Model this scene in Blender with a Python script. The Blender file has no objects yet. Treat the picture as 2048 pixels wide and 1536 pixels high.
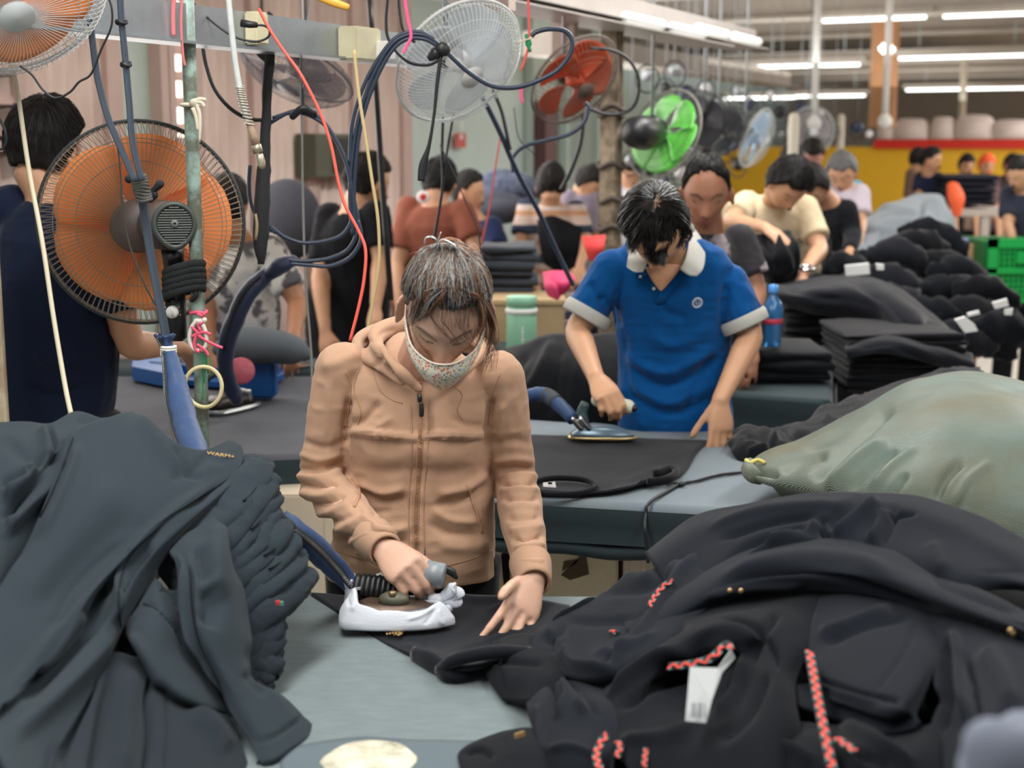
import bpy, bmesh, math, random
import numpy as np
from mathutils import Vector, Matrix, noise as mnoise
R = math.radians
# ---------------------------------------------------------------- camera, world, light, exposure
FPX = 2844.0
PITCH = R(9.5)
CAMZ = 1.70
sc = bpy.context.scene
C = sc.collection
cam_d = bpy.data.cameras.new('camera')
cam = bpy.data.objects.new('camera', cam_d)
C.objects.link(cam)
cam.location = (0, 0, CAMZ)
cam.rotation_euler = (math.pi/2 - PITCH, 0, 0)
cam_d.sensor_width = 36.0
cam_d.lens = 36.0*FPX/2048
cam_d.clip_start = 0.05
cam_d.dof.use_dof = True
cam_d.dof.focus_distance = 2.95
cam_d.dof.aperture_fstop = 3.4
sc.camera = cam
sc.view_settings.view_transform = 'Standard'
sc.view_settings.look = 'None'
sc.view_settings.gamma = 1.0
sc.view_settings.use_curve_mapping = False
sc.view_settings.exposure = 0.0
world = bpy.data.worlds.new('world')
sc.world = world
world.use_nodes = True
world.node_tree.nodes['Background'].inputs[0].default_value = (0.92, 0.96, 1.0, 1)
world.node_tree.nodes['Background'].inputs[1].default_value = 0.50
AX = Vector((math.sin(R(26)), math.cos(R(26)), 0))      # along the hall
CX = Vector((math.cos(R(26)), -math.sin(R(26)), 0))     # across the hall
HALL = -R(26)
def area(name, loc, size, power, rot=(0, 0, 0), col=(1, 1, 1)):
    l = bpy.data.lights.new(name, 'AREA'); l.shape = 'RECTANGLE'
    l.size, l.size_y = size; l.energy = power; l.color = col
    o = bpy.data.objects.new(name, l); o.location = loc; o.rotation_euler = rot
    C.objects.link(o); return o
# rows of fluorescent battens over the benches (their light) and daylight from the louvred left wall
area('batten_light', (-0.9, 1.5, 2.95), (0.5, 3.2), 84, (0, 0, HALL), (1, 0.985, 0.96))
area('batten_light', (1.6, 2.2, 2.95), (0.5, 3.2), 66, (0, 0, HALL), (1, 0.985, 0.96))
area('batten_light', (1.0, 5.6, 2.95), (0.5, 3.2), 84, (0, 0, HALL), (1, 0.985, 0.96))
area('batten_light', (3.8, 8.2, 2.95), (0.5, 3.6), 70, (0, 0, HALL), (1, 0.985, 0.96))
area('batten_light', (6.8, 13.5, 2.9), (0.5, 8), 330, (0, 0, HALL), (1, 0.985, 0.96))
area('batten_light', (11.5, 21, 2.9), (0.5, 9), 380, (0, 0, HALL), (1, 0.985, 0.96))
for x, y, sx, sy, pw in ((-1.9, 4.6, 0.8, 3, 40), (1.6, 6.0, 1.2, 5, 40), (5.0, 10.5, 2.5, 6, 110), (2.5, 14.5, 3, 6, 110), (9.5, 17.0, 3, 8, 160), (6.0, 24.0, 4, 8, 180), (14.0, 26.0, 4, 8, 160)):
    area('fill_uplight', (x, y, 2.35), (sx, sy), pw, (math.pi, 0, HALL), (1, 0.97, 0.93))  # added upward fill brightening ceiling and left wall, standing in for tube spill
wl = Vector((0, 0, 2.2)) - CX*4.0 + AX*7.0
area('window_light', wl, (2.0, 7.0), 150, (0, R(-90), HALL), (1, 0.95, 0.91))

# ---------------------------------------------------------------- pixel helpers (turn a pixel plus a distance into a point)
cp, sp = math.cos(PITCH), math.sin(PITCH)
def ray(px, py):
    a = (px-1024)/FPX; b = (768-py)/FPX
    return Vector((a, cp+b*sp, -sp+b*cp))
def W(px, py, Y):
    d = ray(px, py); t = Y/d.y
    return Vector((d.x*t, Y, CAMZ+d.z*t))
def WZ(px, py, z):
    d = ray(px, py); t = (z-CAMZ)/d.z
    return Vector((d.x*t, d.y*t, z))
def pix(v):
    x, y, z = v[0], v[1], v[2]-CAMZ
    f = y*cp - z*sp; u = y*sp + z*cp
    return (1024+FPX*x/f, 768-FPX*u/f)
def pixn(A):
    z = A[:, 2]-CAMZ
    f = A[:, 1]*cp - z*sp; u = A[:, 1]*sp + z*cp
    return np.stack([1024+FPX*A[:, 0]/f, 768-FPX*u/f], 1)
def V(*a): return Vector(a)

# ---------------------------------------------------------------- materials
def lin(c):
    o = []
    for v in c[:3]:
        v = v/255.0
        o.append(v/12.92 if v <= 0.04045 else ((v+0.055)/1.055)**2.4)
    return (*o, 1.0)
_m = {}
def mat(name, col, rough=0.7, metal=0.0, bump=0.0, bscale=60, mott=0.0, mscale=4, col2=None, sheen=0.0, emis=0, alpha=1.0, trans=0.0,
        stretch=None, attr=None, weave=0, spec=0.5, coat=0.0):
    if name in _m: return _m[name]
    m = bpy.data.materials.new(name); m.use_nodes = True
    nt = m.node_tree; N = nt.nodes; L = nt.links; b = N['Principled BSDF']
    c = lin(col)
    b.inputs['Base Color'].default_value = c
    b.inputs['Roughness'].default_value = rough
    b.inputs['Metallic'].default_value = metal
    b.inputs['Specular IOR Level'].default_value = spec if spec != 0.5 or rough < 0.82 else 0.12
    if sheen: b.inputs['Sheen Weight'].default_value = sheen*0.5; b.inputs['Sheen Roughness'].default_value = 0.4
    if coat: b.inputs['Coat Weight'].default_value = coat
    if trans: b.inputs['Transmission Weight'].default_value = trans
    if alpha < 1: b.inputs['Alpha'].default_value = alpha
    if emis:
        b.inputs['Emission Color'].default_value = c; b.inputs['Emission Strength'].default_value = emis
    tc = N.new('ShaderNodeTexCoord')
    src = tc.outputs['Object']
    if stretch:
        mp = N.new('ShaderNodeMapping'); mp.inputs['Scale'].default_value = stretch
        L.new(src, mp.inputs[0]); src = mp.outputs[0]
    if attr:
        a = N.new('ShaderNodeAttribute'); a.attribute_name = attr
        L.new(a.outputs['Color'], b.inputs['Base Color'])
        base = a.outputs['Color']
    else: base = None
    if mott:
        n = N.new('ShaderNodeTexNoise'); n.inputs['Scale'].default_value = mscale; n.inputs['Detail'].default_value = 6
        n.inputs['Roughness'].default_value = 0.65
        L.new(src, n.inputs['Vector'])
        mx = N.new('ShaderNodeMix'); mx.data_type = 'RGBA'
        mr = N.new('ShaderNodeMapRange'); mr.inputs[1].default_value = 0.5-0.5/(1+6*mott); mr.inputs[2].default_value = 0.5+0.5/(1+6*mott)
        L.new(n.outputs['Fac'], mr.inputs[0]); L.new(mr.outputs[0], mx.inputs[0])
        c2 = lin(col2) if col2 else tuple(max(0, v*(1-mott)) for v in c[:3])+(1,)
        if base is not None:
            hs = N.new('ShaderNodeHueSaturation'); hs.inputs['Value'].default_value = 1-mott*0.5
            L.new(base, hs.inputs['Color']); L.new(base, mx.inputs[6]); L.new(hs.outputs[0], mx.inputs[7])
        else:
            mx.inputs[6].default_value = c; mx.inputs[7].default_value = c2
        L.new(mx.outputs[2], b.inputs['Base Color'])
    if bump:
        n2 = N.new('ShaderNodeTexNoise'); n2.inputs['Scale'].default_value = bscale; n2.inputs['Detail'].default_value = 4
        L.new(src, n2.inputs['Vector'])
        bp = N.new('ShaderNodeBump'); bp.inputs['Strength'].default_value = bump; bp.inputs['Distance'].default_value = 0.002
        L.new(n2.outputs['Fac'], bp.inputs['Height']); L.new(bp.outputs[0], b.inputs['Normal'])
        if weave:
            w = N.new('ShaderNodeTexWave'); w.inputs['Scale'].default_value = weave; w.bands_direction = 'DIAGONAL'
            L.new(src, w.inputs['Vector'])
            ad = N.new('ShaderNodeMath'); ad.operation = 'ADD'
            L.new(n2.outputs['Fac'], ad.inputs[0]); L.new(w.outputs['Fac'], ad.inputs[1]); L.new(ad.outputs[0], bp.inputs['Height'])
    _m[name] = m
    return m

# ---------------------------------------------------------------- mesh builder
def np_mesh(name, verts, faces, m=None, parent=None, smooth=True):
    me = bpy.data.meshes.new(name)
    me.from_pydata([tuple(map(float, v)) for v in verts], [], [tuple(int(i) for i in f) for f in faces]); me.update()
    if smooth and len(me.polygons): me.polygons.foreach_set('use_smooth', [True]*len(me.polygons))
    if m: me.materials.append(m)
    o = bpy.data.objects.new(name, me); C.objects.link(o)
    if parent is not None: setp(o, parent)
    return o
def setp(o, p):
    o.parent = p
    o.matrix_parent_inverse = world_m(p).inverted()
def world_m(p):
    M = Matrix.LocRotScale(p.location, p.rotation_euler, p.scale)
    if p.parent: return world_m(p.parent) @ p.matrix_parent_inverse @ M
    return M
def tag(o, label=None, cat=None, group=None, kind=None):
    if label: o['label'] = label
    if cat: o['category'] = cat
    if group: o['group'] = group
    if kind: o['kind'] = kind
    return o
def thing(name, label, cat, loc=(0, 0, 0), group=None):
    o = bpy.data.objects.new(name, None); C.objects.link(o); o.location = loc; o.empty_display_size = 0.1
    return tag(o, label, cat, group)
def crs(P, n=8, closed=False):
    """Catmull-Rom through points (list of Vectors or tuples)"""
    P = [Vector(p) for p in P]
    if len(P) < 3 and not closed:
        return [P[0].lerp(P[-1], i/n) for i in range(n+1)]
    out = []
    N_ = len(P)
    rng = range(N_ if closed else N_-1)
    for i in rng:
        if closed: p0, p1, p2, p3 = P[i-1], P[i], P[(i+1) % N_], P[(i+2) % N_]
        else:
            p1, p2 = P[i], P[i+1]
            p0 = P[i-1] if i > 0 else p1*2-p2
            p3 = P[i+2] if i+2 < N_ else p2*2-p1
        for k in range(n):
            t = k/n
            out.append(0.5*((2*p1)+(p2-p0)*t+(2*p0-5*p1+4*p2-p3)*t*t+(3*p1-p0-3*p2+p3)*t**3))
    if not closed: out.append(P[-1].copy())
    return out
class MB:
    def __init__(s): s.v = []; s.f = []
    def add(s, vs, fs):
        k = len(s.v); s.v += [tuple(v) for v in vs]; s.f += [tuple(i+k for i in f) for f in fs]; return s
    def box(s, c, size, M=None, bev=0.0):
        x, y, z = size[0]/2, size[1]/2, size[2]/2
        bm = bmesh.new(); bmesh.ops.create_cube(bm, size=1.0)
        for v in bm.verts: v.co = Vector((v.co.x*size[0], v.co.y*size[1], v.co.z*size[2]))
        if bev: bmesh.ops.bevel(bm, geom=list(bm.edges), offset=bev, segments=2, affect='EDGES')
        bm.verts.index_update()
        T = Matrix.Translation(Vector(c))
        if M is not None: T = T @ M.to_4x4()
        s.add([T @ v.co for v in bm.verts], [[v.index for v in f.verts] for f in bm.faces]); bm.free(); return s
    def loft(s, rings, closed=True, caps=True):
        k = len(s.v); n = len(rings[0])
        for r in rings: s.v += [tuple(p) for p in r]
        for i in range(len(rings)-1):
            for j in range(n if closed else n-1):
                a = k+i*n+j; b_ = k+i*n+(j+1) % n
                s.f.append((a, b_, b_+n, a+n))
        if caps and closed:
            s.f.append(tuple(k+j for j in range(n))[::-1]); s.f.append(tuple(k+(len(rings)-1)*n+j for j in range(n)))
        return s
    def tube(s, P, r, sides=8, sub=0, side=None, ry=None, closed=False, caps=True, rnd=False):
        """tube along P; r scalar or list; ry second radius; side = fixed direction of the r axis"""
        P = [Vector(p) for p in P]
        rs = list(r) if isinstance(r, (list, tuple)) else [r]*len(P)
        rys = list(ry) if isinstance(ry, (list, tuple)) else ([ry]*len(P) if ry is not None else rs)
        if sub:
            Q = crs([Vector((i, rs[i], rys[i])) for i in range(len(P))], sub, closed)
            P = crs(P, sub, closed); rs = [q.y for q in Q]; rys = [q.z for q in Q]
        n = len(P); T = []
        for i in range(n):
            a = P[i-1] if (i > 0 or closed) else P[i]; b_ = P[(i+1) % n] if (i < n-1 or closed) else P[i]
            d = b_-a
            T.append(d.normalized() if d.length > 1e-9 else Vector((0, 0, 1)))
        if side is not None: u = Vector(side)
        else:
            u = Vector((0, 0, 1)) if abs(T[0].z) < 0.9 else Vector((1, 0, 0))
        rings = []
        for i in range(n):
            if side is not None: u = Vector(side)
            u = u - T[i]*u.dot(T[i])
            if u.length < 1e-6: u = T[i].orthogonal()
            u.normalize(); w = T[i].cross(u)
            rings.append((P[i], u.copy(), w, rs[i], rys[i], T[i]))
        if rnd and not closed:
            first, last = rings[0], rings[-1]
            pre = []; post = []
            for a in (80, 50, 25):
                ca, sa = math.cos(R(a)), math.sin(R(a))
                m_ = (first[3]+first[4])/2
                pre.append((first[0]-first[5]*m_*sa, first[1], first[2], first[3]*ca, first[4]*ca, 0))
            for a in (25, 50, 80):
                ca, sa = math.cos(R(a)), math.sin(R(a))
                m_ = (last[3]+last[4])/2
                post.append((last[0]+last[5]*m_*sa, last[1], last[2], last[3]*ca, last[4]*ca, 0))
            rings = pre+rings+post
        RR = [[p+u*(math.cos(2*math.pi*j/sides)*a)+w*(math.sin(2*math.pi*j/sides)*b_) for j in range(sides)] for p, u, w, a, b_, _ in rings]
        if closed: RR.append(RR[0])
        return s.loft(RR, True, caps and not closed)
    def ell(s, c, r, M=None, n=16, m=10):
        rings = []
        c = Vector(c); M = M.to_3x3() if M is not None else Matrix.Identity(3)
        for i in range(m+1):
            a = math.pi*(0.02+0.96*i/m)
            rings.append([c+M @ Vector((r[0]*math.sin(a)*math.cos(2*math.pi*j/n), r[1]*math.sin(a)*math.sin(2*math.pi*j/n), r[2]*math.cos(a))) for j in range(n)])
        return s.loft(rings)
    def lathe(s, prof, c=(0, 0, 0), M=None, n=24, caps=False):
        """prof [(r,z)...] around local z"""
        c = Vector(c); M = M.to_3x3() if M is not None else Matrix.Identity(3)
        rings = [[c+M @ Vector((r*math.cos(2*math.pi*j/n), r*math.sin(2*math.pi*j/n), z)) for j in range(n)] for r, z in prof]
        return s.loft(rings, True, caps)
    def build(s, name, m=None, parent=None, smooth=True, kind=None, label=None):
        o = np_mesh(name, s.v, s.f, m, parent, smooth)
        if kind: o['kind'] = kind
        if label: o['label'] = label
        return o
def frame_z(d, up=(0, 0, 1)):
    """matrix whose z axis is d"""
    z = Vector(d).normalized(); u = Vector(up)
    x = u.cross(z)
    if x.length < 1e-4: x = Vector((1, 0, 0)).cross(z)
    x.normalize(); y = z.cross(x)
    return Matrix((x, y, z)).transposed()
def rotz(a): return Matrix.Rotation(a, 3, 'Z')
# remesh a union of closed shapes into one continuous skin
def remesh(mb, voxel, name, m, parent=None, smooth=6, fac=0.5):
    me = bpy.data.meshes.new(name); me.from_pydata(mb.v, [], mb.f); me.update()
    bm = bmesh.new(); bm.from_mesh(me); bmesh.ops.recalc_face_normals(bm, faces=bm.faces); bm.to_mesh(me); bm.free()
    o = bpy.data.objects.new('tmp', me); C.objects.link(o)
    md = o.modifiers.new('r', 'REMESH'); md.mode = 'VOXEL'; md.voxel_size = voxel; md.use_smooth_shade = True
    if smooth:
        s = o.modifiers.new('s', 'SMOOTH'); s.factor = fac; s.iterations = smooth
    dg = bpy.context.evaluated_depsgraph_get(); dg.update()
    m2 = bpy.data.meshes.new_from_object(o.evaluated_get(dg))
    bpy.data.objects.remove(o); bpy.data.meshes.remove(me)
    m2.name = name; m2.materials.clear()
    if m: m2.materials.append(m)
    r = bpy.data.objects.new(name, m2); C.objects.link(r)
    if parent is not None: setp(r, parent)
    m2.polygons.foreach_set('use_smooth', [True]*len(m2.polygons))
    return r
def getco(me):
    a = np.empty(len(me.vertices)*3); me.vertices.foreach_get('co', a); return a.reshape(-1, 3)
def getno(me):
    a = np.empty(len(me.vertices)*3); me.vertices.foreach_get('normal', a); return a.reshape(-1, 3)
def setco(me, A):
    me.vertices.foreach_set('co', np.ascontiguousarray(A, dtype=np.float32).ravel()); me.update()
def seg_dist(P, L):
    """P (n,2), polyline L (k,2) -> signed distance, param 0..1"""
    best = np.full(len(P), 1e9); sg = np.zeros(len(P)); tt = np.zeros(len(P))
    L = np.array(L, float); seg = np.linalg.norm(L[1:]-L[:-1], axis=1); cum = np.concatenate([[0], np.cumsum(seg)]); tot = cum[-1]
    for i in range(len(L)-1):
        d = L[i+1]-L[i]; l2 = d.dot(d)+1e-9
        t = np.clip(((P-L[i]) @ d)/l2, 0, 1)
        q = P-(L[i]+t[:, None]*d); dd = np.hypot(q[:, 0], q[:, 1])
        s = np.sign(d[0]*q[:, 1]-d[1]*q[:, 0])
        k = dd < best
        best[k] = dd[k]; sg[k] = s[k]; tt[k] = (cum[i]+t[k]*seg[i])/tot
    return best, sg, tt
def crease_disp(P, creases, soft_ends=True):
    """P pixel coordinates; creases: (polyline, width, depth[, width_other_side]); positive depth = ridge"""
    D = np.zeros(len(P))
    for c in creases:
        L = [tuple(v)[:2] for v in crs([Vector((x, y, 0)) for x, y in c[0]], 6)] if len(c[0]) > 2 else c[0]
        w = c[1]; dep = c[2]; w2 = c[3] if len(c) > 3 else w
        L2 = np.array(L); lo = L2.min(0)-3*max(w, w2); hi = L2.max(0)+3*max(w, w2)
        k = np.where((P[:, 0] > lo[0]) & (P[:, 0] < hi[0]) & (P[:, 1] > lo[1]) & (P[:, 1] < hi[1]))[0]
        if not len(k): continue
        d, s, t = seg_dist(P[k], L)
        ww = np.where(s > 0, w, w2)
        e = np.clip(np.minimum(t, 1-t)*5, 0, 1) if soft_ends else 1
        D[k] += dep*np.exp(-(d/ww)**2)*(e*e*(3-2*e) if soft_ends else 1)
    return D
_rng = np.random.RandomState(5)
_G = _rng.rand(64, 64, 64)
def vnoise(A):
    """cheap value noise, A (n,3)"""
    I = np.floor(A).astype(int); f = A-I; f = f*f*(3-2*f); I &= 63
    J = (I+1) & 63
    x0, y0, z0 = I.T; x1, y1, z1 = J.T; fx, fy, fz = f.T
    g = lambda x, y, z: _G[x, y, z]
    a = g(x0, y0, z0)*(1-fx)+g(x1, y0, z0)*fx; b = g(x0, y1, z0)*(1-fx)+g(x1, y1, z0)*fx
    c = g(x0, y0, z1)*(1-fx)+g(x1, y0, z1)*fx; d = g(x0, y1, z1)*(1-fx)+g(x1, y1, z1)*fx
    return ((a*(1-fy)+b*fy)*(1-fz)+(c*(1-fy)+d*fy)*fz)*2-1
def displace(o, fn):
    me = o.data; A = getco(me); Nn = getno(me)
    D = fn(A, Nn)
    setco(me, A+Nn*D[:, None])
# cloth sheet from a control net of (px,py,Y)
def net_points(ctrl, nu, nv):
    rows = [[W(*p) for p in r] for r in ctrl]
    dense = [crs(r, nu) for r in rows]
    cols = [crs([dense[i][j] for i in range(len(dense))], nv) for j in range(len(dense[0]))]
    return cols            # cols[j][i]
def sheet(name, ctrl, m, parent=None, creases=(), nu=14, nv=14, thick=0.006, noise=(0.004, 6), nstr=(1, 1, 1), seed=0, roll=None, kind=None,
          edge_round=0.0, holes=None, raw=False, even=0.0):
    cols = net_points(ctrl, nu, nv)
    nj, ni = len(cols), len(cols[0])
    A = np.array([[tuple(p) for p in c] for c in cols])          # nj, ni, 3
    du = np.gradient(A, axis=0); dv = np.gradient(A, axis=1)
    Nn = np.cross(du, dv); Nn /= np.linalg.norm(Nn, axis=2, keepdims=True)+1e-12
    P = A.reshape(-1, 3); Nf = Nn.reshape(-1, 3)
    # make normals look to the camera side / up
    ref = np.array([0, -0.5, 1.0])
    if (Nf @ ref).mean() < 0: Nf = -Nf; flip = True
    else: flip = False
    D = np.zeros(len(P))
    if noise[0]:
        Q = P*np.array(nstr)*noise[1]+seed*7.3+100
        D += noise[0]*(vnoise(Q)+0.5*vnoise(Q*2.1+3))
    if len(creases): D += 1.3*crease_disp(pixn(P), creases)
    if edge_round:
        J, I_ = np.meshgrid(np.arange(nj)/(nj-1), np.arange(ni)/(ni-1), indexing='ij')
        e = np.minimum.reduce([J, 1-J, I_, 1-I_]).ravel()
        D -= edge_round*np.clip(1-e/0.06, 0, 1)**2
    P = P+Nf*D[:, None]
    top = P+Nf*0.0; bot = P-Nf*thick
    n = len(P); vs = np.concatenate([top, bot])
    f = []
    for j in range(nj-1):
        for i in range(ni-1):
            a, b, c, d = j*ni+i, (j+1)*ni+i, (j+1)*ni+i+1, j*ni+i+1
            q = (a, b, c, d) if not flip else (d, c, b, a)
            f.append(q); f.append(tuple(x+n for x in q[::-1]))
    def edge(idx):
        for a, b in zip(idx[:-1], idx[1:]): f.append((a, b, b+n, a+n))
    edge([j*ni for j in range(nj)]); edge([j*ni+ni-1 for j in range(nj)][::-1])
    edge(list(range(ni))[::-1]); edge([(nj-1)*ni+i for i in range(ni)])
    if raw: return vs, f
    o = np_mesh(name, vs, f, m, parent)
    return o
# ================================================================ the setting
TZ = 0.85
def YZ(px, py, z=TZ): return WZ(px, py, z).y
def p3(px, py, z=TZ): return (px, py, YZ(px, py, z))
M_floor = mat('floor_concrete', (196, 192, 184), 0.45, mott=0.22, mscale=1.3, bump=0.2, bscale=25)
M_mint = mat('mint_plaster', (196, 212, 204), 0.8, mott=0.1, mscale=2, bump=0.2, bscale=40)
M_ceil = mat('ceiling_board', (176, 163, 152), 0.85, mott=0.15, mscale=1.2)
M_beam = mat('beam_paint', (168, 160, 150), 0.6, mott=0.2, mscale=3)
M_corr = mat('corrugated_pink', (232, 214, 204), 0.45, mott=0.3, mscale=3.0, col2=(188, 166, 156), stretch=(1, 1, 0.25))
M_pinkframe = mat('pink_frame', (206, 180, 170), 0.6, mott=0.2, mscale=4)
M_day = mat('daylit_glass', (255, 246, 236), 0.5, emis=2.2)
M_yellow = mat('yellow_partition', (232, 182, 34), 0.6, mott=0.12, mscale=2)
M_red = mat('red_band', (206, 40, 24), 0.6)
M_white = mat('white_paint', (226, 224, 220), 0.6, mott=0.08, mscale=5)
M_galv = mat('galvanised_steel', (170, 176, 180), 0.35, metal=0.6, mott=0.25, mscale=9)
M_dark = mat('dark_rubber', (30, 33, 37), 0.55, bump=0.2, bscale=200)
M_black = mat('black_plastic', (28, 29, 31), 0.4)
M_tube = mat('lit_tube', (250, 252, 250), 0.5, emis=3.4)
M_tan = mat('tan_column', (176, 128, 88), 0.8, mott=0.2, mscale=4)
def struct(name, mb, m, parent=None, smooth=False):
    o = mb.build(name, m, parent, smooth)
    if parent is None: o['kind'] = 'structure'
    return o
WALLW = 4.2
def wl_pt(a, z, off=0.0): return -CX*WALLW + AX*a + CX*off + V(0, 0, z)
def wl_a(px): d = ray(px, 290); t = -WALLW/d.dot(CX); return (d*t).dot(AX)
def wl_z(px, py): d = ray(px, py); t = -WALLW/d.dot(CX); return CAMZ+d.z*t
Mw = Matrix((AX, CX, V(0, 0, 1))).transposed()
LEN0, LEN1 = -3.0, 28.0
def wbox(mb, a0, a1, z0, z1, off, th):
    mb.box(wl_pt((a0+a1)/2, (z0+z1)/2, off), (abs(a1-a0), th, abs(z1-z0)), Mw)
fl = MB(); fl.box(AX*15.5+CX*4-V(0, 0, 0.05), (37, 30, 0.1), Mw @ Matrix(((1, 0, 0), (0, 1, 0), (0, 0, 1)))); struct('floor', fl, M_floor)
cl = MB(); cl.box(AX*15.5+CX*5+V(0, 0, 3.29), (37, 26, 0.08), Mw); struct('ceiling', cl, M_ceil)
m = MB(); m.box(wl_pt(3.2, 1.63, -0.08), (12.6, 0.12, 3.26), Mw); wall_left = struct('wall_left', m, M_mint)
m = MB(); m.box(AX*9.5-CX*6.7+V(0, 0, 1.63), (0.12, 5.1, 3.26), Mw); wr = struct('wall_return', m, M_mint)
m = MB(); m.box(AX*21.5-CX*9.2+V(0, 0, 1.63), (24.2, 0.12, 3.26), Mw); struct('wall_outer', m, M_mint)
m = MB(); m.box(AX*33.6+CX*2.5+V(0, 0, 1.63), (0.12, 24, 3.26), Mw); wall_far = struct('wall_far', m, M_ceil)
# corrugated sheets hung on the left wall
def corr(px0, px1, z0, z1):
    a0, a1 = wl_a(px0), wl_a(px1); n = int((a1-a0)/0.012); rings = []
    f = []; vs = []
    for i in range(n+1):
        a = a0+(a1-a0)*i/n; o = 0.03+0.012*math.sin(a*2*math.pi/0.075)
        vs += [wl_pt(a, z0, o), wl_pt(a, z1, o), wl_pt(a, z0, o-0.004), wl_pt(a, z1, o-0.004)]
        if i: k = 4*i; f += [(k-4, k-3, k+1, k), (k-2, k-1, k+3, k+2), (k-3, k-1, k+3, k+1)]
    np_mesh('corrugated_panel', vs, f, M_corr, wall_left)
for a, b in ((-340, -90), (-80, 205), (382, 488), (520, 604), (612, 690), (700, 790)):
    corr(a, b, 0.25, 2.75 if b < 300 else 2.62)
for px, w in ((210, 0.09), (310, 0.05), (378, 0.05), (495, 0.07), (608, 0.06), (695, 0.08), (795, 0.10)):
    a = wl_a(px); m = MB(); wbox(m, a-w/2, a+w/2, 0.0, 3.3, 0.035, 0.07); m.build('wall_post', M_pinkframe, wall_left, False)
m = MB(); wbox(m, -2, 9.4, 2.62, 2.72, 0.05, 0.10); m.build('wall_rail', mat('teal_rail', (92, 112, 112), 0.5, mott=0.2), wall_left, False)
m = MB(); wbox(m, -2, 9.4, 3.02, 3.2, 0.05, 0.10); m.build('wall_rail', M_beam, wall_left, False)
# louvred windows
wn = 0
for px0, px1, z0, z1 in ((326, 366, 1.72, 2.52), (-60, 22, 1.7, 2.4), (598, 612, 0.9, 2.2)):
    wn += 1
    a0, a1 = wl_a(px0), wl_a(px1)
    m = MB(); wbox(m, a0, a1, z0, z1, 0.012, 0.01); win = m.build('window_%d' % wn, M_day, None, False); win['kind'] = 'structure'
    m = MB()
    for s in (a0, a1): wbox(m, s-0.02, s+0.02, z0-0.04, z1+0.04, 0.045, 0.05)
    for s in (z0, z1): wbox(m, a0, a1, s-0.02, s+0.02, 0.045, 0.05)
    m.build('window_frame', M_pinkframe, win, False)
    nsl = int((z1-z0)/0.11)
    for i in range(nsl):
        m = MB(); z = z0+(i+0.5)*(z1-z0)/nsl
        m.box(wl_pt((a0+a1)/2, z, 0.05), (a1-a0-0.03, 0.006, 0.05), Mw @ Matrix.Rotation(R(35), 3, 'X'))
        m.build('slat', M_pinkframe, win, False)
# notice boards / cabinet on the left wall
t = thing('wall_cabinet', 'dark green and black metal box mounted on the left wall behind the hose coil', 'cabinet', wl_pt(wl_a(640), 1.5, 0.1))
a0, a1 = wl_a(578), wl_a(668); z0, z1 = wl_z(620, 352), wl_z(620, 268)
m = MB(); wbox(m, a0, a1, z0, z1, 0.10, 0.12); m.build('body', mat('olive_metal', (84, 88, 72), 0.5), t, False)
am = a0+(a1-a0)*0.38
m = MB(); wbox(m, am, a1-0.02, z0+0.02, z1-0.02, 0.165, 0.01); m.build('door', mat('dark_panel', (24, 24, 22), 0.4), t, False)
t = thing('sign', 'framed dark blue notice with white lettering at the far left behind the navy shirt man', 'sign', wl_pt(wl_a(35), 1.9, 0.1))
a0, a1 = wl_a(-5), wl_a(66); z0, z1 = wl_z(30, 335), wl_z(30, 208)
m = MB(); wbox(m, a0, a1, z0, z1, 0.10, 0.02); m.build('board', mat('navy_sign', (74, 72, 100), 0.5), t, False)
def text(s, loc, size, M, m, parent, depth=0.002, name='lettering'):
    cu = bpy.data.curves.new('t', 'FONT'); cu.body = s; cu.size = size; cu.extrude = depth; cu.align_x = 'CENTER'; cu.align_y = 'CENTER'
    o = bpy.data.objects.new('t', cu); C.objects.link(o)
    dg = bpy.context.evaluated_depsgraph_get(); dg.update()
    me = bpy.data.meshes.new_from_object(o.evaluated_get(dg)); bpy.data.objects.remove(o)
    me.transform(Matrix.Translation(Vector(loc)) @ M.to_4x4()); me.materials.clear(); me.materials.append(m); me.name = name
    r = bpy.data.objects.new(name, me); C.objects.link(r)
    if parent is not None: setp(r, parent)
    return r
Mtx = Matrix((AX, V(0, 0, 1), CX)).transposed()
am = (a0+a1)/2
text('INCOM', wl_pt(am, z1-0.08, 0.112), 0.065, Mtx, M_white, t)
text('1', wl_pt(am, z0+0.17, 0.112), 0.24, Mtx, M_white, t)
t = thing('sign', 'small red and white notice on the mint wall left of the leaning posts', 'sign', wl_pt(wl_a(915), 1.6, 0.1))
a0, a1 = wl_a(905), wl_a(925); z0, z1 = wl_z(915, 295), wl_z(915, 266)
m = MB(); wbox(m, a0, a1, z0, z1, 0.02, 0.01); m.build('board', mat('red_sign', (196, 84, 74), 0.5), t, False)
m = MB()
for k in range(3): wbox(m, a0+0.05, a1-0.05, z0+0.05+k*0.07, z0+0.08+k*0.07, 0.027, 0.005)
m.build('print', M_white, t, False)
for px in (1062, 1130, 1192):
    a = wl_a(px); m = MB(); wbox(m, a-0.08, a+0.08, 0, 3.4, 0.02, 0.06); m.build('wall_post', mat('mint_post', (176, 192, 184), 0.7), wall_left, False)
m = MB(); a = wl_a(1066); wbox(m, a-0.1, a+0.1, 1.35, 2.0, 0.1, 0.08); o = m.build('fire_board', mat('maroon', (86, 52, 54), 0.5), None, False); tag(o, 'narrow dark maroon board hanging on the mint wall', 'board')

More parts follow.
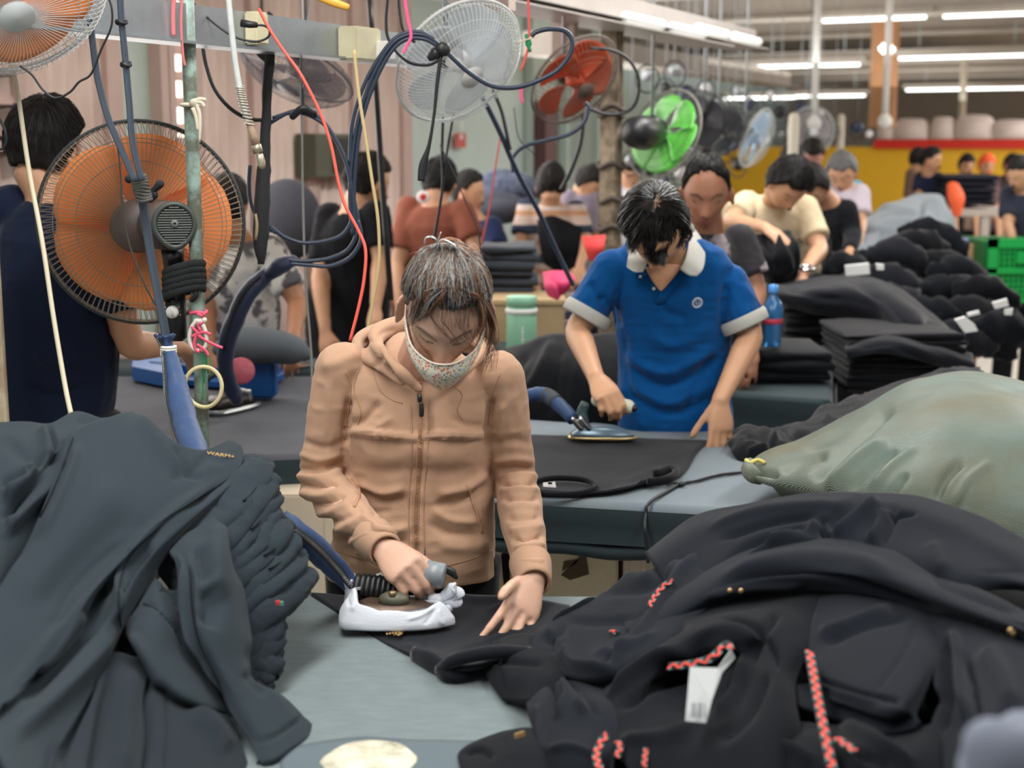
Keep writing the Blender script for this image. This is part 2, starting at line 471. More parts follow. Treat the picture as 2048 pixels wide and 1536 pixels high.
# ceiling beams, columns, far partition
for k, a in enumerate((5, 7.2, 9.7, 12.2, 14.8, 17.4, 20, 22.8, 25.6, 28.4, 31)):
    m = MB(); c0 = -4.0 if a < 9.6 else -9; c1 = 15; m.box(AX*a+CX*(c0+c1)/2+V(0, 0, 3.12), (0.12, c1-c0, 0.22), Mw); m.box(AX*a+CX*(c0+c1)/2+V(0, 0, 2.995), (0.26, c1-c0, 0.03), Mw)
    o = struct('trim_%d' % (k+1), m, M_beam)
m = MB()
for k, c_ in enumerate((-1.5, 2.2, 6, 9.8)):
    m.box(AX*17+CX*c_+V(0, 0, 3.19), (30, 0.14, 0.10), Mw)
struct('trim_20', m, M_beam)
m = MB(); m.box(AX*19.5-CX*5.0+V(0, 0, 3.22), (3.2, 3.0, 0.06), Mw); struct('trim_21', m, mat('dark_void', (58, 44, 38), 0.9))  # flat dark slab, its colour stands in for the shade of a ceiling opening
def pillar(px, w, Y, m_, name='', label='', z1=3.24, z0=0):
    p = W(px, 290, Y); b = MB(); b.box((p.x, p.y, (z0+z1)/2), (w, w, z1-z0), Mw, 0.006)
    return b
t = thing('column', 'square weathered concrete column with rags and wire tied round it behind the blue polo man', 'column', (W(1222, 290, 6.2).x, 6.2, 0))
pillar(1222, 0.078, 6.2, None, '', '').build('shaft', mat('weathered_concrete', (158, 144, 124), 0.9, mott=0.6, mscale=7, col2=(84, 72, 60), bump=0.6, bscale=40), t, False)
for py in (215, 228, 330, 400, 455):
    p = W(1222, py, 6.2); q = [p+V(0.052*math.cos(a)*1.05, 0.052*math.sin(a)*1.05, 0.012*math.sin(3*a)) for a in [k*math.pi/6 for k in range(12)]]
    b = MB(); b.tube(q, 0.010, 6, 2, closed=True); b.build('binding', mat('grey_rag', (92, 84, 78), 0.9), t)
t = thing('column', 'tan painted column far back between the ceiling lamps', 'column', (W(1762, 290, 16.2).x, 16.2, 0))
pillar(1762, 0.26, 16.2, None, z0=1.9, name='', label='').build('shaft', M_tan, t, False)
m = MB(); p = W(1762, 101, 16); m.box(p+V(0, -0.25, 0), (0.30, 0.12, 0.10), Mw, 0.03); m.build('lamp_shade', M_tube, t, False)
PD = 17.6
t = thing('partition', 'long yellow partition with a red top band across the far end of the hall', 'partition', AX*PD+CX*5)
m = MB(); m.box(AX*PD+CX*3.2+V(0, 0, 0.85), (0.06, 17.6, 1.68), Mw); m.build('panel', M_yellow, t, False)
m = MB(); m.box(AX*(PD-.02)+CX*4.15+V(0, 0, 1.725), (0.12, 15.7, 0.11), Mw); m.build('band', M_red, t, False)
for px, w, h, wh in ((1772, 0.19, 0.24, 'leftmost, narrow and shaded'), (1822, 0.40, 0.24, 'wide low one left of the hanging bag'), (1885, 0.26, 0.26, 'one behind the hanging bag'), (1948, 0.44, 0.28, 'tallest, right of the post'), (2022, 0.46, 0.22, 'wide low one at the right edge')):
    d = ray(px, 290); k = (PD-0.0)/d.dot(AX); p = d*k
    b = MB(); pr = []
    for i in range(13):
        a = math.pi*i/12; pr.append((-w/2*math.copysign(abs(math.cos(a))**0.5, math.cos(a)), h*math.sin(a)**0.55))
    b.loft([[V(p.x, p.y, 1.782)+CX*x+V(0, 0, z)+AX*o for x, z in pr] for o in (-0.10, -0.08, 0.08, 0.10)])
    o = b.build('bundle', mat('pale_sack', (222, 206, 200), 0.8, mott=0.1)); tag(o, 'pale rounded bundle on the red topped partition, '+wh, 'bundle', 'pale bundles on the partition')
# far ceiling lamps
def lamp(x0, y0, x1, Y, label, r=0.015):
    A = W(x0, y0, Y); lo, hi = 0.0, 9.0
    for _ in range(40):
        mid = (lo+hi)/2
        if pix(A+CX*mid)[0] < x1: lo = mid
        else: hi = mid
    L = lo; t = thing('fluorescent_lamp', label, 'lamp', A, 'fluorescent lamps under the ceiling')
    b = MB(); b.tube([A, A+CX*L], r, 8); b.build('tube', M_tube, t)
    b = MB(); b.box(A+CX*L/2+V(0, 0, 0.06), (0.07, L+0.1, 0.05), Mw); b.build('housing', M_beam, t, False)
    for f in (0.15, 0.85):
        b = MB(); q = A+CX*L*f; b.tube([q+V(0, 0, 0.09), V(q.x, q.y, 3.24)], 0.006, 5); b.build('hanger', M_galv, t)
for x0, y0, x1, Y, lb in ((1645, 42, 1852, 13.5, 'upper left lit tube lamp of the nearest far row'), (1887, 33, 2075, 13.2, 'lit tube lamp at the top right edge'),
                      (1300, 141, 1512, 17, 'lit tube lamp behind the green fan'), (1514, 134, 1720, 16.6, 'lit tube lamp left of the tan column'),
                      (1798, 117, 2070, 16, 'lit tube lamp right of the tan column'), (1812, 180, 2080, 22, 'lowest lit tube lamp at the right edge'),
                      (1450, 197, 1590, 23, 'low distant lit tube lamp above the pale blue fan'), (1592, 193, 1730, 22.6, 'low distant lit tube lamp left of the tan column')):
    lamp(x0, y0, x1, Y, lb)
for px, py, Y in ((1770, 235, 12), (1628, 238, 11.5)):
    p = W(px, py, Y); b = MB(); b.tube([p, V(p.x, p.y, 3.24)], 0.028, 10); b.lathe([(0.0, -0.09), (0.055, -0.07), (0.06, -0.02), (0.03, 0.03)], p)
    o = b.build('hanging_pipe', M_white); tag(o, 'white hanging drop pipe with a round end, %s the tan column' % ('close beneath' if px > 1700 else 'well left of'), 'pipe')
for px, Y in ((1586, 9.5), (1680, 13), (1920, 21)):
    p = W(px, 300, Y); b = MB(); b.tube([V(p.x, p.y, 0), V(p.x, p.y, W(px, 236, Y).z if px < 1900 else 3.2)], 0.035 if px < 1900 else 0.05, 10, rnd=True)
    o = b.build('pipe_post', mat('cream_post', (200, 192, 176), 0.6)); tag(o, 'slender cream post standing %s' % {1586: 'behind the beige shirt man', 1680: 'beside the grey haired man', 1920: 'before the yellow partition'}[px], 'post')

# overhead rails running along the hall
def rail(px, py, Y, t0, t1, w, h, name, label, cat='rail', m_=None, lip=True):
    P = W(px, py, Y); t = thing(name, label, cat, P+AX*t0)
    b = MB(); c = P+AX*(t0+t1)/2
    b.box(c, (t1-t0, w, h), Mw); b.build('channel', m_ or M_galv, t, False)
    if lip:
        b = MB(); b.box(c-V(0, 0, h/2)+CX*w*0.2, (t1-t0, w*1.6, 0.006), Mw); b.build('flange', m_ or M_galv, t, False)
    return t, P
rl, rp = rail(480, 62, 3.45, -1.6, 1.25, 0.05, 0.085, 'cable_rail', 'grey steel cable channel with sockets crossing the top left corner', 'rail')
def rpt(px):  # point on rail at pixel column px
    lo, hi = -3, 8
    for _ in range(40):
        mid = (lo+hi)/2
        if pix(rp+AX*mid)[0] < px: lo = mid
        else: hi = mid
    return rp+AX*lo
def rbox(px, dz, size, m_, name, parent, label=None):
    p = rpt(px)+CX*(0.025+size[1]/2)+V(0, 0, dz); b = MB(); b.box(p, size, Mw, 0.004); return b.build(name, m_, parent, False, label=label)
M_cream = mat('aged_cream_plastic', (214, 206, 172), 0.45, mott=0.2, mscale=14)
rbox(484, 0.005, (0.05, 0.035, 0.075), M_cream, 'socket', rl)
rbox(684, -0.005, (0.12, 0.06, 0.085), M_cream, 'junction_box', rl)
rbox(705, -0.02, (0.035, 0.10, 0.05), M_white, 'plug', rl)
lr, p = rail(1215, 30, 6.0, -2.6, 1.3, 0.14, 0.10, 'lamp_rail', 'left one of two broad grey steel lamp rails at the top centre', 'rail', mat('dusty_steel', (168, 160, 154), 0.5, metal=0.3, mott=0.2))
lr2, p2 = rail(1360, 52, 6.8, -3.0, 1.0, 0.14, 0.10, 'lamp_rail', 'right one of two broad grey steel lamp rails at the top centre', 'rail', mat('dusty_steel', (168, 160, 154)))
for L_, P_ in ((lr, p), (lr2, p2)):
    for k in range(2):
        b = MB(); q = P_+AX*(-0.1+0.55*k)+CX*0.12-V(0, 0, 0.02); b.tube([q, q+AX*0.42], 0.022, 8, rnd=True); b.build('bulb', mat('pearly_lamp', (235, 238, 236), 0.2, emis=0.6), L_)
rail(1500, 150, 13, -4.5, 1.0, 0.2, 0.14, 'lamp_rail', 'distant grey rail under the far lamps behind the green fan', 'rail', M_beam)
t = thing('duct_pair', 'pair of pinkish grey vertical box ducts hanging above the orange fan at the top centre', 'duct', W(1125, 40, 5.8))
for px, w in ((1118, 0.03), (1140, 0.05)):
    p = W(px, 100, 5.8); b = MB(); b.box((p.x, p.y, 2.5), (w*0.9, 0.05, 1.0), Mw); b.build('duct', mat('pinkish_metal', (178, 160, 152), 0.4, metal=0.3), t, False)
t = thing('duct_pair', 'pinkish grey vertical ducts hanging behind the white clear fan at the top', 'duct', W(1010, 20, 4.6))
for px, w in ((985, 0.02), (1010, 0.05)):
    p = W(px, 40, 4.6); b = MB(); b.box((p.x, p.y, 2.62), (w, 0.05, 1.0), Mw); b.build('duct', mat('pinkish_metal', (178, 160, 152)), t, False)

# ================================================================ tables
M_felt = mat('grey_felt', (118, 130, 132), 0.95, mott=0.22, mscale=45, stretch=(0.5, 1.6, 1), bump=0.5, bscale=500, sheen=0.3)
M_felt2 = mat('grey_felt_blue', (116, 127, 134), 0.95, mott=0.12, mscale=5, bump=0.4, bscale=400, sheen=0.3)
M_skirt = mat('dark_cover', (50, 62, 66), 0.85, mott=0.15, mscale=6, bump=0.3, bscale=200, sheen=0.2)
M_leg = mat('table_metal', (120, 112, 100), 0.5, metal=0.4, mott=0.2)
def table(label, corners, m_top, m_side, th=0.09, legs=True, z=TZ):
    c = [Vector((v.x, v.y, 0)) for v in corners]        # FL FR RR RL
    cen = sum(c, Vector())/4
    t = thing('ironing_table', label, 'table', (cen.x, cen.y, 0))
    prof = [(0.0, 0.0), (-0.012, -0.004), (-0.022, -0.02), (-0.026, -th*0.6), (-0.03, -th)]
    n = 26
    def inset(d):
        out = []
        for i in range(4):
            a, b = c[i], c[(i+1) % 4]
            nrm = (b-a).normalized(); nrm = V(nrm.y, -nrm.x, 0)
            for k in range(n): out.append(a.lerp(b, k/n)+nrm*d)
        return out
    rings = []; rs = random.Random(3)
    ph = [rs.uniform(-1, 1) for _ in range(4*n)]
    for j, (d, dz) in enumerate(prof):
        base = None
        r2 = []
        o2 = inset(-0.012-d)
        for i, q in enumerate(o2): r2.append(V(q.x, q.y, z+dz+(0.004*ph[i] if j > 2 else 0)))
        rings.append(r2)
    b = MB(); b.loft(rings, True, False)
    k0 = len(b.v); b.v += [tuple(q) for q in rings[0]]; b.f.append(tuple(range(k0, k0+4*n)))
    b.build('cloth_cover', m_top, t)
    b = MB(); sk_ = [[V(q.x, q.y, z-0.012-j*(th-0.012)/4+(0.003*ph[i] if 0 < j < 4 else 0)) + V(0, 0, 0) for i, q in enumerate(inset(0.0235+0.003*math.sin(j*1.7)))] for j in range(5)]; b.loft(sk_, True, False); b.build('skirt', m_side, t)
    b = MB(); pts = [V(q.x, q.y, z-th-0.02+0.004*math.sin(i*0.9)) for i, q in enumerate(inset(0.005))]
    b.tube(pts, 0.020, 8, closed=True); b.build('hem_roll', m_side, t)
    b = MB(); k = [V(q.x, q.y, 0)*0.9+cen*0.1 for q in c]
    b.loft([[V(q.x, q.y, z-th-0.03) for q in k], [V(q.x, q.y, z-th+0.03) for q in k]]); b.build('board', mat('plywood', (176, 152, 112), 0.7, mott=0.2), t, False)
    if legs:
        for q in k:
            b = MB(); b.box((q.x, q.y, (z-th)/2), (0.045, 0.045, z-th), Mw); b.build('leg', M_leg, t, False)
    return t
tab1 = table('front ironing table covered in pale grey felt, its rear edge against the woman',
      [V(-1.5, 1.35, 0), V(1.45, 1.25, 0), V(1.5, 2.60, 0), V(-1.45, 2.66, 0)], M_felt, M_skirt)
o = sheet('table_patch', [[p3(648, 1512, TZ+.004), p3(690, 1488, TZ+.004), p3(745, 1480, TZ+.004), p3(800, 1487, TZ+.004), p3(833, 1512, TZ+.004)],
                          [p3(640, 1525, TZ+.004), p3(690, 1522, TZ+.004), p3(745, 1520, TZ+.004), p3(800, 1520, TZ+.004), p3(834, 1516, TZ+.004)],
                          [p3(655, 1540, TZ+.004), p3(690, 1555, TZ+.004), p3(745, 1562, TZ+.004), p3(800, 1550, TZ+.004), p3(833, 1522, TZ+.004)]],
          mat('cream_pad', (226, 222, 200), 0.9, mott=0.3, mscale=22, col2=(150, 146, 128), bump=0.6, bscale=60), None, nu=8, nv=8, thick=0.003, noise=(0.0006, 30))
tag(o, 'cream oval pad with brown scorch specks on the front table at the bottom edge', 'pad')
o = sheet('cloth_overlap', [[p3(560, 1497, TZ+.002), p3(700, 1476, TZ+.002), p3(850, 1480, TZ+.002), p3(990, 1484, TZ+.002), p3(1150, 1510, TZ+.002)],
                            [p3(560, 1640, TZ+.002), p3(700, 1640, TZ+.002), p3(850, 1640, TZ+.002), p3(990, 1640, TZ+.002), p3(1150, 1640, TZ+.002)]],
          mat('grey_felt_overlap', (98, 110, 116), 0.95, mott=0.14, mscale=6, bump=0.5, bscale=400), tab1, nu=10, nv=12, thick=0.0015, noise=(0.002, 9))
tab2 = table('middle ironing table with a drooping dark cover under the blue polo man\'s iron',
      [WZ(880, 985, TZ), WZ(1640, 1028, TZ), WZ(1570, 872, TZ), WZ(960, 832, TZ)], M_felt2, M_skirt, th=0.10)
tab3 = table('left back ironing table under the blue tray and the clear plate iron',
      [WZ(60, 930, TZ), WZ(640, 905, TZ), WZ(640, 745, TZ), WZ(150, 745, TZ)], mat('dusky_felt', (96, 98, 104), 0.95, mott=0.25, mscale=4, bump=0.3), M_skirt, th=0.10)
tab4 = table('right back ironing table with a rounded dark edge under the folded black stacks',
      [WZ(1330, 775, TZ), WZ(1660, 800, TZ), WZ(1660, 700, TZ), WZ(1330, 690, TZ)], M_skirt, M_skirt, th=0.13)
# second board of the left back table: bench behind (long dark shelf)
o = thing('bench', 'dark long bench board behind the left back table', 'bench', (-1.1, 5.3, 0))
b = MB(); b.box((-0.9, 5.45, 0.83), (1.6, 0.40, 0.06), None, 0.01); b.build('board', M_skirt, o)
for x in (-1.6, -0.2):
    b = MB(); b.box((x, 5.45, 0.4), (0.05, 0.3, 0.8)); b.build('leg', M_leg, o, False)
# cream boxes and pallets below the middle table
M_card = mat('cream_board', (232, 222, 196), 0.8, mott=0.2, mscale=4, col2=(200, 186, 156))
def box_thing(name, label, cat, px0, px1, py0, py1, Y, dep, m_, lid=True, cat_extra=None):
    A = W(px0, py1, Y); B = W(px1, py0, Y)
    zb = max(A.z, 0.0)
    t = thing(name, label, cat, ((A.x+B.x)/2, Y+dep/2, zb))
    b = MB(); b.box(((A.x+B.x)/2, Y+dep/2, (zb+B.z)/2), (B.x-A.x, dep, B.z-zb), None, 0.006); b.build('body', m_, t, False)
    if lid:
        b = MB(); b.box(((A.x+B.x)/2, Y+dep/2, B.z-0.012), (B.x-A.x+0.014, dep+0.014, 0.02), None, 0.004); b.build('lid', m_, t, False)
    return t
t = box_thing('carton', 'stained cream carton with a dark printed emblem standing below the middle table', 'box', 985, 1238, 1072, 1520, 3.62, 0.5, M_card, False)
M_ink = mat('dark_ink', (92, 82, 68), 0.9)
def card_mark(pts, Y, name='print', m_=M_ink, parent=None, th=0.002):
    b = MB(); vs = [W(x, y, Y) for x, y in pts]; b.loft([vs, [v+V(0, -th, 0) for v in vs]]); return b.build(name, m_, parent, False)
for pts in ([(1122, 1150), (1160, 1112), (1172, 1110), (1178, 1148), (1140, 1160)], [(1128, 1122), (1158, 1118), (1150, 1128), (1124, 1142)], [(1084, 1075), (1118, 1076), (1112, 1100), (1092, 1090)]):
    card_mark(pts, 3.619, parent=t)
for pts in ([(1002, 1110), (1012, 1096), (1020, 1110), (1020, 1160), (1008, 1172)],): card_mark(pts, 3.618, 'hand_hole', mat('hole_dark', (34, 26, 24), 0.9), t, 0.004)
t = box_thing('drawer_unit', 'white ribbed plastic drawer unit below the middle table beside the cream carton', 'cabinet', 1243, 1356, 1070, 1500, 3.60, 0.45, mat('offwhite_plastic', (222, 210, 194), 0.5), False)
for x in (1256, 1290, 1340):
    A = W(x, 1075, 3.595); b = MB(); b.box((A.x, 3.595, A.z-0.35), (0.012, 0.02, 0.68), None, 0.004); b.build('rib', mat('offwhite_plastic', (222, 210, 194)), t, False)
t = box_thing('carton', 'plain beige carton standing under the right back table', 'box', 1380, 1560, 806, 1040, 5.4, 0.5, mat('beige_board', (198, 184, 162), 0.8, mott=0.15), False)
t = box_thing('carton', 'tan carton on the back bench beside the mint green bottle', 'box', 985, 1130, 600, 700, 5.9, 0.4, mat('tan_board', (186, 160, 122), 0.8, mott=0.2), True)
t = box_thing('bench', 'long bench board carrying the tan carton, bottle and folded stacks at the centre', 'bench', 930, 1196, 697, 716, 5.7, 0.9, M_skirt, False)
for q in (960, 1160):
    A = W(q, 700, 6.1); b = MB(); b.box((A.x, 6.1, A.z/2), (0.05, 0.05, A.z)); b.build('leg', M_leg, t, False)
t = box_thing('carton', 'beige carton in shadow between the clothes pile and the woman', 'box', 530, 650, 990, 1500, 3.75, 0.4, mat('beige_board', (198, 184, 162)), False)
# slim cream post at left edge
p = W(3, 700, 3.35); b = MB(); b.box((p.x-0.02, p.y, 0.75), (0.045, 0.045, 1.5), None, 0.004); o = b.build('post', mat('aged_cream_metal', (216, 204, 176), 0.5, mott=0.3, mscale=12, col2=(150, 120, 84)))
tag(o, 'chipped cream metal post at the far left edge before the navy shirt man', 'post')
from mathutils.bvhtree import BVHTree
# ================================================================ people: head, hands, bodies, clothes
def head_surface(n=96, m=80, lips=1.0, nose=1.0, young=1.0):
    """local head: x right of the face plane, y forward, z up; eye line z=0"""
    U = np.linspace(0, 2*np.pi, n, endpoint=False); Vv = np.linspace(0.015, np.pi-0.015, m)
    v, u = np.meshgrid(Vv, U, indexing='ij')
    x = np.sin(v)*np.cos(u); y = np.sin(v)*np.sin(u); z = np.cos(v)
    X = 0.074*x; Y = 0.094*y-0.008; Z = 0.118*z+0.004
    # jaw taper, flatter face front, fuller back
    low = np.clip(-Z/0.11, 0, 1)
    X *= 1-0.38*low**1.5
    Y = np.where(Y > 0, Y*(1-0.10*np.abs(X/0.074)**2*0), Y*(1-0.45*low**1.2))
    Y += 0.010*low*(Y > 0)
    Y *= np.where((Z > 0.02) & (y < 0), 1.04, 1)
    f = np.clip((Y-0.03)/0.03, 0, 1)                          # only the front moves
    g = lambda a, s: np.exp(-(a/s)**2)
    ax = np.abs(X)
    d = 0*X
    d += -0.007*f*g(Y*0+ax-0.052, 0.02)*g(Z+0.045, 0.04)       # flat cheeks
    d += 0.0045*g(Z-0.026, 0.010)*g(ax-0.026, 0.026)           # brow
    d += -0.0125*g(ax-0.031, 0.016)*g(Z-0.002, 0.012)          # sockets
    d += 0.0100*g(ax-0.032, 0.0125)*g(Z+0.001, 0.0085)         # lidded eyeballs
    d += -0.003*g(ax-0.032, 0.014)*g(Z+0.012, 0.004)
    nz = np.clip((0.012-Z)/0.055, 0, 1)*(Z > -0.058)+0
    nr = np.where(Z > -0.046, nz**1.3, np.clip((Z+0.058)/0.012, 0, 1)*0.95)
    d += nose*0.024*nr*g(X, 0.0085+0.005*nz)
    d += nose*0.010*g(ax-0.012, 0.007)*g(Z+0.043, 0.008)       # nostril wings
    d += 0.005*g(ax-0.042, 0.016)*g(Z+0.030, 0.018)            # cheekbones
    d += lips*0.0065*g(Z+0.068, 0.0045)*g(X, 0.020)
    d += lips*0.0070*g(Z+0.079, 0.0055)*g(X, 0.017)
    d += -0.0045*g(Z+0.0735, 0.0022)*g(X, 0.022)
    d += -0.003*g(Z+0.090, 0.006)*g(X, 0.02)
    d += 0.0065*g(Z+0.106, 0.010)*g(X, 0.018)                  # chin
    Y = Y+d*f
    return np.stack([X, Y, Z], 2)
_hs = head_surface()
def head_parts(mb, T, s=1.0, ear=1.0):
    A = _hs; m, n = A.shape[:2]
    rings = [[T @ (Vector(A[i, j])*s) for j in range(n)] for i in range(m)]
    mb.loft(rings)
    for sx in (-1, 1):                                         # ears
        c = Vector((sx*0.079, -0.010, -0.012))*s
        M = Matrix.Rotation(sx*R(-36), 3, 'Z') @ Matrix.Rotation(R(8), 3, 'X')
        pts = [(0, 0.012, -0.028), (0, 0.006, -0.032), (0, -0.008, -0.018), (0, -0.017, 0.004), (0, -0.014, 0.024), (0, 0.0, 0.031), (0, 0.012, 0.022), (0, 0.014, 0.005)]
        mb.tube([T @ (c+M @ (Vector(p)*s*ear)+Vector((sx*0.006, 0, 0))*s) for p in pts], 0.0042*s, 8, 3, closed=True)
        mb.ell(T @ c, (0.004*s, 0.015*s*ear, 0.026*s*ear), T.to_3x3() @ M, 12, 8)
        mb.ell(T @ (c+M @ (Vector((sx*.004, 0.006, -0.026))*s*ear)), (0.0055*s, 0.009*s, 0.010*s), T.to_3x3() @ M, 10, 6)
def head_matrix(c, yaw, pitch, roll=0):
    """yaw 0 faces the camera, + turns to picture right; pitch + looks down; roll + tips the crown to picture right"""
    M = Matrix.Rotation(math.pi+R(yaw), 4, 'Z') @ Matrix.Rotation(R(-pitch), 4, 'X') @ Matrix.Rotation(R(-roll), 4, 'Y')
    return Matrix.Translation(Vector(c)) @ M
def hand(mb, wrist, d, s_dir, side_palm, size=1.0, curls=None, spread=1.0, thumb=(0.5, 0.5, 0.2), tdir=None):
    """d: wrist->knuckles; s_dir: towards the thumb side; side_palm: palm normal (fingers curl that way)
    curls: per finger (index..little) [a,b,c] degrees of the three joints"""
    d = Vector(d).normalized(); s = Vector(s_dir); s = (s-d*s.dot(d)).normalized(); pn = Vector(side_palm); pn = (pn-d*pn.dot(d)-s*pn.dot(s)).normalized()
    w = Vector(wrist); k = size
    L = 0.088*k
    ws = [(0.0, 0.026, 0.019), (0.02, 0.029, 0.018), (0.05, 0.038, 0.0165), (0.075, 0.041, 0.0145), (0.090, 0.037, 0.011)]
    rings = []
    for t, a, b in ws:
        c = w+d*(t*k)
        rings.append([c+s*(math.copysign(abs(math.cos(q))**0.8, math.cos(q))*a*k)+pn*(math.copysign(abs(math.sin(q))**0.8, math.sin(q))*b*k) for q in [2*math.pi*j/16 for j in range(16)]])
    mb.loft(rings)
    mb.ell(w+d*0.035*k+s*0.020*k+pn*0.010*k, (0.016*k, 0.028*k, 0.013*k), Matrix((s, d, pn)).transposed(), 12, 8)   # thumb mound
    fb = [(0.030, 0.083, 0.043, 0.027, 0.022, 0.0092), (0.0105, 0.087, 0.048, 0.031, 0.024, 0.0094), (-0.0095, 0.085, 0.044, 0.029, 0.023, 0.0089), (-0.0285, 0.078, 0.035, 0.022, 0.019, 0.0079)]
    curls = curls or [(18, 22, 12)]*4
    tips = []
    for i, (so, do, l1, l2, l3, r) in enumerate(fb):
        p = w+d*do*k+s*so*k
        sp = (0.10, 0.02, -0.06, -0.14)[i]*spread
        dd = (d+s*sp).normalized(); ax = s
        P = [p-d*0.02*k]; rr = [r*1.08*k]; cur = dd.copy(); n_ = pn.copy()
        P.append(p); rr.append(r*1.12*k)
        tot = 0
        for l, a, rad in zip((l1, l2, l3), curls[i], (r, r*0.92, r*0.80)):
            tot += R(a)
            cur = dd*math.cos(tot)+pn*math.sin(tot)
            q = P[-1]
            P.append(q+cur*l*k*0.5); rr.append(rad*0.97*k)
            P.append(q+cur*l*k); rr.append(rad*1.0*k)
        mb.tube(P, rr, 10, 0, rnd=True, side=ax)
        tips.append((P[-1], cur, rr[-1]))
    # thumb: leaves the side of the palm near its base
    a, b, c = thumb      # a: out to the side, b: towards palm, c: bend
    p = w+d*0.022*k+s*0.022*k+pn*0.006*k
    d0 = (d*0.75+s*a+pn*b).normalized()
    if tdir is not None: d0 = Vector(tdir).normalized()
    d1 = (d0+d*c*0.8-s*c*0.3+pn*c*0.3).normalized(); d2 = (d1+d*c*0.6-s*c*0.5+pn*c*0.3).normalized()
    P = [p, p+d0*0.022*k, p+d0*0.042*k, p+d0*0.042*k+d1*0.016*k, p+d0*0.042*k+d1*0.032*k, p+d0*0.042*k+d1*0.032*k+d2*0.014*k, p+d0*0.042*k+d1*0.032*k+d2*0.026*k]
    mb.tube(P, [0.014*k, 0.0125*k, 0.0115*k, 0.0105*k, 0.0108*k, 0.0105*k, 0.0085*k], 10, 0, rnd=True)
    tips.append((P[-1], d2, 0.009*k))
    return tips
SKIN = (205, 160, 130)
def skin_mat(name, col): return mat(name, col, 0.5, attr='Col', bump=0.15, bscale=300, mott=0.10, mscale=30)
def paint_head(o, T, s, skin, brow=(60, 48, 44), lip=(176, 104, 92), extra=None):
    me = o.data; A = getco(me)
    Ti = T.inverted(); M = np.array(Ti.to_3x3()); t = np.array(Ti.translation)
    Lc = (A @ M.T+t)/s
    X, Y, Z = Lc.T; ax = np.abs(X)
    base = np.array(lin(skin)[:3]); n = len(A)
    col = np.tile(base, (n, 1))
    nz = vnoise(A*35)*0.05+vnoise(A*11)*0.05
    col *= (1+nz)[:, None]
    def mix(k, c): 
        nonlocal col
        k = np.clip(k, 0, 1)[:, None]; col = col*(1-k)+np.array(lin(c)[:3])*k
    g = lambda a, w: np.exp(-(a/w)**2)
    front = (Y > 0.055)
    blush = tuple(int(v) for v in (skin[0]*1.0, skin[1]*0.86, skin[2]*0.82))
    mix(front*g(Z+0.04, 0.02)*g(ax-0.035, 0.02)*0.55, blush)
    mix(front*g(Z+0.045, 0.012)*g(X, 0.014)*0.6, blush)
    bz = 0.0255+0.10*(ax-0.03)*0-0.012*((ax-0.036)/0.02)**2
    mix(front*np.clip(1.6-np.abs(Z-bz)/0.0032, 0, 1)*(ax > 0.012)*(ax < 0.052)*0.85, brow)
    ez = -0.0035+0.35*(ax-0.032)**2/0.02
    mix(front*np.clip(1.5-np.abs(Z-ez)/0.0016, 0, 1)*(ax > 0.017)*(ax < 0.047)*0.95, (38, 26, 24))
    mix(front*np.clip(1.5-np.abs(Z-0.010)/0.0012, 0, 1)*(ax > 0.019)*(ax < 0.045)*0.4, (120, 76, 60))
    mix(front*np.clip(1.4-np.hypot((ax-0.0085)/0.0045, (Z+0.0525)/0.003), 0, 1), (70, 36, 32))
    mix(front*np.clip(1.5-np.hypot(X/0.023, (Z+0.0735)/0.0115), 0, 1)*0.75, lip)
    mix(front*np.clip(1.6-np.abs(Z+0.0735)/0.0014, 0, 1)*(ax < 0.022), (92, 46, 42))
    mix(g(ax-0.082, 0.008)*g(Y+0.008, 0.025)*g(Z+0.01, 0.035)*0.5, tuple(int(v) for v in (skin[0]*1.0, skin[1]*0.78, skin[2]*0.72)))
    if extra: extra(A, Lc, mix)
    at = me.color_attributes.new('Col', 'FLOAT_COLOR', 'POINT')
    at.data.foreach_set('color', np.concatenate([np.clip(col, 0, 1), np.ones((n, 1))], 1).astype(np.float32).ravel())
def hair_cap(T, s, m, parent, style='short', thick=0.012, name='hair', seed=0, grey=None):
    A = _hs.copy(); mm, n = A.shape[:2]
    P = A.reshape(-1, 3); X, Y, Z = P.T
    c = np.array([0, -0.005, 0.01]); D = P-c; L = np.linalg.norm(D, axis=1); Dn = D/L[:, None]
    ax = np.abs(X)
    if style == 'bald':  front_line = 0.088-0.0*ax; 
    elif style == 'long': front_line = 0.086-ax*0.45
    elif style == 'recede': front_line = 0.094-0.9*np.clip(ax-.02, 0, 1)
    else: front_line = 0.062-ax*0.15
    yy = np.clip((Y+0.02)/0.09, 0, 1)                 # 0 back, 1 face
    side = -0.045 if style != 'long' else -0.06
    line = side+(front_line-side)*np.clip((Y+0.012)/0.045, 0, 1)**(0.7)
    line = np.where(Y < -0.02, -0.055 if style != 'long' else -0.075, line)
    if style == 'long': line = line+(np.maximum(line, 0.014)-line)*np.exp(-((Y-0.0)/0.038)**4)
    k = np.clip((Z-line)/0.012, 0, 1); k = k*k*(3-2*k)
    line = line+0.007*vnoise(P*45+seed)+0.004*vnoise(P*110+seed)
    k = np.clip((Z-line)/0.012, 0, 1); k = k*k*(3-2*k)
    nz = vnoise(P*np.array([70, 70, 26])+seed)*0.0035+vnoise(P*18+seed)*0.004+vnoise(P*np.array([150, 150, 40])+seed)*0.002
    off = -0.006+(thick+0.006)*k+nz*k
    Q = P+Dn*off[:, None]
    rings = [[T @ (Vector(Q[i*n+j])*s) for j in range(n)] for i in range(mm)]
    b = MB(); b.loft(rings); o = b.build(name, m, parent)
    return o
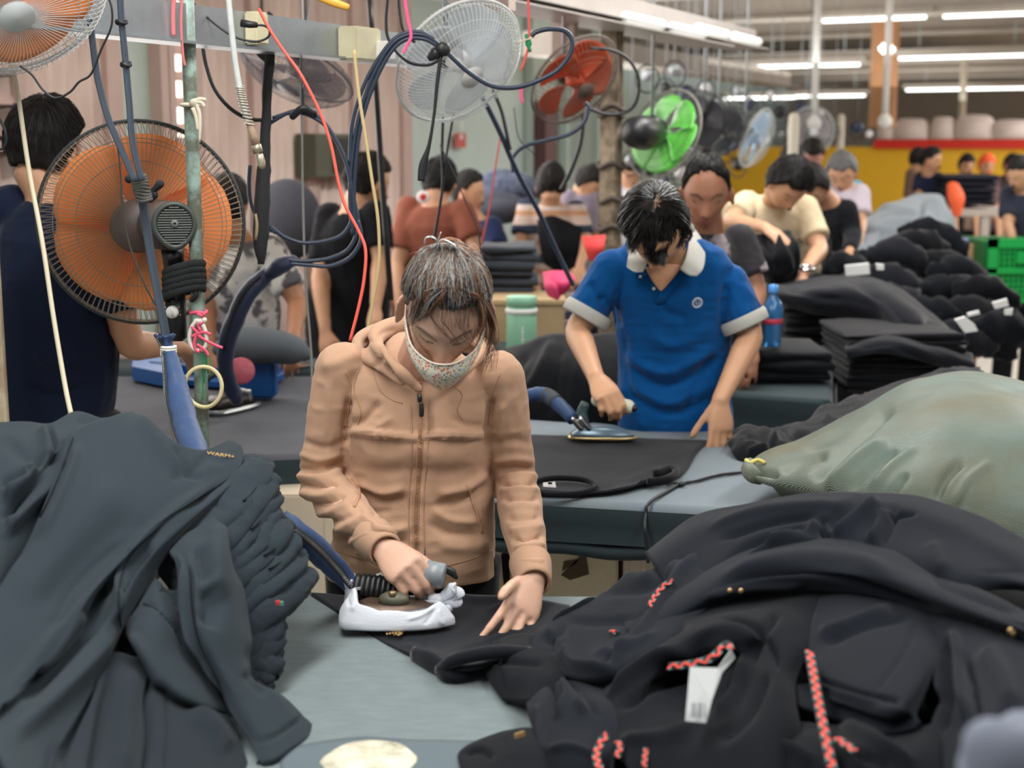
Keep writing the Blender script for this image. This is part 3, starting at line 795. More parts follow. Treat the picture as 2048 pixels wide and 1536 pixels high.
def short_hair(P_, root, n, m_, seed=1, l=0.9, r=0.0011):
    cp_ = [o for o in root.children if o.name.startswith('hair')][0]
    tr = BVHTree.FromPolygons([tuple(v) for v in getco(cp_.data)], [tuple(p.vertices) for p in cp_.data.polygons]); Rm = P_['T'].to_3x3(); O = P_['T'] @ Vector((0, -0.01, 0.01)); r_ = random.Random(seed)
    wd = Vector((r_.uniform(-.15, .15), -0.35, 0.95)).normalized(); ux = wd.orthogonal().normalized(); uy = wd.cross(ux); out = []
    for i in range(n):
        a = r_.uniform(0, 6.283); t0 = r_.uniform(0.0, 1.6); t1 = t0+r_.uniform(.25, .5)*l; d0 = ux*math.cos(a)+uy*math.sin(a); P = []
        for k in range(5):
            t = t0+(t1-t0)*k/4; lc = (wd*math.cos(t)+d0*math.sin(t)).normalized()
            if lc.z < -.42 or (lc.y > .55 and lc.z < .42) or (lc.y > 0.15 and lc.z < -.1): break
            d = Rm @ lc; h = tr.ray_cast(O+d*.4, -d)
            if h[0] is None: break
            P.append(h[0]+d*(0.001+0.006*(k/4)*r_.uniform(.3, 1)))
        if len(P) > 2: out.append(P)
    return strands('hair_strands', out, r, m_, cp_, 3)
def strands(name, paths, r, m, parent, sides=4, kind=None):
    b = MB()
    for P in paths:
        n = len(P); b.tube(P, [r*(1-0.75*(i/(n-1))**3) for i in range(n)], sides, caps=False)
    o = b.build(name, m, parent)
    o['kind'] = 'stuff'
    return o
M_hair_black = mat('black_hair', (22, 19, 19), 0.62, spec=0.25, mott=0.3, mscale=20, bump=0.6, bscale=90, stretch=(1, 1, 0.25))
M_hair_dk = mat('dark_brown_hair', (44, 34, 30), 0.45, mott=0.3, mscale=20, bump=0.6, bscale=90)
M_trouser = mat('black_trousers', (30, 31, 36), 0.85, mott=0.2, mscale=8, sheen=0.2)
def arm_chain(S, E, Wr, r, extra=None):
    """tapered radii for shoulder-elbow-wrist"""
    S, E, Wr = map(Vector, (S, E, Wr))
    P = [S, S.lerp(E, 0.35), S.lerp(E, 0.8), E, E.lerp(Wr, 0.25), E.lerp(Wr, 0.65), Wr]
    return P, [r*1.12, r*1.06, r*0.88, r*0.82, r*0.86, r*0.68, r*0.56]
def person(label, head, hs=1.0, yaw=0, pitch=20, roll=0, sh=None, arms=None, hip=None, skin=SKIN, top=(60, 60, 70), top_name='shirt', sleeve='short',
           hair='short', hair_m=None, voxel=0.010, group=None, bulk=1.0, top_mat=None, hands=True, feet=0.0, chest=None, top_vox=None, creases=(),
           hand_kw=None, cwr=0.0, brow=(52, 42, 38), legs=True, hair_thick=0.014, neckline=None, smooth=4, shirt_off=0.012, top_label=None, detail=None, trouser_m=None,
           waist_w=None, hem_z=None, torso_px=None, back_view=False, cap=None):
    """head/sh/arms given as (px,py,Y).  sh=(left,right) picture-left, picture-right shoulder joints; arms = ((elbow,wrist) left, (elbow,wrist) right)"""
    H = W(*head); T = head_matrix(H, yaw, pitch, roll)
    SL, SR = W(*sh[0]), W(*sh[1])
    mid = (SL+SR)/2
    side = (SR-SL); wid = side.length; side.normalize()
    hipc = W(*hip) if hip is not None else V(mid.x, mid.y+0.06, 0.92)
    root = thing('person', label, 'person', (hipc.x, hipc.y, feet), group)
    up = (mid-hipc).normalized()
    fwd = side.cross(up)
    if fwd.y > 0 and not back_view: fwd = -fwd
    fwd.normalize()
    def ring(c, rx, ry, n=20, sx=None, p=0.85):
        sx = sx or side
        fy = up.cross(sx).normalized()
        return [c+sx*(math.copysign(abs(math.cos(a))**p, math.cos(a))*rx)+fy*(math.copysign(abs(math.sin(a))**p, math.sin(a))*ry) for a in [2*math.pi*j/n for j in range(n)]]
    hw = wid/2
    ww = waist_w or hw*0.82
    neckb = mid+up*0.045*hs
    base = H+T.to_3x3() @ (Vector((0, -0.035, -0.07))*hs)
    spine = [(hipc-up*0.05, hw*0.85, 0.105), (hipc+up*0.08, ww*1.0, 0.10), (hipc.lerp(mid, 0.45), ww*1.0, 0.10), (hipc.lerp(mid, 0.72), hw*0.92, 0.115), (mid-up*0.05, hw*0.98, 0.105),
             (mid+up*0.005, hw*0.80, 0.075), (neckb, hw*0.38, 0.058)]
    def px_rings(g):
        out = []
        for (py, xl, xr, Y, ry) in torso_px:
            a, b_ = W(xl, py, Y), W(xr, py, Y); c = (a+b_)/2; n = 28; rx = (b_-a).length/2+g
            out.append([c+V(1, 0, 0)*(math.copysign(abs(math.cos(t))**0.8, math.cos(t))*rx)+V(0, 1, 0)*(math.copysign(abs(math.sin(t))**0.85, math.sin(t))*(ry+g)) for t in [2*math.pi*j/n for j in range(n)]])
        return out
    def torso(mb, grow, top_cut=None):
        rings = []
        if torso_px:
            mb.loft(px_rings(grow-shirt_off-0.012)); return
        for i, (c, a, b_) in enumerate(spine):
            rings.append(ring(c, a*bulk**0.5+grow, b_*bulk+grow))
        mb.loft(rings)
    def neck(mb, g=0):
        mb.tube([neckb-up*0.04, neckb.lerp(base, 0.5), base, base+(H-base)*0.5], [0.060*hs+g, 0.054*hs+g, 0.055*hs+g, 0.05*hs+g], 14)
    r = 0.044*hs*bulk**0.3
    b = MB(); torso(b, 0); neck(b); head_parts(b, T, hs)
    al = []
    for i, (S, A_) in enumerate(zip((SL, SR), arms or (None, None))):
        if A_ is None:
            E = S+V(0, 0, -0.29)+side*(0.03*(1 if i else -1)); Wr = E+V(0, -0.1, -0.24)
        else: E, Wr = W(*A_[0]), W(*A_[1])
        al.append((S, E, Wr)); P, rr = arm_chain(S, E, Wr, r)
        b.tube(P, rr, 12, 2, rnd=True)
        if hands:
            kw = (hand_kw or {}).get(i, {})
            d = (Wr-E).normalized()
            hand(b, Wr, kw.get('d', d+V(0, 0, -0.3)), kw.get('s', side*(-1 if i else 1)), kw.get('p', V(0, 0.5, -1)), 0.98*hs, kw.get('curls'), kw.get('spread', 1), kw.get('thumb', (0.5, 0.4, 0.3)), kw.get('tdir'))
    if legs:
        fz = feet
        for sg in (-1, 1):
            hp = hipc+side*sg*0.085*bulk; kn = V(hp.x, hp.y-0.01, fz+(hp.z-fz)*0.52); an = V(hp.x, hp.y+0.03, fz+0.07)
            b.tube([hp, hp.lerp(kn, .5), kn, kn.lerp(an, .4), an], [0.085*bulk, 0.075*bulk, 0.055, 0.052, 0.036], 12)
            b.tube([an+V(0, 0.03, -0.035), an+V(0, -0.08, -0.04), an+V(0, -0.16, -0.048)], [0.034, 0.034, 0.022], 10, rnd=True)
    body = remesh(b, voxel, 'body', skin_mat('skin_%d_%d' % skin[:2], skin), root, smooth)
    paint_head(body, T, hs, skin, brow, extra=detail)
    if hair: hair_cap(T, hs, hair_m or M_hair_black, root, hair, hair_thick, seed=head[0])
    # top
    b = MB(); g = shirt_off
    rings = []
    hz = hem_z if hem_z is not None else hipc.z-0.10
    cbot = hipc+V(0, 0, hz-hipc.z)
    rings.append([V(q.x, q.y, hz) for q in ring(cbot, hw*0.92*bulk**.5+g, 0.118*bulk+g)])
    for i, (c, a, b_) in enumerate(spine[1:-1]): rings.append(ring(c, a*bulk**0.5+g, b_*bulk+g))
    rings.append(ring(neckb-up*0.004, hw*0.40+g, 0.060+g))
    if torso_px: rings = px_rings(0)
    b.loft(rings)
    for S, E, Wr in al:
        P, rr = arm_chain(S, E, Wr, r)
        if sleeve == 'short': P2, r2 = [S-(E-S)*0.03, S.lerp(E, .35), S.lerp(E, .72)], [rr[0]+g, rr[1]+g*1.35, rr[1]+g*1.5]
        elif sleeve == 'long': P2, r2 = P, [x+g*0.95 for x in rr]
        else: P2, r2 = [S, S.lerp(E, .2)], [rr[0]+g*.5, rr[0]+g*.6]
        b.tube(P2, r2, 14, 2)
        b.ell(P2[0], (r2[0]*1.02,)*3, None, 14, 10)
    tm = top_mat or mat('cloth_%d_%d_%d' % top, top, 0.9, mott=0.14, mscale=8, sheen=0.25, bump=0.3, bscale=250)
    shirt = remesh(b, top_vox or voxel*0.9, top_name, tm, root, smooth)
    if top_label: shirt['label'] = top_label
    fwd_n = np.array(fwd)
    def fold(A, Nn):
        D = 0.004*vnoise(A*np.array([9, 9, 4])+head[0])+0.0025*vnoise(A*np.array([20, 20, 9])+head[0]*2)+0.0018*(1-2*np.abs(vnoise(A*np.array([26, 26, 40])+head[0]*3)))
        if len(creases):
            D += 1.35*crease_disp(pixn(A), creases)*(Nn[:, 1] < 0.2)
        return D
    displace(shirt, fold)
    if legs:
        b = MB()
        for sg in (-1, 1):
            hp = hipc+side*sg*0.085*bulk; kn = V(hp.x, hp.y-0.01, feet+(hp.z-feet)*0.52); an = V(hp.x, hp.y+0.03, feet+0.09)
            b.tube([hp+V(0, 0, 0.02), hp.lerp(kn, .5), kn, kn.lerp(an, .4), an], [0.100*bulk, 0.090*bulk, 0.072, 0.070, 0.066], 14)
        b.loft([ring(hipc-up*0.12, hw*0.80+.006, 0.112*bulk+.006), ring(hipc+up*0.05, hw*0.84+.004, 0.108*bulk+.004)])
        tr = remesh(b, 0.012, 'trousers', trouser_m or M_trouser, root, 3)
    return root, dict(T=T, H=H, side=side, up=up, fwd=fwd, al=al, mid=mid, neckb=neckb, hw=hw, body=body, shirt=shirt, hip=hipc)
# ================================================================ the woman in the beige jacket and her iron
from mathutils.bvhtree import BVHTree
def bvh(o):
    me = o.data; A = getco(me)
    return BVHTree.FromPolygons([tuple(v) for v in A], [tuple(p.vertices) for p in me.polygons])
def hit(tree, px, py, off=0.0, dflt=None):
    d = ray(px, py).normalized(); h = tree.ray_cast(V(0, 0, CAMZ), d)
    if h[0] is None: return (W(px, py, dflt), -d) if dflt else (None, None)
    n = h[1]
    if n.dot(d) > 0: n = -n
    return h[0]+n*off, n
def strip(tree, pts, w, off, th, name, m, parent, sub=8, dflt=None, kind=None, label=None):
    """flat band laid on a surface along pixel points"""
    P = [tuple(v)[:2] for v in crs([V(x, y, 0) for x, y in pts], sub)]
    rings = []
    for i, (x, y) in enumerate(P):
        p, n = hit(tree, x, y, off, dflt)
        if p is None: continue
        rings.append([p, n])
    b = MB(); R_ = []
    for i in range(len(rings)):
        p, n = rings[i]; q = rings[min(i+1, len(rings)-1)][0]-rings[max(i-1, 0)][0]
        t = q.cross(n).normalized()
        R_.append([p-t*w/2, p-t*w/2*0.9+n*th, p+t*w/2*0.9+n*th, p+t*w/2, p-n*th])
    if len(R_) > 1: b.loft(R_)
    o = b.build(name, m, parent, label=label)
    return o, rings
JK = (184, 148, 122)
def jtan(name='jacket_knit'):
    return mat(name, JK, 0.85, mott=0.05, mscale=14, bump=0.5, bscale=700, sheen=0.25)
folds = [([(700, 925), (760, 942), (830, 938), (900, 945), (975, 922)], 15, -0.0035),
 ([(700, 905), (765, 915), (830, 905), (900, 915), (972, 900)], 28, 0.004),
 ([(770, 880), (772, 860)], 52, 0.014), ([(905, 880), (905, 860)], 52, 0.014),
 ([(838, 800), (838, 1000)], 16, -0.005),
 ([(705, 962), (760, 985), (815, 975)], 8, 0.006), ([(710, 978), (765, 1002), (820, 995)], 8, -0.006),
 ([(980, 940), (935, 975), (870, 990)], 9, 0.007), ([(985, 962), (930, 1000), (860, 1010)], 8, -0.006),
 ([(860, 1015), (900, 1040), (960, 1045)], 9, 0.005), ([(850, 1040), (900, 1068), (970, 1070)], 9, -0.005),
 ([(720, 1030), (770, 1062), (825, 1055)], 9, 0.006), ([(730, 1055), (780, 1085), (828, 1080)], 8, -0.005),
 ([(700, 1000), (735, 1025), (790, 1020)], 8, -0.005), ([(870, 1090), (930, 1095), (985, 1080)], 12, 0.005),
 ([(740, 1100), (800, 1110), (830, 1095)], 10, 0.004),
 ([(692, 850), (730, 838), (760, 800)], 8, -0.006), ([(695, 865), (745, 858), (790, 830)], 8, 0.004), ([(972, 850), (930, 850), (900, 830)], 8, -0.004),
 ([(700, 790), (692, 850), (690, 900)], 6, -0.010), ([(985, 790), (975, 860), (972, 900)], 6, -0.010),
 ([(640, 735), (690, 720), (720, 700)], 12, 0.004),
 ([(600, 880), (650, 895), (692, 880)], 7, -0.004), ([(592, 905), (640, 920), (690, 905)], 7, 0.004),
 ([(588, 938), (640, 940), (690, 918)], 6, -0.006), ([(588, 950), (640, 956), (690, 938)], 7, 0.007), ([(590, 966), (640, 974), (680, 962)], 6, -0.008),
 ([(592, 980), (640, 992), (690, 975)], 7, 0.006), ([(600, 1005), (645, 1010), (695, 985)], 6, -0.006), ([(610, 1030), (660, 1025), (710, 1000)], 7, 0.005),
 ([(630, 1050), (680, 1040), (730, 1015)], 6, -0.005), ([(655, 1068), (700, 1050), (745, 1030)], 7, 0.005), ([(670, 1080), (715, 1065), (750, 1045)], 5, -0.006),
 ([(690, 1092), (725, 1072), (765, 1055)], 6, 0.005), ([(703, 1106), (733, 1085), (778, 1065)], 4, -0.007),
 ([(1005, 800), (1000, 850), (985, 880)], 8, 0.004), ([(980, 890), (1030, 880), (1068, 890)], 8, -0.004),
 ([(982, 925), (1030, 918), (1072, 925)], 7, 0.005), ([(985, 940), (1030, 935), (1075, 940)], 6, -0.006), ([(988, 955), (1035, 950), (1080, 955)], 6, 0.007),
 ([(992, 970), (1035, 968), (1080, 968)], 5, -0.008), ([(995, 985), (1040, 980), (1082, 982)], 6, 0.007), ([(998, 1000), (1040, 998), (1084, 998)], 5, -0.006),
 ([(1005, 1020), (1045, 1012), (1086, 1015)], 7, 0.004), ([(1008, 1040), (1048, 1036), (1088, 1035)], 6, -0.005), ([(1012, 1062), (1050, 1058), (1090, 1052)], 7, 0.006),
 ([(1018, 1080), (1052, 1078), (1092, 1070)], 5, -0.007), ([(1022, 1096), (1055, 1092), (1095, 1090)], 6, 0.006), ([(1024, 1112), (1058, 1110), (1094, 1108)], 4, -0.008),
 ([(1026, 1124), (1058, 1120), (1095, 1122)], 6, 0.004)]
def w_detail(A, Lc, mix): pass
wr_l = W(766, 1098, 2.50); wr_r = W(1066, 1160, 2.50)
root_w, PW = person('woman in a beige zip jacket and floral face mask, ironing at the front table', (892, 621, 2.57), hs=0.96, yaw=-3, pitch=44, roll=6,
    sh=((688, 742, 2.82), (990, 760, 2.82)), arms=(((640, 962, 2.80), (766, 1096, 2.50)), ((1031, 965, 2.82), (1066, 1158, 2.50))), hip=(825, 1120, 2.84),
    skin=(206, 164, 140), top_name='jacket', sleeve='long', hair='long', hair_m=mat('woman_hair', (104, 92, 84), 0.5, mott=0.4, mscale=30, bump=0.8, bscale=120, stretch=(1, 1, 0.2)),
    voxel=0.0038, top_vox=0.0042, top_mat=jtan(), creases=folds, brow=(64, 56, 56), hair_thick=0.010,
    torso_px=[(1146, 652, 992, 2.82, 0.120), (1110, 654, 990, 2.82, 0.128), (1050, 672, 990, 2.82, 0.122), (985, 692, 988, 2.82, 0.108), (930, 694, 978, 2.82, 0.112), (870, 688, 985, 2.82, 0.118),
              (800, 680, 1000, 2.83, 0.105), (745, 690, 990, 2.83, 0.085), (712, 742, 930, 2.83, 0.070), (690, 768, 905, 2.85, 0.066), (668, 790, 888, 2.88, 0.050)],
    shirt_off=0.010, smooth=5,
    hand_kw={0: dict(d=W(800, 1128, 2.455)-W(766, 1096, 2.50), s=V(0.86, 0.10, 0.45), p=V(-0.1, 0.75, -0.65), curls=[(48, 52, 25), (54, 50, 28), (56, 52, 28), (52, 52, 28)], thumb=(0.45, 0.75, 0.3), spread=0.6),
             1: dict(d=W(1040, 1226, 2.43)-W(1066, 1158, 2.50), s=V(-0.80, -0.25, 0.55), p=V(-0.45, 0.1, -0.85), curls=[(12, 14, 8), (14, 16, 10), (10, 16, 10), (4, 20, 12)], thumb=(1.0, 0.1, 0.2), spread=1.3, tdir=V(-0.35, -0.92, 0.12))})
Tw = PW['T']; hsw = 0.96
tj = bvh(PW['shirt']); tbw = bvh(PW['body'])
def HL(x, y, z): return Tw @ (V(x, y, z)*hsw)
M_seam = mat('jacket_seam', (168, 128, 98), 0.8)
M_zip = mat('zip_tape', (172, 132, 104), 0.7, bump=0.3, bscale=400)
M_cuff = mat('jacket_rib', (198, 158, 126), 0.9, bump=1.0, bscale=5, weave=160)
zipo, zr = strip(tj, [(838, 766), (841, 800), (842, 860), (838, 930), (833, 1000), (832, 1060), (834, 1112), (836, 1140)], 0.013, 0.0005, 0.0012, 'zip_tape', M_zip, root_w, 10)
b = MB(); step = 0.0036; acc = 0; Lz = [r for r in zr]
k = 0
for i in range(len(Lz)-1):
    p0, n0 = Lz[i]; p1, n1 = Lz[i+1]; L = (p1-p0).length; u = (p1-p0).normalized(); sd = u.cross(n0).normalized()
    while acc < L:
        c = p0+u*acc+n0*0.002+sd*(0.0016 if k % 2 else -0.0016); b.box(c, (0.0042, 0.0018, 0.0022), Matrix((sd, u, n0)).transposed()); acc += step/2; k += 1
    acc -= L
o = b.build('zip_teeth', mat('zip_teeth', (176, 138, 108), 0.35, metal=0.4), root_w, False); o['kind'] = 'stuff'
p, n = hit(tj, 841, 790, 0.010, 2.7); p = V(p.x, min(p.y, 2.70)-.006, p.z)
b = MB(); b.tube([p+V(0, 0, .006), p-V(0, 0, 0.004), p-V(0, 0, 0.010)], [0.004, 0.005, 0.004], 8); b.tube([p-V(0, 0, .010), W(842, 806, p.y-.006), W(843, 814, p.y-.008)], 0.0028, 6)
b.tube([W(842, 808, p.y-.008), W(843, 820, p.y-.009), W(843, 830, p.y-.009)], [0.0040, 0.0050, 0.0045], 8, rnd=True)
b.build('zip_pull', M_black, root_w, label='black zip pull')
for pts in ([(704, 956), (716, 972), (718, 992), (708, 1014)], [(934, 970), (944, 1000), (956, 1035), (964, 1066)]):
    strip(tj, pts, 0.006, 0.0004, 0.0012, 'pocket_zip', M_zip, root_w, 6)
for pts in ([(715, 742), (708, 780), (722, 820), (716, 850)], [(745, 740), (760, 780), (785, 800), (806, 806)], [(905, 770), (925, 790), (915, 820), (925, 840)], [(1000, 745), (985, 790), (976, 850)],
            [(660, 1098), (740, 1122), (840, 1138), (930, 1122), (985, 1100)], [(690, 742), (702, 780), (694, 840), (690, 880)], [(822, 800), (824, 900), (818, 1000), (818, 1110)], [(858, 800), (856, 900), (848, 1000), (850, 1110)]):
    strip(tj, pts, 0.0022, 0.0002, 0.0007, 'seam', M_seam, root_w, 6)
# hood folded round the neck
hood = MB()
hp = [W(838, 778, 2.70), W(800, 742, 2.70), W(762, 705, 2.75), W(752, 676, 2.83), W(790, 652, 2.93), W(860, 655, 2.98), W(940, 675, 2.95), W(968, 700, 2.85), W(935, 740, 2.73), W(880, 772, 2.70)]
hood.tube(hp, [0.008, 0.013, 0.015, 0.019, 0.023, 0.023, 0.019, 0.013, 0.010, 0.008], 14, 4, rnd=True)
hp2 = [W(806, 768, 2.71), W(752, 728, 2.76), W(716, 700, 2.84), W(735, 672, 2.92), W(800, 660, 3.0), W(880, 668, 3.03), W(960, 690, 2.98), W(985, 715, 2.9)]
hood.tube(hp2, [0.006, 0.012, 0.016, 0.022, 0.028, 0.028, 0.022, 0.012], 14, 4, rnd=True)
ho = remesh(hood, 0.005, 'hood', jtan(), root_w, 6)
displace(ho, lambda A, N_: 0.004*vnoise(A*np.array([14, 14, 30])+4)+crease_disp(pixn(A), [([(745, 740), (760, 715), (752, 690)], 6, -0.006), ([(790, 760), (770, 730), (745, 700)], 5, -0.006), ([(725, 690), (760, 668), (800, 655)], 6, -0.005)]))
# ribbed cuffs
for (E, Wr, k) in ((PW['al'][0][1], PW['al'][0][2], 0), (PW['al'][1][1], PW['al'][1][2], 1)):
    u = (Wr-E).normalized(); L = (Wr-E).length
    b = MB(); rings = []; x = u.orthogonal().normalized(); y = u.cross(x)
    for t, r in ((-0.055, 0.038), (-0.045, 0.0385), (-0.02, 0.036), (0.004, 0.0325), (0.012, 0.031), (0.013, 0.027), (-0.01, 0.026)):
        c = Wr+u*t
        rings.append([c+(x*math.cos(2*math.pi*j/120)+y*math.sin(2*math.pi*j/120))*(r+(0.0011 if j % 2 else 0)) for j in range(120)])
    b.loft(rings, True, False); b.build('cuff', jtan(), root_w)
# floral mask
mm = bpy.data.materials.new('floral_cotton'); mm.use_nodes = True; nt = mm.node_tree; N = nt.nodes; Lk = nt.links; bs = N['Principled BSDF']; bs.inputs['Roughness'].default_value = 0.9
tc = N.new('ShaderNodeTexCoord')
cur = None
prev = lin((230, 225, 206))
def layer(scale, rad, col, off, prevsock, prevcol, dens):
    mp = N.new('ShaderNodeMapping'); mp.inputs['Location'].default_value = off; Lk.new(tc.outputs['Object'], mp.inputs[0])
    vo = N.new('ShaderNodeTexVoronoi'); vo.inputs['Scale'].default_value = scale; Lk.new(mp.outputs[0], vo.inputs['Vector'])
    lt = N.new('ShaderNodeMath'); lt.operation = 'LESS_THAN'; lt.inputs[1].default_value = rad; Lk.new(vo.outputs['Distance'], lt.inputs[0])
    big = N.new('ShaderNodeTexNoise'); big.inputs['Scale'].default_value = 34; Lk.new(mp.outputs[0], big.inputs['Vector'])
    gt = N.new('ShaderNodeMath'); gt.operation = 'GREATER_THAN'; gt.inputs[1].default_value = dens; Lk.new(big.outputs['Fac'], gt.inputs[0])
    mu = N.new('ShaderNodeMath'); mu.operation = 'MULTIPLY'; Lk.new(lt.outputs[0], mu.inputs[0]); Lk.new(gt.outputs[0], mu.inputs[1])
    mx = N.new('ShaderNodeMix'); mx.data_type = 'RGBA'; Lk.new(mu.outputs[0], mx.inputs[0])
    if prevsock: Lk.new(prevsock, mx.inputs[6])
    else: mx.inputs[6].default_value = prevcol
    mx.inputs[7].default_value = lin(col); return mx.outputs[2]
s1 = layer(170, 0.30, (104, 124, 84), (3, 1, 0), None, prev, 0.47)
s2 = layer(150, 0.40, (232, 120, 88), (0, 0, 0), s1, None, 0.50)
s3 = layer(140, 0.30, (168, 190, 206), (7, 2, 5), s2, None, 0.56)
Lk.new(s3, bs.inputs['Base Color'])
rows = [[(-.0765, -0.006, 0.004), (-.075, .020, -.016), (-.060, .068, -.026), (-.030, .103, -.022), (0, .1165, -.016), (.030, .103, -.022), (.060, .068, -.026), (.075, .020, -.016), (.0765, -0.006, 0.004)],
        [(-.0775, -0.004, -0.006), (-.077, .020, -.036), (-.062, .072, -.052), (-.034, .112, -.052), (0, .128, -.050), (.034, .112, -.052), (.062, .072, -.052), (.077, .020, -.036), (.0775, -0.004, -0.006)],
        [(-.0775, -0.006, -0.016), (-.072, .018, -.058), (-.054, .064, -.084), (-.028, .096, -.100), (0, .108, -.106), (.028, .096, -.100), (.054, .064, -.084), (.072, .018, -.058), (.0775, -0.006, -0.016)],
        [(-.077, -0.008, -0.022), (-.064, .014, -.074), (-.046, .044, -.104), (-.024, .068, -.124), (0, .076, -.130), (.024, .068, -.124), (.046, .044, -.104), (.064, .014, -.074), (.077, -0.008, -0.022)]]
net = [crs([HL(*p) for p in r], 6) for r in rows]
net = [crs([net[i][j] for i in range(4)], 8) for j in range(len(net[0]))]
b = MB(); cH = HL(0, 0, -0.03)
vs = [p for c in net for p in c]; nj, ni = len(net), len(net[0]); n_ = len(vs)
vs2 = [p+(cH-p).normalized()*0.002 for p in vs]
fs = []
for j in range(nj-1):
    for i in range(ni-1):
        a, b_, c, d = j*ni+i, (j+1)*ni+i, (j+1)*ni+i+1, j*ni+i+1
        fs += [(a, b_, c, d), (d+n_, c+n_, b_+n_, a+n_)]
for i in range(ni-1): fs += [(i, i+1, i+1+n_, i+n_), ((nj-1)*ni+i, (nj-1)*ni+i+1, (nj-1)*ni+i+1+n_, (nj-1)*ni+i+n_)]
for j in range(nj-1): fs += [(j*ni, (j+1)*ni, (j+1)*ni+n_, j*ni+n_), (j*ni+ni-1, (j+1)*ni+ni-1, (j+1)*ni+ni-1+n_, j*ni+ni-1+n_)]
b.add(vs+vs2, fs); mask = b.build('face_mask', mm, root_w, label='cream face mask printed with small coral flowers')
b = MB(); b.tube([net[j][0] for j in range(nj)], 0.0017, 6); b.tube([net[j][-1] for j in range(nj)], 0.0015, 6); b.build('mask_binding', mat('mask_trim', (236, 222, 208), 0.8), mask)
b = MB()
for sx in (-1, 1):
    b.tube([HL(sx*.0765, -.006, -0.002), HL(sx*.080, -.010, 0.014), HL(sx*.083, -.022, 0.022), HL(sx*.080, -.034, 0.006), HL(sx*.077, -.022, -0.016), HL(sx*.077, -.008, -0.020)], 0.0013, 6, 4)
b.build('ear_loop', mat('white_elastic', (240, 240, 238), 0.6), mask)['kind'] = 'stuff'
# hair strands
cap = [o for o in root_w.children if o.name.startswith('hair')][0]
tcap = bvh(cap)
rs = random.Random(11)
HC = HL(0, -0.01, 0.01)
def surf(dirw, off):
    h = tcap.ray_cast(HC+dirw*0.3, -dirw)
    return (h[0] if h[0] is not None else HC+dirw*0.11)+dirw*off
fams = {'gray': [], 'dark': [], 'copper': []}
tgt = V(0.0, -0.045, 0.125).normalized()
Rw = Tw.to_3x3()
for i in range(2400):
    ph = rs.uniform(-1.9, 1.9)
    z0 = 0.086*math.cos(ph*0.80)+rs.uniform(-.010, .012); 
    st = V(math.sin(ph)*0.075, math.cos(ph)*0.095, z0+0.004).normalized()
    t0 = rs.uniform(0, 0.35) if rs.random() < 0.5 else 0.0
    tg = (tgt+V(rs.uniform(-.18, .18), rs.uniform(-.12, .12), 0)).normalized()
    P = []; off = rs.uniform(0.0005, 0.0055); wv = rs.uniform(-.02, .02)
    for k in range(8):
        t = t0+(1-t0)*k/7; d = (st*(1-t)+tg*t); d.x += wv*math.sin(t*3); d.normalize()
        P.append(surf(Rw @ d, off+0.004*math.sin(t*math.pi)))
    fams[rs.choices(['gray', 'dark', 'copper'], [0.36, 0.40, 0.24])[0]].append(P)
def pixfam(n, S, Ms, E, fams_, w, offs=0.010, jit=6):
    for _ in range(n):
        a = rs.random(); P2 = [(S[0][0]*(1-a)+S[1][0]*a, S[0][1]*(1-a)+S[1][1]*a)]
        b_ = min(1, max(0, a+rs.uniform(-.18, .18)))
        for (m0, m1) in Ms: P2.append((m0[0]*(1-b_)+m1[0]*b_, m0[1]*(1-b_)+m1[1]*b_))
        P2.append((E[0][0]*(1-b_)+E[1][0]*b_, E[0][1]*(1-b_)+E[1][1]*b_))
        P2 = [(x+rs.uniform(-jit, jit)*(0.4 if i == 0 else 1), y+rs.uniform(-jit, jit)*(0.4 if i == 0 else 1)) for i, (x, y) in enumerate(P2)]
        P3 = []
        lastY = 2.47
        for i, (x, y) in enumerate(P2):
            h, nn = hit(tcap, x, y, 0.003)
            h2, n2 = hit(tbw, x, y, 0.003)
            c = [q for q in (h, h2) if q is not None]
            if c: Yv = min(q.y for q in c)-offs*rs.uniform(0.1, 0.7); Yv = max(2.42, min(Yv, 2.64))
            else: Yv = lastY
            lastY = Yv; P3.append(W(x, y, Yv))
        P3 = crs(P3, 4)
        fams[rs.choices(fams_, w)[0]].append(P3)
pixfam(150, ((862, 578), (905, 572)), [((836, 585), (880, 600)), ((820, 620), (858, 625))], ((814, 652), (838, 640)), ['dark', 'copper', 'gray'], [.45, .35, .2])
pixfam(60, ((895, 575), (940, 580)), [((895, 595), (965, 600))], ((905, 612), (968, 640)), ['dark', 'copper', 'gray'], [.6, .3, .1])
pixfam(26, ((872, 590), (940, 590)), [((862, 630), (950, 640)), ((880, 660), (945, 670))], ((915, 690), (962, 705)), ['dark', 'copper'], [.6, .4], jit=8)
pixfam(200, ((905, 575), (945, 585)), [((955, 600), (975, 600)), ((962, 640), (985, 640))], ((948, 675), (985, 690)), ['dark', 'copper'], [.35, .65], jit=6)
pixfam(60, ((955, 590), (975, 600)), [((980, 640), (990, 650)), ((975, 690), (992, 690))], ((960, 735), (985, 745)), ['dark', 'copper'], [.35, .65], jit=8)
pixfam(40, ((850, 520), (950, 510)), [((845, 500), (960, 500))], ((830, 505), (975, 520)), ['copper', 'gray'], [.6, .4], jit=14)
strands('hair_strands', fams['dark'], 0.00042, mat('hair_dark', (58, 52, 50), 0.35), cap, 3)
strands('hair_strands', fams['gray'], 0.00040, mat('hair_grey', (172, 174, 172), 0.35), cap, 3)
strands('hair_strands', fams['copper'], 0.00042, mat('hair_copper', (150, 108, 78), 0.4), cap, 3)
b = MB(); bc = HL(0, -0.092, 0.052)
b.ell(bc, (0.030, 0.026, 0.024), Rw, 16, 12); bun = b.build('hair_bun', mat('woman_hair', (72, 64, 60)), cap)
displace(bun, lambda A, N_: 0.003*vnoise(A*90))
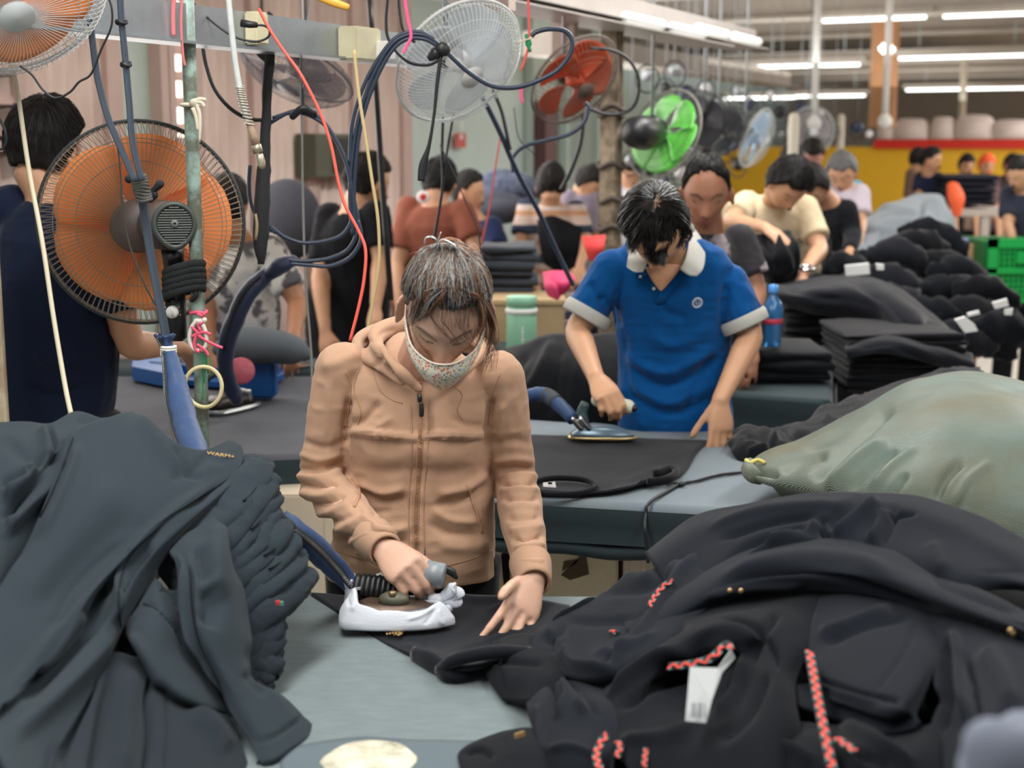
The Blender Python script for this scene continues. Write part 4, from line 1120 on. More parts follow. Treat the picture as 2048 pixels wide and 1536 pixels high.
fam2 = []
for i in range(260):
    a = rs.uniform(0, 6.28); ee = rs.uniform(0.3, 1.0); P = []
    for k in range(7):
        t = a+k*0.35; P.append(bc+Rw @ V(0.032*math.cos(t)*ee, 0.029*math.sin(t)*ee, 0.027*math.sqrt(max(0, 1-ee*ee))+0.006*math.sin(k)+rs.uniform(0, .004)))
    fam2.append(P)
strands('hair_strands', fam2, 0.0006, mat('hair_copper', (146, 98, 66)), cap, 3)
# metal hair clip
t = thing('hair_clip', 'silver metal hair clip gripping the bun on the woman\'s head', 'clip', W(880, 487, 2.50))
M_clip = mat('brushed_steel', (190, 194, 196), 0.28, metal=0.9)
b = MB(); A0, A1 = W(850, 482, 2.49), W(872, 486, 2.49); 
b.tube([W(849, 488, 2.49), W(852, 476, 2.49), W(862, 474, 2.49), W(872, 480, 2.50), W(874, 490, 2.50)], 0.010, 8, 4, ry=0.0015, side=(0, 1, 0)); b.build('jaw', M_clip, t)
b = MB(); b.tube([W(878, 494, 2.50), W(882, 480, 2.50), W(892, 481, 2.50), W(909, 490, 2.50), W(912, 498, 2.50)], 0.011, 8, 4, ry=0.0015, side=(0, 1, 0)); b.build('jaw', M_clip, t)
b = MB(); b.tube([W(872, 492, 2.495), W(877, 478, 2.49), W(882, 464, 2.49)], 0.0045, 8, 4, ry=0.001, side=(0, 1, 0)); b.build('lever', M_clip, t)

# ---- steam iron in a white cloth cover
def iron_frame(heel, tip, z):
    a, b_ = WZ(*heel, z), WZ(*tip, z); u = (b_-a); L = u.length; u.normalize(); return a, u, V(-u.y, u.x, 0), L
def outline(L, w, n=40):
    """teardrop sole outline (x along, y across)"""
    out = []
    for j in range(n):
        a = 2*math.pi*j/n; c, s_ = math.cos(a), math.sin(a)
        x = 0.5+0.5*math.copysign(abs(c)**0.9, c); taper = (1-x**2.4)**0.75 if x > 0 else 1
        taper = max(0, (1-x**2.2))**0.62 * min(1, (x/0.05)**0.5+0.15) if x > 0 else 0.15
        out.append((x*L, math.copysign(min(1, abs(s_)*1.6+0.02), s_)*w*taper*0.95 if abs(s_) > 1e-6 else 0))
    return out
t = thing('steam_iron', 'steam iron with a grey capped handle gripped by the woman, wrapped in white cloth', 'iron', WZ(800, 1245, TZ+.012))
io, iu, iv, iL = iron_frame((684, 1238), (908, 1252), TZ+0.012)
def ir(x, y, z): return io+iu*x+iv*y+V(0, 0, z)
def sole(w, z, inset=0, L=None): 
    return [ir(inset+x*(1-inset*2/iL), y, z) for x, y in outline(L or iL, w)]
b = MB(); b.loft([sole(0.060, 0.001), sole(0.062, 0.010), sole(0.058, 0.016, 0.006)]); b.build('soleplate', mat('worn_steel', (120, 104, 92), 0.4, metal=0.7, mott=0.3), t)
b = MB(); b.loft([sole(0.055, 0.014, 0.012), sole(0.050, 0.030, 0.02), sole(0.038, 0.040, 0.045)]); b.build('top_plate', mat('rusty_brown', (98, 78, 64), 0.45, metal=0.5, mott=0.5, mscale=25, col2=(58, 50, 46)), t)
b = MB(); b.tube([ir(0.10, -0.01, 0.038), ir(0.10, -0.01, 0.052), ir(0.10, -0.01, 0.058)], [0.030, 0.026, 0.016], 12, ry=[0.02, 0.018, 0.01], side=iu); b.build('valve_block', mat('olive_casting', (92, 92, 78), 0.5, metal=0.3), t)
b = MB(); b.tube([ir(0.10, -0.02, 0.056), ir(0.10, -0.02, 0.064)], 0.007, 6); b.build('bolt', mat('brass', (150, 136, 100), 0.35, metal=0.8), t)
b = MB()
for k in range(9): b.tube([ir(0.02+0.010*k, 0.016, 0.040), ir(0.022+0.010*k, 0.036, 0.070), ir(0.024+0.010*k, 0.050, 0.038)], 0.006, 6, 3)
o = b.build('rubber_bellows', M_black, t); o['kind'] = 'stuff'
hA, hB = W(778, 1130, 2.470), W(889, 1152, 2.455)
hu = (hB-hA).normalized()
b = MB(); b.tube([hA, hA.lerp(hB, .3), hA.lerp(hB, .66)], [0.016, 0.019, 0.021], 20, 3, rnd=True); b.build('handle', mat('cream_rubber', (198, 200, 182), 0.6, mott=0.1), t)
b = MB(); b.tube([hA.lerp(hB, .655), hA.lerp(hB, .67), hA.lerp(hB, .97), hA.lerp(hB, 1.0), hA.lerp(hB, 1.004)], [0.019, 0.0225, 0.0225, 0.0205, 0.004], 24); b.build('handle_cap', mat('grey_plastic', (134, 142, 146), 0.35), t)
b = MB(); b.box(hB+V(-0.006, -0.004, 0.017), (0.008, 0.004, 0.004)); b.build('slot', M_black, t, False)
b = MB(); b.tube([hB+V(0.0, 0.02, 0.008), hB+V(0.014, 0.02, 0.0), hB+V(0.020, 0.018, -0.008)], [0.008, 0.008, 0.004], 8, rnd=True); b.build('trigger', M_black, t)
b = MB(); b.tube([W(724, 1166, 2.50), W(750, 1160, 2.49), W(775, 1152, 2.48)], [0.008, 0.010, 0.010], 10, 4, rnd=True); b.tube([W(775, 1152, 2.48), W(790, 1140, 2.475)], 0.010, 10); b.build('handle_arm', mat('cream_rubber', (198, 200, 182)), t)
M_wcloth = mat('white_cotton', (206, 211, 219), 0.9, mott=0.04, bump=0.4, bscale=400, sheen=0.2)
rr = []
for z, w, ins in ((0.004, 0.060, 0.004), (0.0, 0.064, 0.0), (0.004, 0.0675, -0.003), (0.012, 0.066, -0.002), (0.020, 0.061, 0.006), (0.028, 0.054, 0.014), (0.033, 0.048, 0.022), (0.035, 0.044, 0.027), (0.031, 0.043, 0.028)):
    s_ = sole(w, z, ins)
    rr.append([p+V(0, 0, 0.030*math.exp(-((p-ir(0.01, 0, z)).length/0.05)**2)*(z/0.035)+0.012*math.exp(-((p-ir(0.21, 0, z)).length/0.05)**2)*(z/0.035)) for p in s_])
q = []
for i in range(len(rr)-1):
    q.append(rr[i])
    if i > 1: q.append([a.lerp(b_, 0.5) for a, b_ in zip(rr[i], rr[i+1])])
q.append(rr[-1])
b = MB(); b.loft(q, True, False)
cc = b.build('cloth_cover', M_wcloth, t, label='white cotton cover tied round the iron')
sd = cc.modifiers.new('sub', 'SUBSURF'); sd.levels = 2; sd.render_levels = 2
dg = bpy.context.evaluated_depsgraph_get(); dg.update(); me2 = bpy.data.meshes.new_from_object(cc.evaluated_get(dg)); cc.modifiers.clear(); cc.data = me2
displace(cc, lambda A, N_: 0.0014*vnoise(A*40)+crease_disp(pixn(A), [([(872, 1212), (840, 1232), (810, 1240)], 4, .003), ([(874, 1214), (858, 1238), (848, 1252)], 4, -.003), ([(876, 1216), (880, 1240), (890, 1252)], 4, .003), ([(868, 1208), (820, 1220), (770, 1215)], 4, -.002),
    ([(708, 1176), (712, 1200), (702, 1225)], 5, .003), ([(712, 1178), (735, 1205), (770, 1222)], 5, -.002), ([(704, 1178), (696, 1195), (700, 1215)], 4, -.003)]))
kn = W(878, 1200, 2.455)
b = MB(); b.ell(kn, (0.013, 0.012, 0.012), None, 12, 8); b.ell(kn+V(-0.010, -0.004, 0.004), (0.010, 0.009, 0.010), None, 12, 8); b.ell(kn+V(0.018, -0.008, -0.012), (0.008, 0.008, 0.009), None, 10, 8)
b.build('knot', M_wcloth, cc)
for pts, r_ in (([(880, 1198), (896, 1186), (906, 1176), (908, 1168)], (0.007, 0.012, 0.014, 0.006)), ([(882, 1200), (900, 1198), (915, 1204), (924, 1208)], (0.007, 0.012, 0.012, 0.004)), ([(884, 1196), (902, 1188), (916, 1190), (920, 1197)], (0.007, 0.013, 0.014, 0.009))):
    b = MB(); b.tube([W(x, y, 2.45-0.003*i) for i, (x, y) in enumerate(pts)], list(r_), 12, 5, ry=[x*0.35 for x in r_], side=(0.3, 0.2, 1)); b.build('knot_tail', M_wcloth, cc)
b = MB(); b.tube([W(875, 1196, 2.47), W(845, 1180, 2.50), W(815, 1168, 2.52)], [0.005, 0.010, 0.006], 10, 5, ry=[.003, .004, .003], side=(0, 0.4, 1)); b.build('cloth_fold', M_wcloth, cc)
b = MB(); b.tube([W(712, 1196, 2.50), W(706, 1180, 2.50), W(702, 1168, 2.505)], [0.024, 0.016, 0.015], 16, 4); b.build('cloth_neck', M_wcloth, cc)
b = MB()
for k in range(9):
    a = k*0.7; q0 = W(702, 1168, 2.505)+V(0.014*math.cos(a), 0.014*math.sin(a), 0); b.tube([q0, q0+V(0.006*math.cos(a), 0.006*math.sin(a), 0.012)], [0.005, 0.003], 6, rnd=True)
o = b.build('cloth_frill', M_wcloth, cc); o['kind'] = 'stuff'
# blue zipped hose sleeve to the iron
M_bluesl = mat('blue_nylon', (42, 70, 112), 0.55, mott=0.15, mscale=20, bump=0.5, bscale=90, sheen=0.2)
def zip_sleeve(pts, rad, zpts_off, label, m_, name='hose_sleeve', sidev=(0, -1, 0.5), sub=8):
    t = thing(name, label, 'hose', pts[0])
    b = MB(); b.tube(pts, rad, 18, sub); o = b.build('sleeve', m_, t)
    displace(o, lambda A, N_: 0.0022*vnoise(A*np.array([60, 60, 25]))+0.0012*vnoise(A*110))
    P = crs(pts, 24); rr_ = crs([V(r_, 0, 0) for r_ in rad], 24)
    sv = Vector(sidev).normalized(); b = MB(); ZP = []
    for i, p in enumerate(P):
        u = (P[min(i+1, len(P)-1)]-P[max(i-1, 0)]).normalized(); n_ = (sv-u*sv.dot(u)).normalized(); ZP.append((p+n_*(rr_[i].x+0.001), u, n_))
    b = MB(); rings = []
    for p, u, n_ in ZP:
        x = u.cross(n_); rings.append([p-x*0.007, p-x*0.006+n_*0.001, p+x*0.006+n_*0.001, p+x*0.007, p-n_*0.002])
    b.loft(rings); b.build('zip_tape', mat('black_tape', (40, 42, 46), 0.6), t)
    b = MB(); acc = 0; k = 0
    for i in range(len(ZP)-1):
        p, u, n_ = ZP[i]; L = (ZP[i+1][0]-p).length
        while acc < L:
            x = u.cross(n_); b.box(p+u*acc+n_*0.0025+x*(0.0012 if k % 2 else -0.0012), (0.0042, 0.0017, 0.002), Matrix((x, u, n_)).transposed()); acc += 0.0024; k += 1
        acc -= L
    o = b.build('zip_teeth', mat('silver_teeth', (176, 178, 176), 0.3, metal=0.8), t, False); o['kind'] = 'stuff'
    return t
zip_sleeve([W(560, 1040, 2.42), W(590, 1062, 2.42), W(635, 1100, 2.46), W(675, 1140, 2.50), W(703, 1172, 2.505)], [0.020, 0.022, 0.023, 0.021, 0.016], 0,
           'blue zipped hose sleeve running from the left clothes pile into the white wrapped iron', M_bluesl)
# ================================================================ the man in the blue polo shirt, his iron, the shirt he presses
bfold = [([(1190, 590), (1225, 620), (1240, 660)], 10, -.008), ([(1200, 600), (1222, 660), (1232, 720)], 8, -.006), ([(1455, 560), (1448, 620), (1452, 680)], 9, -.009),
 ([(1240, 700), (1330, 745), (1440, 690)], 11, .009), ([(1245, 725), (1335, 775), (1445, 715)], 10, -.009), ([(1245, 760), (1340, 805), (1450, 750)], 10, .007), ([(1245, 785), (1345, 828), (1455, 780)], 9, -.007),
 ([(1290, 660), (1350, 690), (1430, 650)], 12, .005), ([(1250, 660), (1250, 740), (1280, 820)], 9, -.006), ([(1430, 700), (1390, 780), (1360, 850)], 10, -.007), ([(1455, 700), (1420, 790), (1400, 860)], 9, .006),
 ([(1240, 760), (1280, 840), (1300, 865)], 10, .006), ([(1320, 590), (1330, 620), (1380, 640)], 8, -.004), ([(1480, 560), (1500, 600), (1490, 640)], 8, .004), ([(1180, 560), (1195, 590), (1215, 605)], 7, -.007)]
root_b, PB = person('man in a royal blue polo shirt with grey collar, ironing at the middle table', (1311, 458, 3.98), hs=1.02, yaw=-20, pitch=56, roll=-5,
    sh=((1222, 545, 4.18), (1456, 572, 4.20)), arms=(((1154, 662, 4.16), (1192, 756, 3.92)), ((1502, 672, 4.18), (1440, 800, 4.02))), hip=(1345, 872, 4.32),
    skin=(200, 152, 118), top=(22, 84, 170), top_name='polo_shirt', hair='short', voxel=0.0055, creases=bfold, hair_thick=0.018,
    torso_px=[(905, 1232, 1472, 4.32, 0.11), (868, 1234, 1466, 4.32, 0.115), (800, 1236, 1462, 4.30, 0.115), (720, 1236, 1458, 4.28, 0.118), (640, 1228, 1462, 4.25, 0.120), (585, 1214, 1464, 4.22, 0.115), (530, 1206, 1468, 4.20, 0.095), (500, 1232, 1448, 4.20, 0.080), (478, 1262, 1408, 4.20, 0.062)],
    top_mat=mat('royal_blue_pique', (8, 78, 140), 0.85, mott=0.06, mscale=9, sheen=0.3, bump=0.6, bscale=600), bulk=1.0,
    hand_kw={0: dict(d=W(1218, 797, 3.84)-W(1192, 756, 3.92), s=V(0.9, 0.1, 0.3), p=V(0.1, 0.6, -0.7), curls=[(50, 50, 30)]*4, thumb=(0.4, 0.8, 0.3)),
             1: dict(d=V(0.02, -0.25, -1), s=V(-0.95, -0.3, 0), p=V(-0.15, 0.8, -0.3), curls=[(8, 14, 8), (12, 18, 10), (14, 20, 10), (18, 24, 12)], thumb=(0.55, 0.3, 0.1), spread=1.2)})
tpol = bvh(PB['shirt'])
M_greyknit = mat('grey_knit', (182, 182, 176), 0.9, sheen=0.2, bump=0.5, bscale=400)
# collar wings
for pts in ([(1258, 506, 4.10), (1252, 520, 4.07), (1262, 538, 4.05), (1286, 536, 4.04), (1292, 520, 4.06), (1275, 500, 4.12)],):
    pass
def wing(rows, name='collar'):
    o = sheet(name, rows, M_greyknit, root_b, nu=6, nv=6, thick=0.004, noise=(0.001, 20)); return o
wing([[(1264, 492, 4.13), (1256, 512, 4.06), (1253, 534, 4.05)], [(1278, 500, 4.09), (1272, 520, 4.04), (1268, 543, 4.025)], [(1298, 518, 4.06), (1292, 530, 4.025), (1286, 544, 4.02)]])
wing([[(1374, 446, 4.26), (1390, 458, 4.26), (1406, 480, 4.24)], [(1378, 478, 4.15), (1396, 492, 4.12), (1411, 512, 4.10)], [(1372, 512, 4.07), (1390, 524, 4.04), (1406, 538, 4.03)], [(1360, 538, 4.04), (1378, 550, 4.02), (1394, 552, 4.02)]])
b = MB(); b.tube([W(1262, 500, 4.12), W(1275, 478, 4.2), W(1320, 462, 4.28), W(1365, 455, 4.27), W(1382, 462, 4.22)], 0.022, 12, 4, ry=0.012, side=(0, 0, 1)); b.build('collar_band', M_greyknit, root_b)
# skin in the open neck: v shape plate following the chest
sk = skin_mat('skin_200_152', (200, 152, 118))
vv = sheet('neckline_skin', [[(1290, 535, 4.075), (1330, 528, 4.07), (1366, 530, 4.075)], [(1302, 558, 4.07), (1326, 552, 4.065), (1350, 552, 4.07)], [(1316, 578, 4.075), (1322, 582, 4.072), (1328, 578, 4.075)]], mat('chest_skin', (196, 146, 112), 0.5), root_b, nu=6, nv=6, thick=0.01, noise=(0, 1))
h0 = None
strip(tpol, [(1286, 548), (1305, 570), (1321, 588)], 0.018, 0.004, 0.003, 'placket', mat('royal_blue_pique', (18, 82, 172)), root_b, 5)
strip(tpol, [(1362, 545), (1345, 568), (1326, 590), (1318, 604)], 0.024, 0.005, 0.003, 'placket', mat('royal_blue_pique', (18, 82, 172)), root_b, 5)
for x, y in ((1308, 577), (1281, 552)):
    p, n = hit(tpol, x, y, 0.008, 4.1); b = MB(); b.lathe([(0, 0.002), (0.0045, 0.002), (0.005, 0), (0.0045, -0.001)], p, frame_z(n), 12); b.build('button', mat('pearl_button', (220, 222, 226), 0.25), root_b)
# grey sleeve bands
for (S, E, Wr) in PB['al']:
    u = (E-S).normalized(); c = S.lerp(E, .72); x = u.orthogonal().normalized(); y = u.cross(x); b = MB(); rings = []
    for t_, r_ in ((-0.022, 0.070), (-0.012, 0.0735), (0.012, 0.0725), (0.016, 0.070), (0.014, 0.062)):
        rings.append([c+u*t_+(x*math.cos(2*math.pi*j/40)+y*math.sin(2*math.pi*j/40))*r_ for j in range(40)])
    b.loft(rings, True, False); b.build('sleeve_band', M_greyknit, root_b)
# round U badge on the chest
p, n = hit(tpol, 1394, 605, 0.002, 4.1)
Mb = frame_z(n, (0, 0, 1)); Mb = Matrix((Mb.col[0], Mb.col[1], Mb.col[2])).transposed()
M_badge = mat('badge_white', (206, 214, 222), 0.7)
b = MB(); b.tube([p+Mb @ V(0.0145*math.cos(a), 0.0145*math.sin(a), 0) for a in [k*math.pi/12 for k in range(24)]], 0.0020, 6, closed=True); b.build('badge_ring', M_badge, root_b)
b = MB(); b.tube([p+Mb @ V(0.0108*math.cos(a), 0.0108*math.sin(a), 0) for a in [k*math.pi/12 for k in range(24)]], 0.0008, 6, closed=True); b.build('badge_ring', M_badge, root_b)
text('U', p+n*0.001, 0.017, Mb, M_badge, root_b, 0.001, 'badge_letter')
for c in root_b.children:
    if c.name.startswith('badge_letter'): pass
# hair strands from the crown whorl
capb = [o for o in root_b.children if o.name.startswith('hair')][0]; tcb = bvh(capb); tbb = bvh(PB['body'])
whorl, _ = hit(tcb, 1312, 402, 0.0, 3.95); HCb = PB['T'] @ V(0, -0.01, 0.01); Rb = PB['T'].to_3x3()
wd = (whorl-HCb).normalized(); ux = wd.orthogonal().normalized(); uy = wd.cross(ux)
P_all = []
for i in range(900):
    a = rs.uniform(0, 2*math.pi); d0 = ux*math.cos(a)+uy*math.sin(a); tmax = rs.uniform(0.8, 1.7); off = rs.uniform(.001, .008); t0 = rs.uniform(0.0, 0.8)*tmax*0.6+0.05
    P = []; sw = rs.uniform(-.25, .25)
    for k in range(6):
        t_ = t0+(tmax-t0)*k/5; dd = (d0*math.cos(sw*t_)+wd.cross(d0)*math.sin(sw*t_)); dr = wd*math.cos(t_)+dd*math.sin(t_)
        lc = Rb.inverted() @ dr
        if lc.z < -0.15 and lc.y > -0.2: break
        if lc.y > 0.72 and lc.z < 0.50 and abs(lc.x) < .6: break
        h = tcb.ray_cast(HCb+dr*0.35, -dr); P.append((h[0] if h[0] is not None else HCb+dr*0.11)+dr*off*(0.5 if abs(math.atan2(dr.dot(uy), dr.dot(ux))) < 0 else 1))
    if len(P) > 2: P_all.append(P)
def pf2(n, S, Ms, E, Yb, jit=5, tree=tcb):
    for _ in range(n):
        a = rs.random(); b_ = min(1, max(0, a+rs.uniform(-.15, .15)))
        pts = [(S[0][0]*(1-a)+S[1][0]*a, S[0][1]*(1-a)+S[1][1]*a)]+[(m0[0]*(1-b_)+m1[0]*b_, m0[1]*(1-b_)+m1[1]*b_) for m0, m1 in Ms+[E]]
        P = []
        for x, y in pts:
            x += rs.uniform(-jit, jit); y += rs.uniform(-jit, jit); h, nn = hit(tree, x, y, 0.004); Yv = h.y-rs.uniform(0.0, 0.012) if h is not None and h.y < Yb+0.3 else Yb
            P.append(W(x, y, Yv))
        P_all.append(crs(P, 3))
pf2(260, ((1285, 430), (1350, 440)), [((1285, 470), (1350, 480)), ((1288, 500), (1335, 505))], ((1296, 524), (1330, 530)), 3.90)
pf2(120, ((1290, 420), (1310, 430)), [((1262, 450), (1285, 470))], ((1252, 490), (1265, 510)), 3.92)
pf2(100, ((1340, 430), (1375, 440)), [((1345, 460), (1382, 470))], ((1335, 490), (1365, 500)), 3.95)
strands('hair_strands', P_all, 0.0011, mat('black_strand', (26, 24, 24), 0.3), capb, 3)
strip(tcb, [(1316, 392), (1310, 408), (1304, 428), (1296, 450), (1290, 468)], 0.012, 0.0035, 0.0012, 'scalp_part', mat('scalp', (132, 104, 82), 0.7), capb, 6)
for a_, b_9 in (((1330, 398), (1306, 404)), ((1322, 414), (1300, 402))): strip(tcb, [a_, ((a_[0]+b_9[0])/2, (a_[1]+b_9[1])/2+2), b_9], 0.008, 0.0035, 0.0012, 'scalp_part', mat('scalp', (132, 104, 82), 0.7), capb, 4)
# his iron
t = thing('steam_iron', 'blue grey steam iron with a cream handle in the blue polo man\'s hand', 'iron', WZ(1205, 878, TZ+.01))
io, iu, iv, iL = iron_frame((1136, 872), (1274, 880), TZ+0.012)
b = MB(); b.loft([sole(0.060, 0.001), sole(0.062, 0.006), sole(0.060, 0.010, 0.004)]); b.build('soleplate', mat('brass_edge', (190, 168, 120), 0.3, metal=0.8), t)
b = MB(); b.loft([sole(0.058, 0.010, 0.006), sole(0.055, 0.018, 0.014), sole(0.047, 0.030, 0.034), sole(0.030, 0.038, 0.06)]); b.build('housing', mat('steel_blue_paint', (112, 136, 152), 0.3, metal=0.3, mott=0.1), t)
b = MB(); b.tube([ir(0.045, 0, 0.03), ir(0.04, 0.005, 0.07), ir(0.05, 0.005, 0.10)], [0.020, 0.016, 0.013], 12, 4); b.build('stem', mat('dark_green_plastic', (56, 76, 80), 0.5), t)
hA, hB = W(1196, 800, 3.93), W(1256, 814, 3.885)
b = MB(); b.tube([hA, hB], [0.020, 0.021], 18, rnd=True); b.build('handle', mat('cream_rubber', (198, 200, 182)), t)
b = MB(); b.tube([hB, hB.lerp(hA, -.12), hB.lerp(hA, -.2)], [0.018, 0.017, 0.010], 14, rnd=True); b.build('handle_cap', M_black, t)
for k in (0, 1):
    b = MB(); q = W(1146+k*16, 838+k*0, 3.93); b.tube([q, q+V(0.022, 0, -0.026)], 0.009, 10, rnd=True); b.build('fitting', mat('chrome', (215, 218, 220), 0.15, metal=1), t)
zz = thing('hose', 'blue zipped hose sleeve with a dark band feeding the blue polo man\'s iron', 'hose', W(1100, 790, 4.0))
b = MB(); b.tube([W(1040, 800, 4.05), W(1062, 790, 4.05), W(1090, 790, 4.03), W(1120, 812, 3.98), W(1146, 838, 3.93)], [.018, .020, .021, .020, .018], 14, 6); o = b.build('sleeve', M_bluesl, zz); displace(o, lambda A, N_: .002*vnoise(A*70))
b = MB(); b.tube([W(1088, 789, 4.03), W(1100, 794, 4.02), W(1112, 805, 3.99)], 0.0225, 14, 4); b.build('band', mat('charcoal_tape', (58, 62, 66), 0.7), zz)
# black t-shirt spread on the middle table
z1 = TZ+0.006
M_blk = mat('black_jersey', (25, 27, 33), 0.92, mott=0.1, mscale=10, sheen=0.3, bump=0.3, bscale=400)
M_blk2 = mat('black_jersey_dark', (18, 20, 24), 0.92, mott=0.12, mscale=10, sheen=0.3, bump=0.3, bscale=400)
def q(px, py, dz=0.0): return p3(px, py, z1+dz)
t = thing('garment', 'black t-shirt spread flat on the middle table with a small white care label', 'garment', WZ(1180, 930, z1))
sheet('front_panel', [[q(965, 868), q(1060, 868), q(1180, 872), q(1290, 876), q(1420, 880)], [q(950, 890), q(1060, 892), q(1180, 896), q(1290, 898), q(1395, 902, .002)],
                      [q(940, 925), q(1060, 925), q(1170, 928, .003), q(1270, 932), q(1372, 938, .004)], [q(955, 955), q(1050, 955, .004), q(1150, 962, .006), q(1260, 958, .006), q(1345, 952, .012)],
                      [q(965, 972), q(1060, 980, .012), q(1160, 985, .010), q(1240, 976, .014), q(1290, 962, .014)]], M_blk, t, nu=8, nv=8, thick=0.006, noise=(0.0015, 9),
      creases=[([(1060, 962), (1140, 958), (1200, 975), (1245, 968)], 4, -.004), ([(1250, 965), (1300, 945), (1345, 938)], 5, .006), ([(1100, 905), (1250, 912), (1380, 908)], 4, -.001)])
b = MB(); b.tube([WZ(1068, 965, z1+.014), WZ(1110, 956, z1+.018), WZ(1170, 960, z1+.018), WZ(1192, 975, z1+.014), WZ(1150, 988, z1+.01), WZ(1080, 988, z1+.010), WZ(1060, 978, z1+.012)], 0.0075, 8, 5, closed=True); b.build('neckband', M_blk2, t)
b = MB(); b.tube([WZ(1310, 948, z1+.018), WZ(1340, 938, z1+.020), WZ(1352, 945, z1+.018), WZ(1335, 958, z1+.016), WZ(1295, 964, z1+.014)], 0.010, 10, 5); b.build('sleeve_opening', M_blk2, t)
b = MB(); vs = [W(1086, 973, 3.455), W(1110, 971, 3.452), W(1112, 983, 3.447), W(1086, 985, 3.449)]; b.loft([[v+V(0, -.008, .010) for v in vs], [v+V(0, -.008, .012) for v in vs]]); b.build('care_label', mat('paper_white', (230, 228, 226), 0.7), t, False)
b = MB(); vs = [W(1096, 975, 3.44), W(1104, 975, 3.44), W(1104, 978, 3.44), W(1096, 978, 3.44)]; b.loft([[v+V(0, -.004, .013) for v in vs], [v+V(0, -.004, .0145) for v in vs]]); b.build('print', mat('red_print', (196, 60, 50), 0.7), t, False)
# black cord lying over the table edge
b = MB(); b.tube([WZ(1490, 944, TZ+.006), WZ(1440, 950, TZ+.006), WZ(1392, 962, TZ+.006), WZ(1362, 968, TZ+.006), WZ(1330, 985, TZ+.007), WZ(1298, 1006, TZ+.006), W(1291, 1030, 3.30), W(1290, 1060, 3.27), W(1294, 1095, 3.28), W(1296, 1125, 3.28)], 0.0042, 8, 5)
b.tube([WZ(1362, 968, TZ+.010), WZ(1348, 966, TZ+.010), WZ(1334, 969, TZ+.008)], 0.0035, 6, 4, rnd=True)
o = b.build('cord', M_dark); tag(o, 'frayed black cord lying across the middle table and hanging over its front edge', 'cord'); displace(o, lambda A, N_: .0012*vnoise(A*220))
b = MB(); p = W(1364, 968, 3.455); b.ell(WZ(1364, 968, TZ+.009), (.010, .008, .007), None, 10, 8); k_ = b.build('knot', M_dark, o)
# garment under the woman's hands
z2 = TZ+0.005
def q2(px, py, dz=0.0): return p3(px, py, z2+dz)
t = thing('garment', 'black trousers with a gold printed mark lying under the woman\'s iron and flat hand', 'garment', WZ(860, 1260, z2))
M_coal = mat('coal_jersey', (25, 28, 34), 0.92, mott=0.1, mscale=10, sheen=0.35, bump=0.3, bscale=400)
sheet('front_panel', [[q2(620, 1186), q2(720, 1192), q2(840, 1192, .006), q2(960, 1190, .010), q2(1060, 1196, .02), q2(1140, 1208, .02)],
                      [q2(660, 1212), q2(740, 1222), q2(850, 1228, .0), q2(960, 1222, .004), q2(1060, 1232, .008), q2(1130, 1250, .012)],
                      [q2(705, 1242), q2(780, 1258), q2(870, 1266), q2(960, 1262, .002), q2(1050, 1272, .004), q2(1130, 1290, .008)],
                      [q2(752, 1272), q2(820, 1288), q2(890, 1298, .002), q2(960, 1296, .004), q2(1040, 1300, .004), q2(1130, 1315, .008)],
                      [q2(790, 1295), q2(838, 1312, .006), q2(895, 1328, .022), q2(950, 1330, .030), q2(1010, 1310, .030), q2(1100, 1320, .02)]], M_coal, t, nu=9, nv=9, thick=0.008, noise=(0.002, 8),
      creases=[([(905, 1308), (960, 1290), (1010, 1275), (1060, 1262)], 4, -.005), ([(800, 1288), (850, 1300), (890, 1316)], 5, .003), ([(850, 1288), (842, 1305), (834, 1318)], 3, -.004), ([(980, 1220), (1010, 1215), (1040, 1225)], 6, .006), ([(900, 1192), (960, 1200), (1010, 1198)], 7, .005)])
b = MB(); b.tube([WZ(880, 1340, TZ+.012), WZ(905, 1322, TZ+.038), WZ(950, 1310, TZ+.052), WZ(1000, 1304, TZ+.05), WZ(1060, 1305, TZ+.04)], [.010, .011, .011, .012, .010], 10, 5)
b.tube([WZ(880, 1340, TZ+.012), WZ(900, 1352, TZ+.012), WZ(940, 1350, TZ+.010), WZ(985, 1336, TZ+.010), WZ(1040, 1330, TZ+.010)], [.010, .011, .010, .010, .009], 10, 5); b.build('leg_opening', M_coal, t)['kind'] = 'stuff'
b = MB(); b.tube([WZ(830, 1308, TZ+.010), WZ(860, 1322, TZ+.014), WZ(890, 1340, TZ+.012)], [.014, .018, .016], 12, 5, ry=[.010, .012, .012], side=(0, 0, 1)); b.build('leg_hem', M_coal, t)
M_gold = mat('gold_print', (184, 152, 96), 0.4, metal=0.4)
def zprint(pts, z, nm, parent, m_=M_gold):
    b = MB(); vs = [WZ(x, y, z) for x, y in pts]; b.loft([vs, [v+V(0, 0, .0008) for v in vs]]); return b.build(nm, m_, parent, False)
zprint([(788, 1267), (806, 1267), (797, 1272)], TZ+.0125, 'print', t); zprint([(786, 1271), (808, 1262), (800, 1268)], TZ+.0125, 'print', t)
for k in range(6): zprint([(772+k*6, 1267-k*0.8), (776+k*6, 1266-k*0.8), (776+k*6, 1269-k*0.8), (772+k*6, 1270-k*0.8)], TZ+.0125, 'print', t)
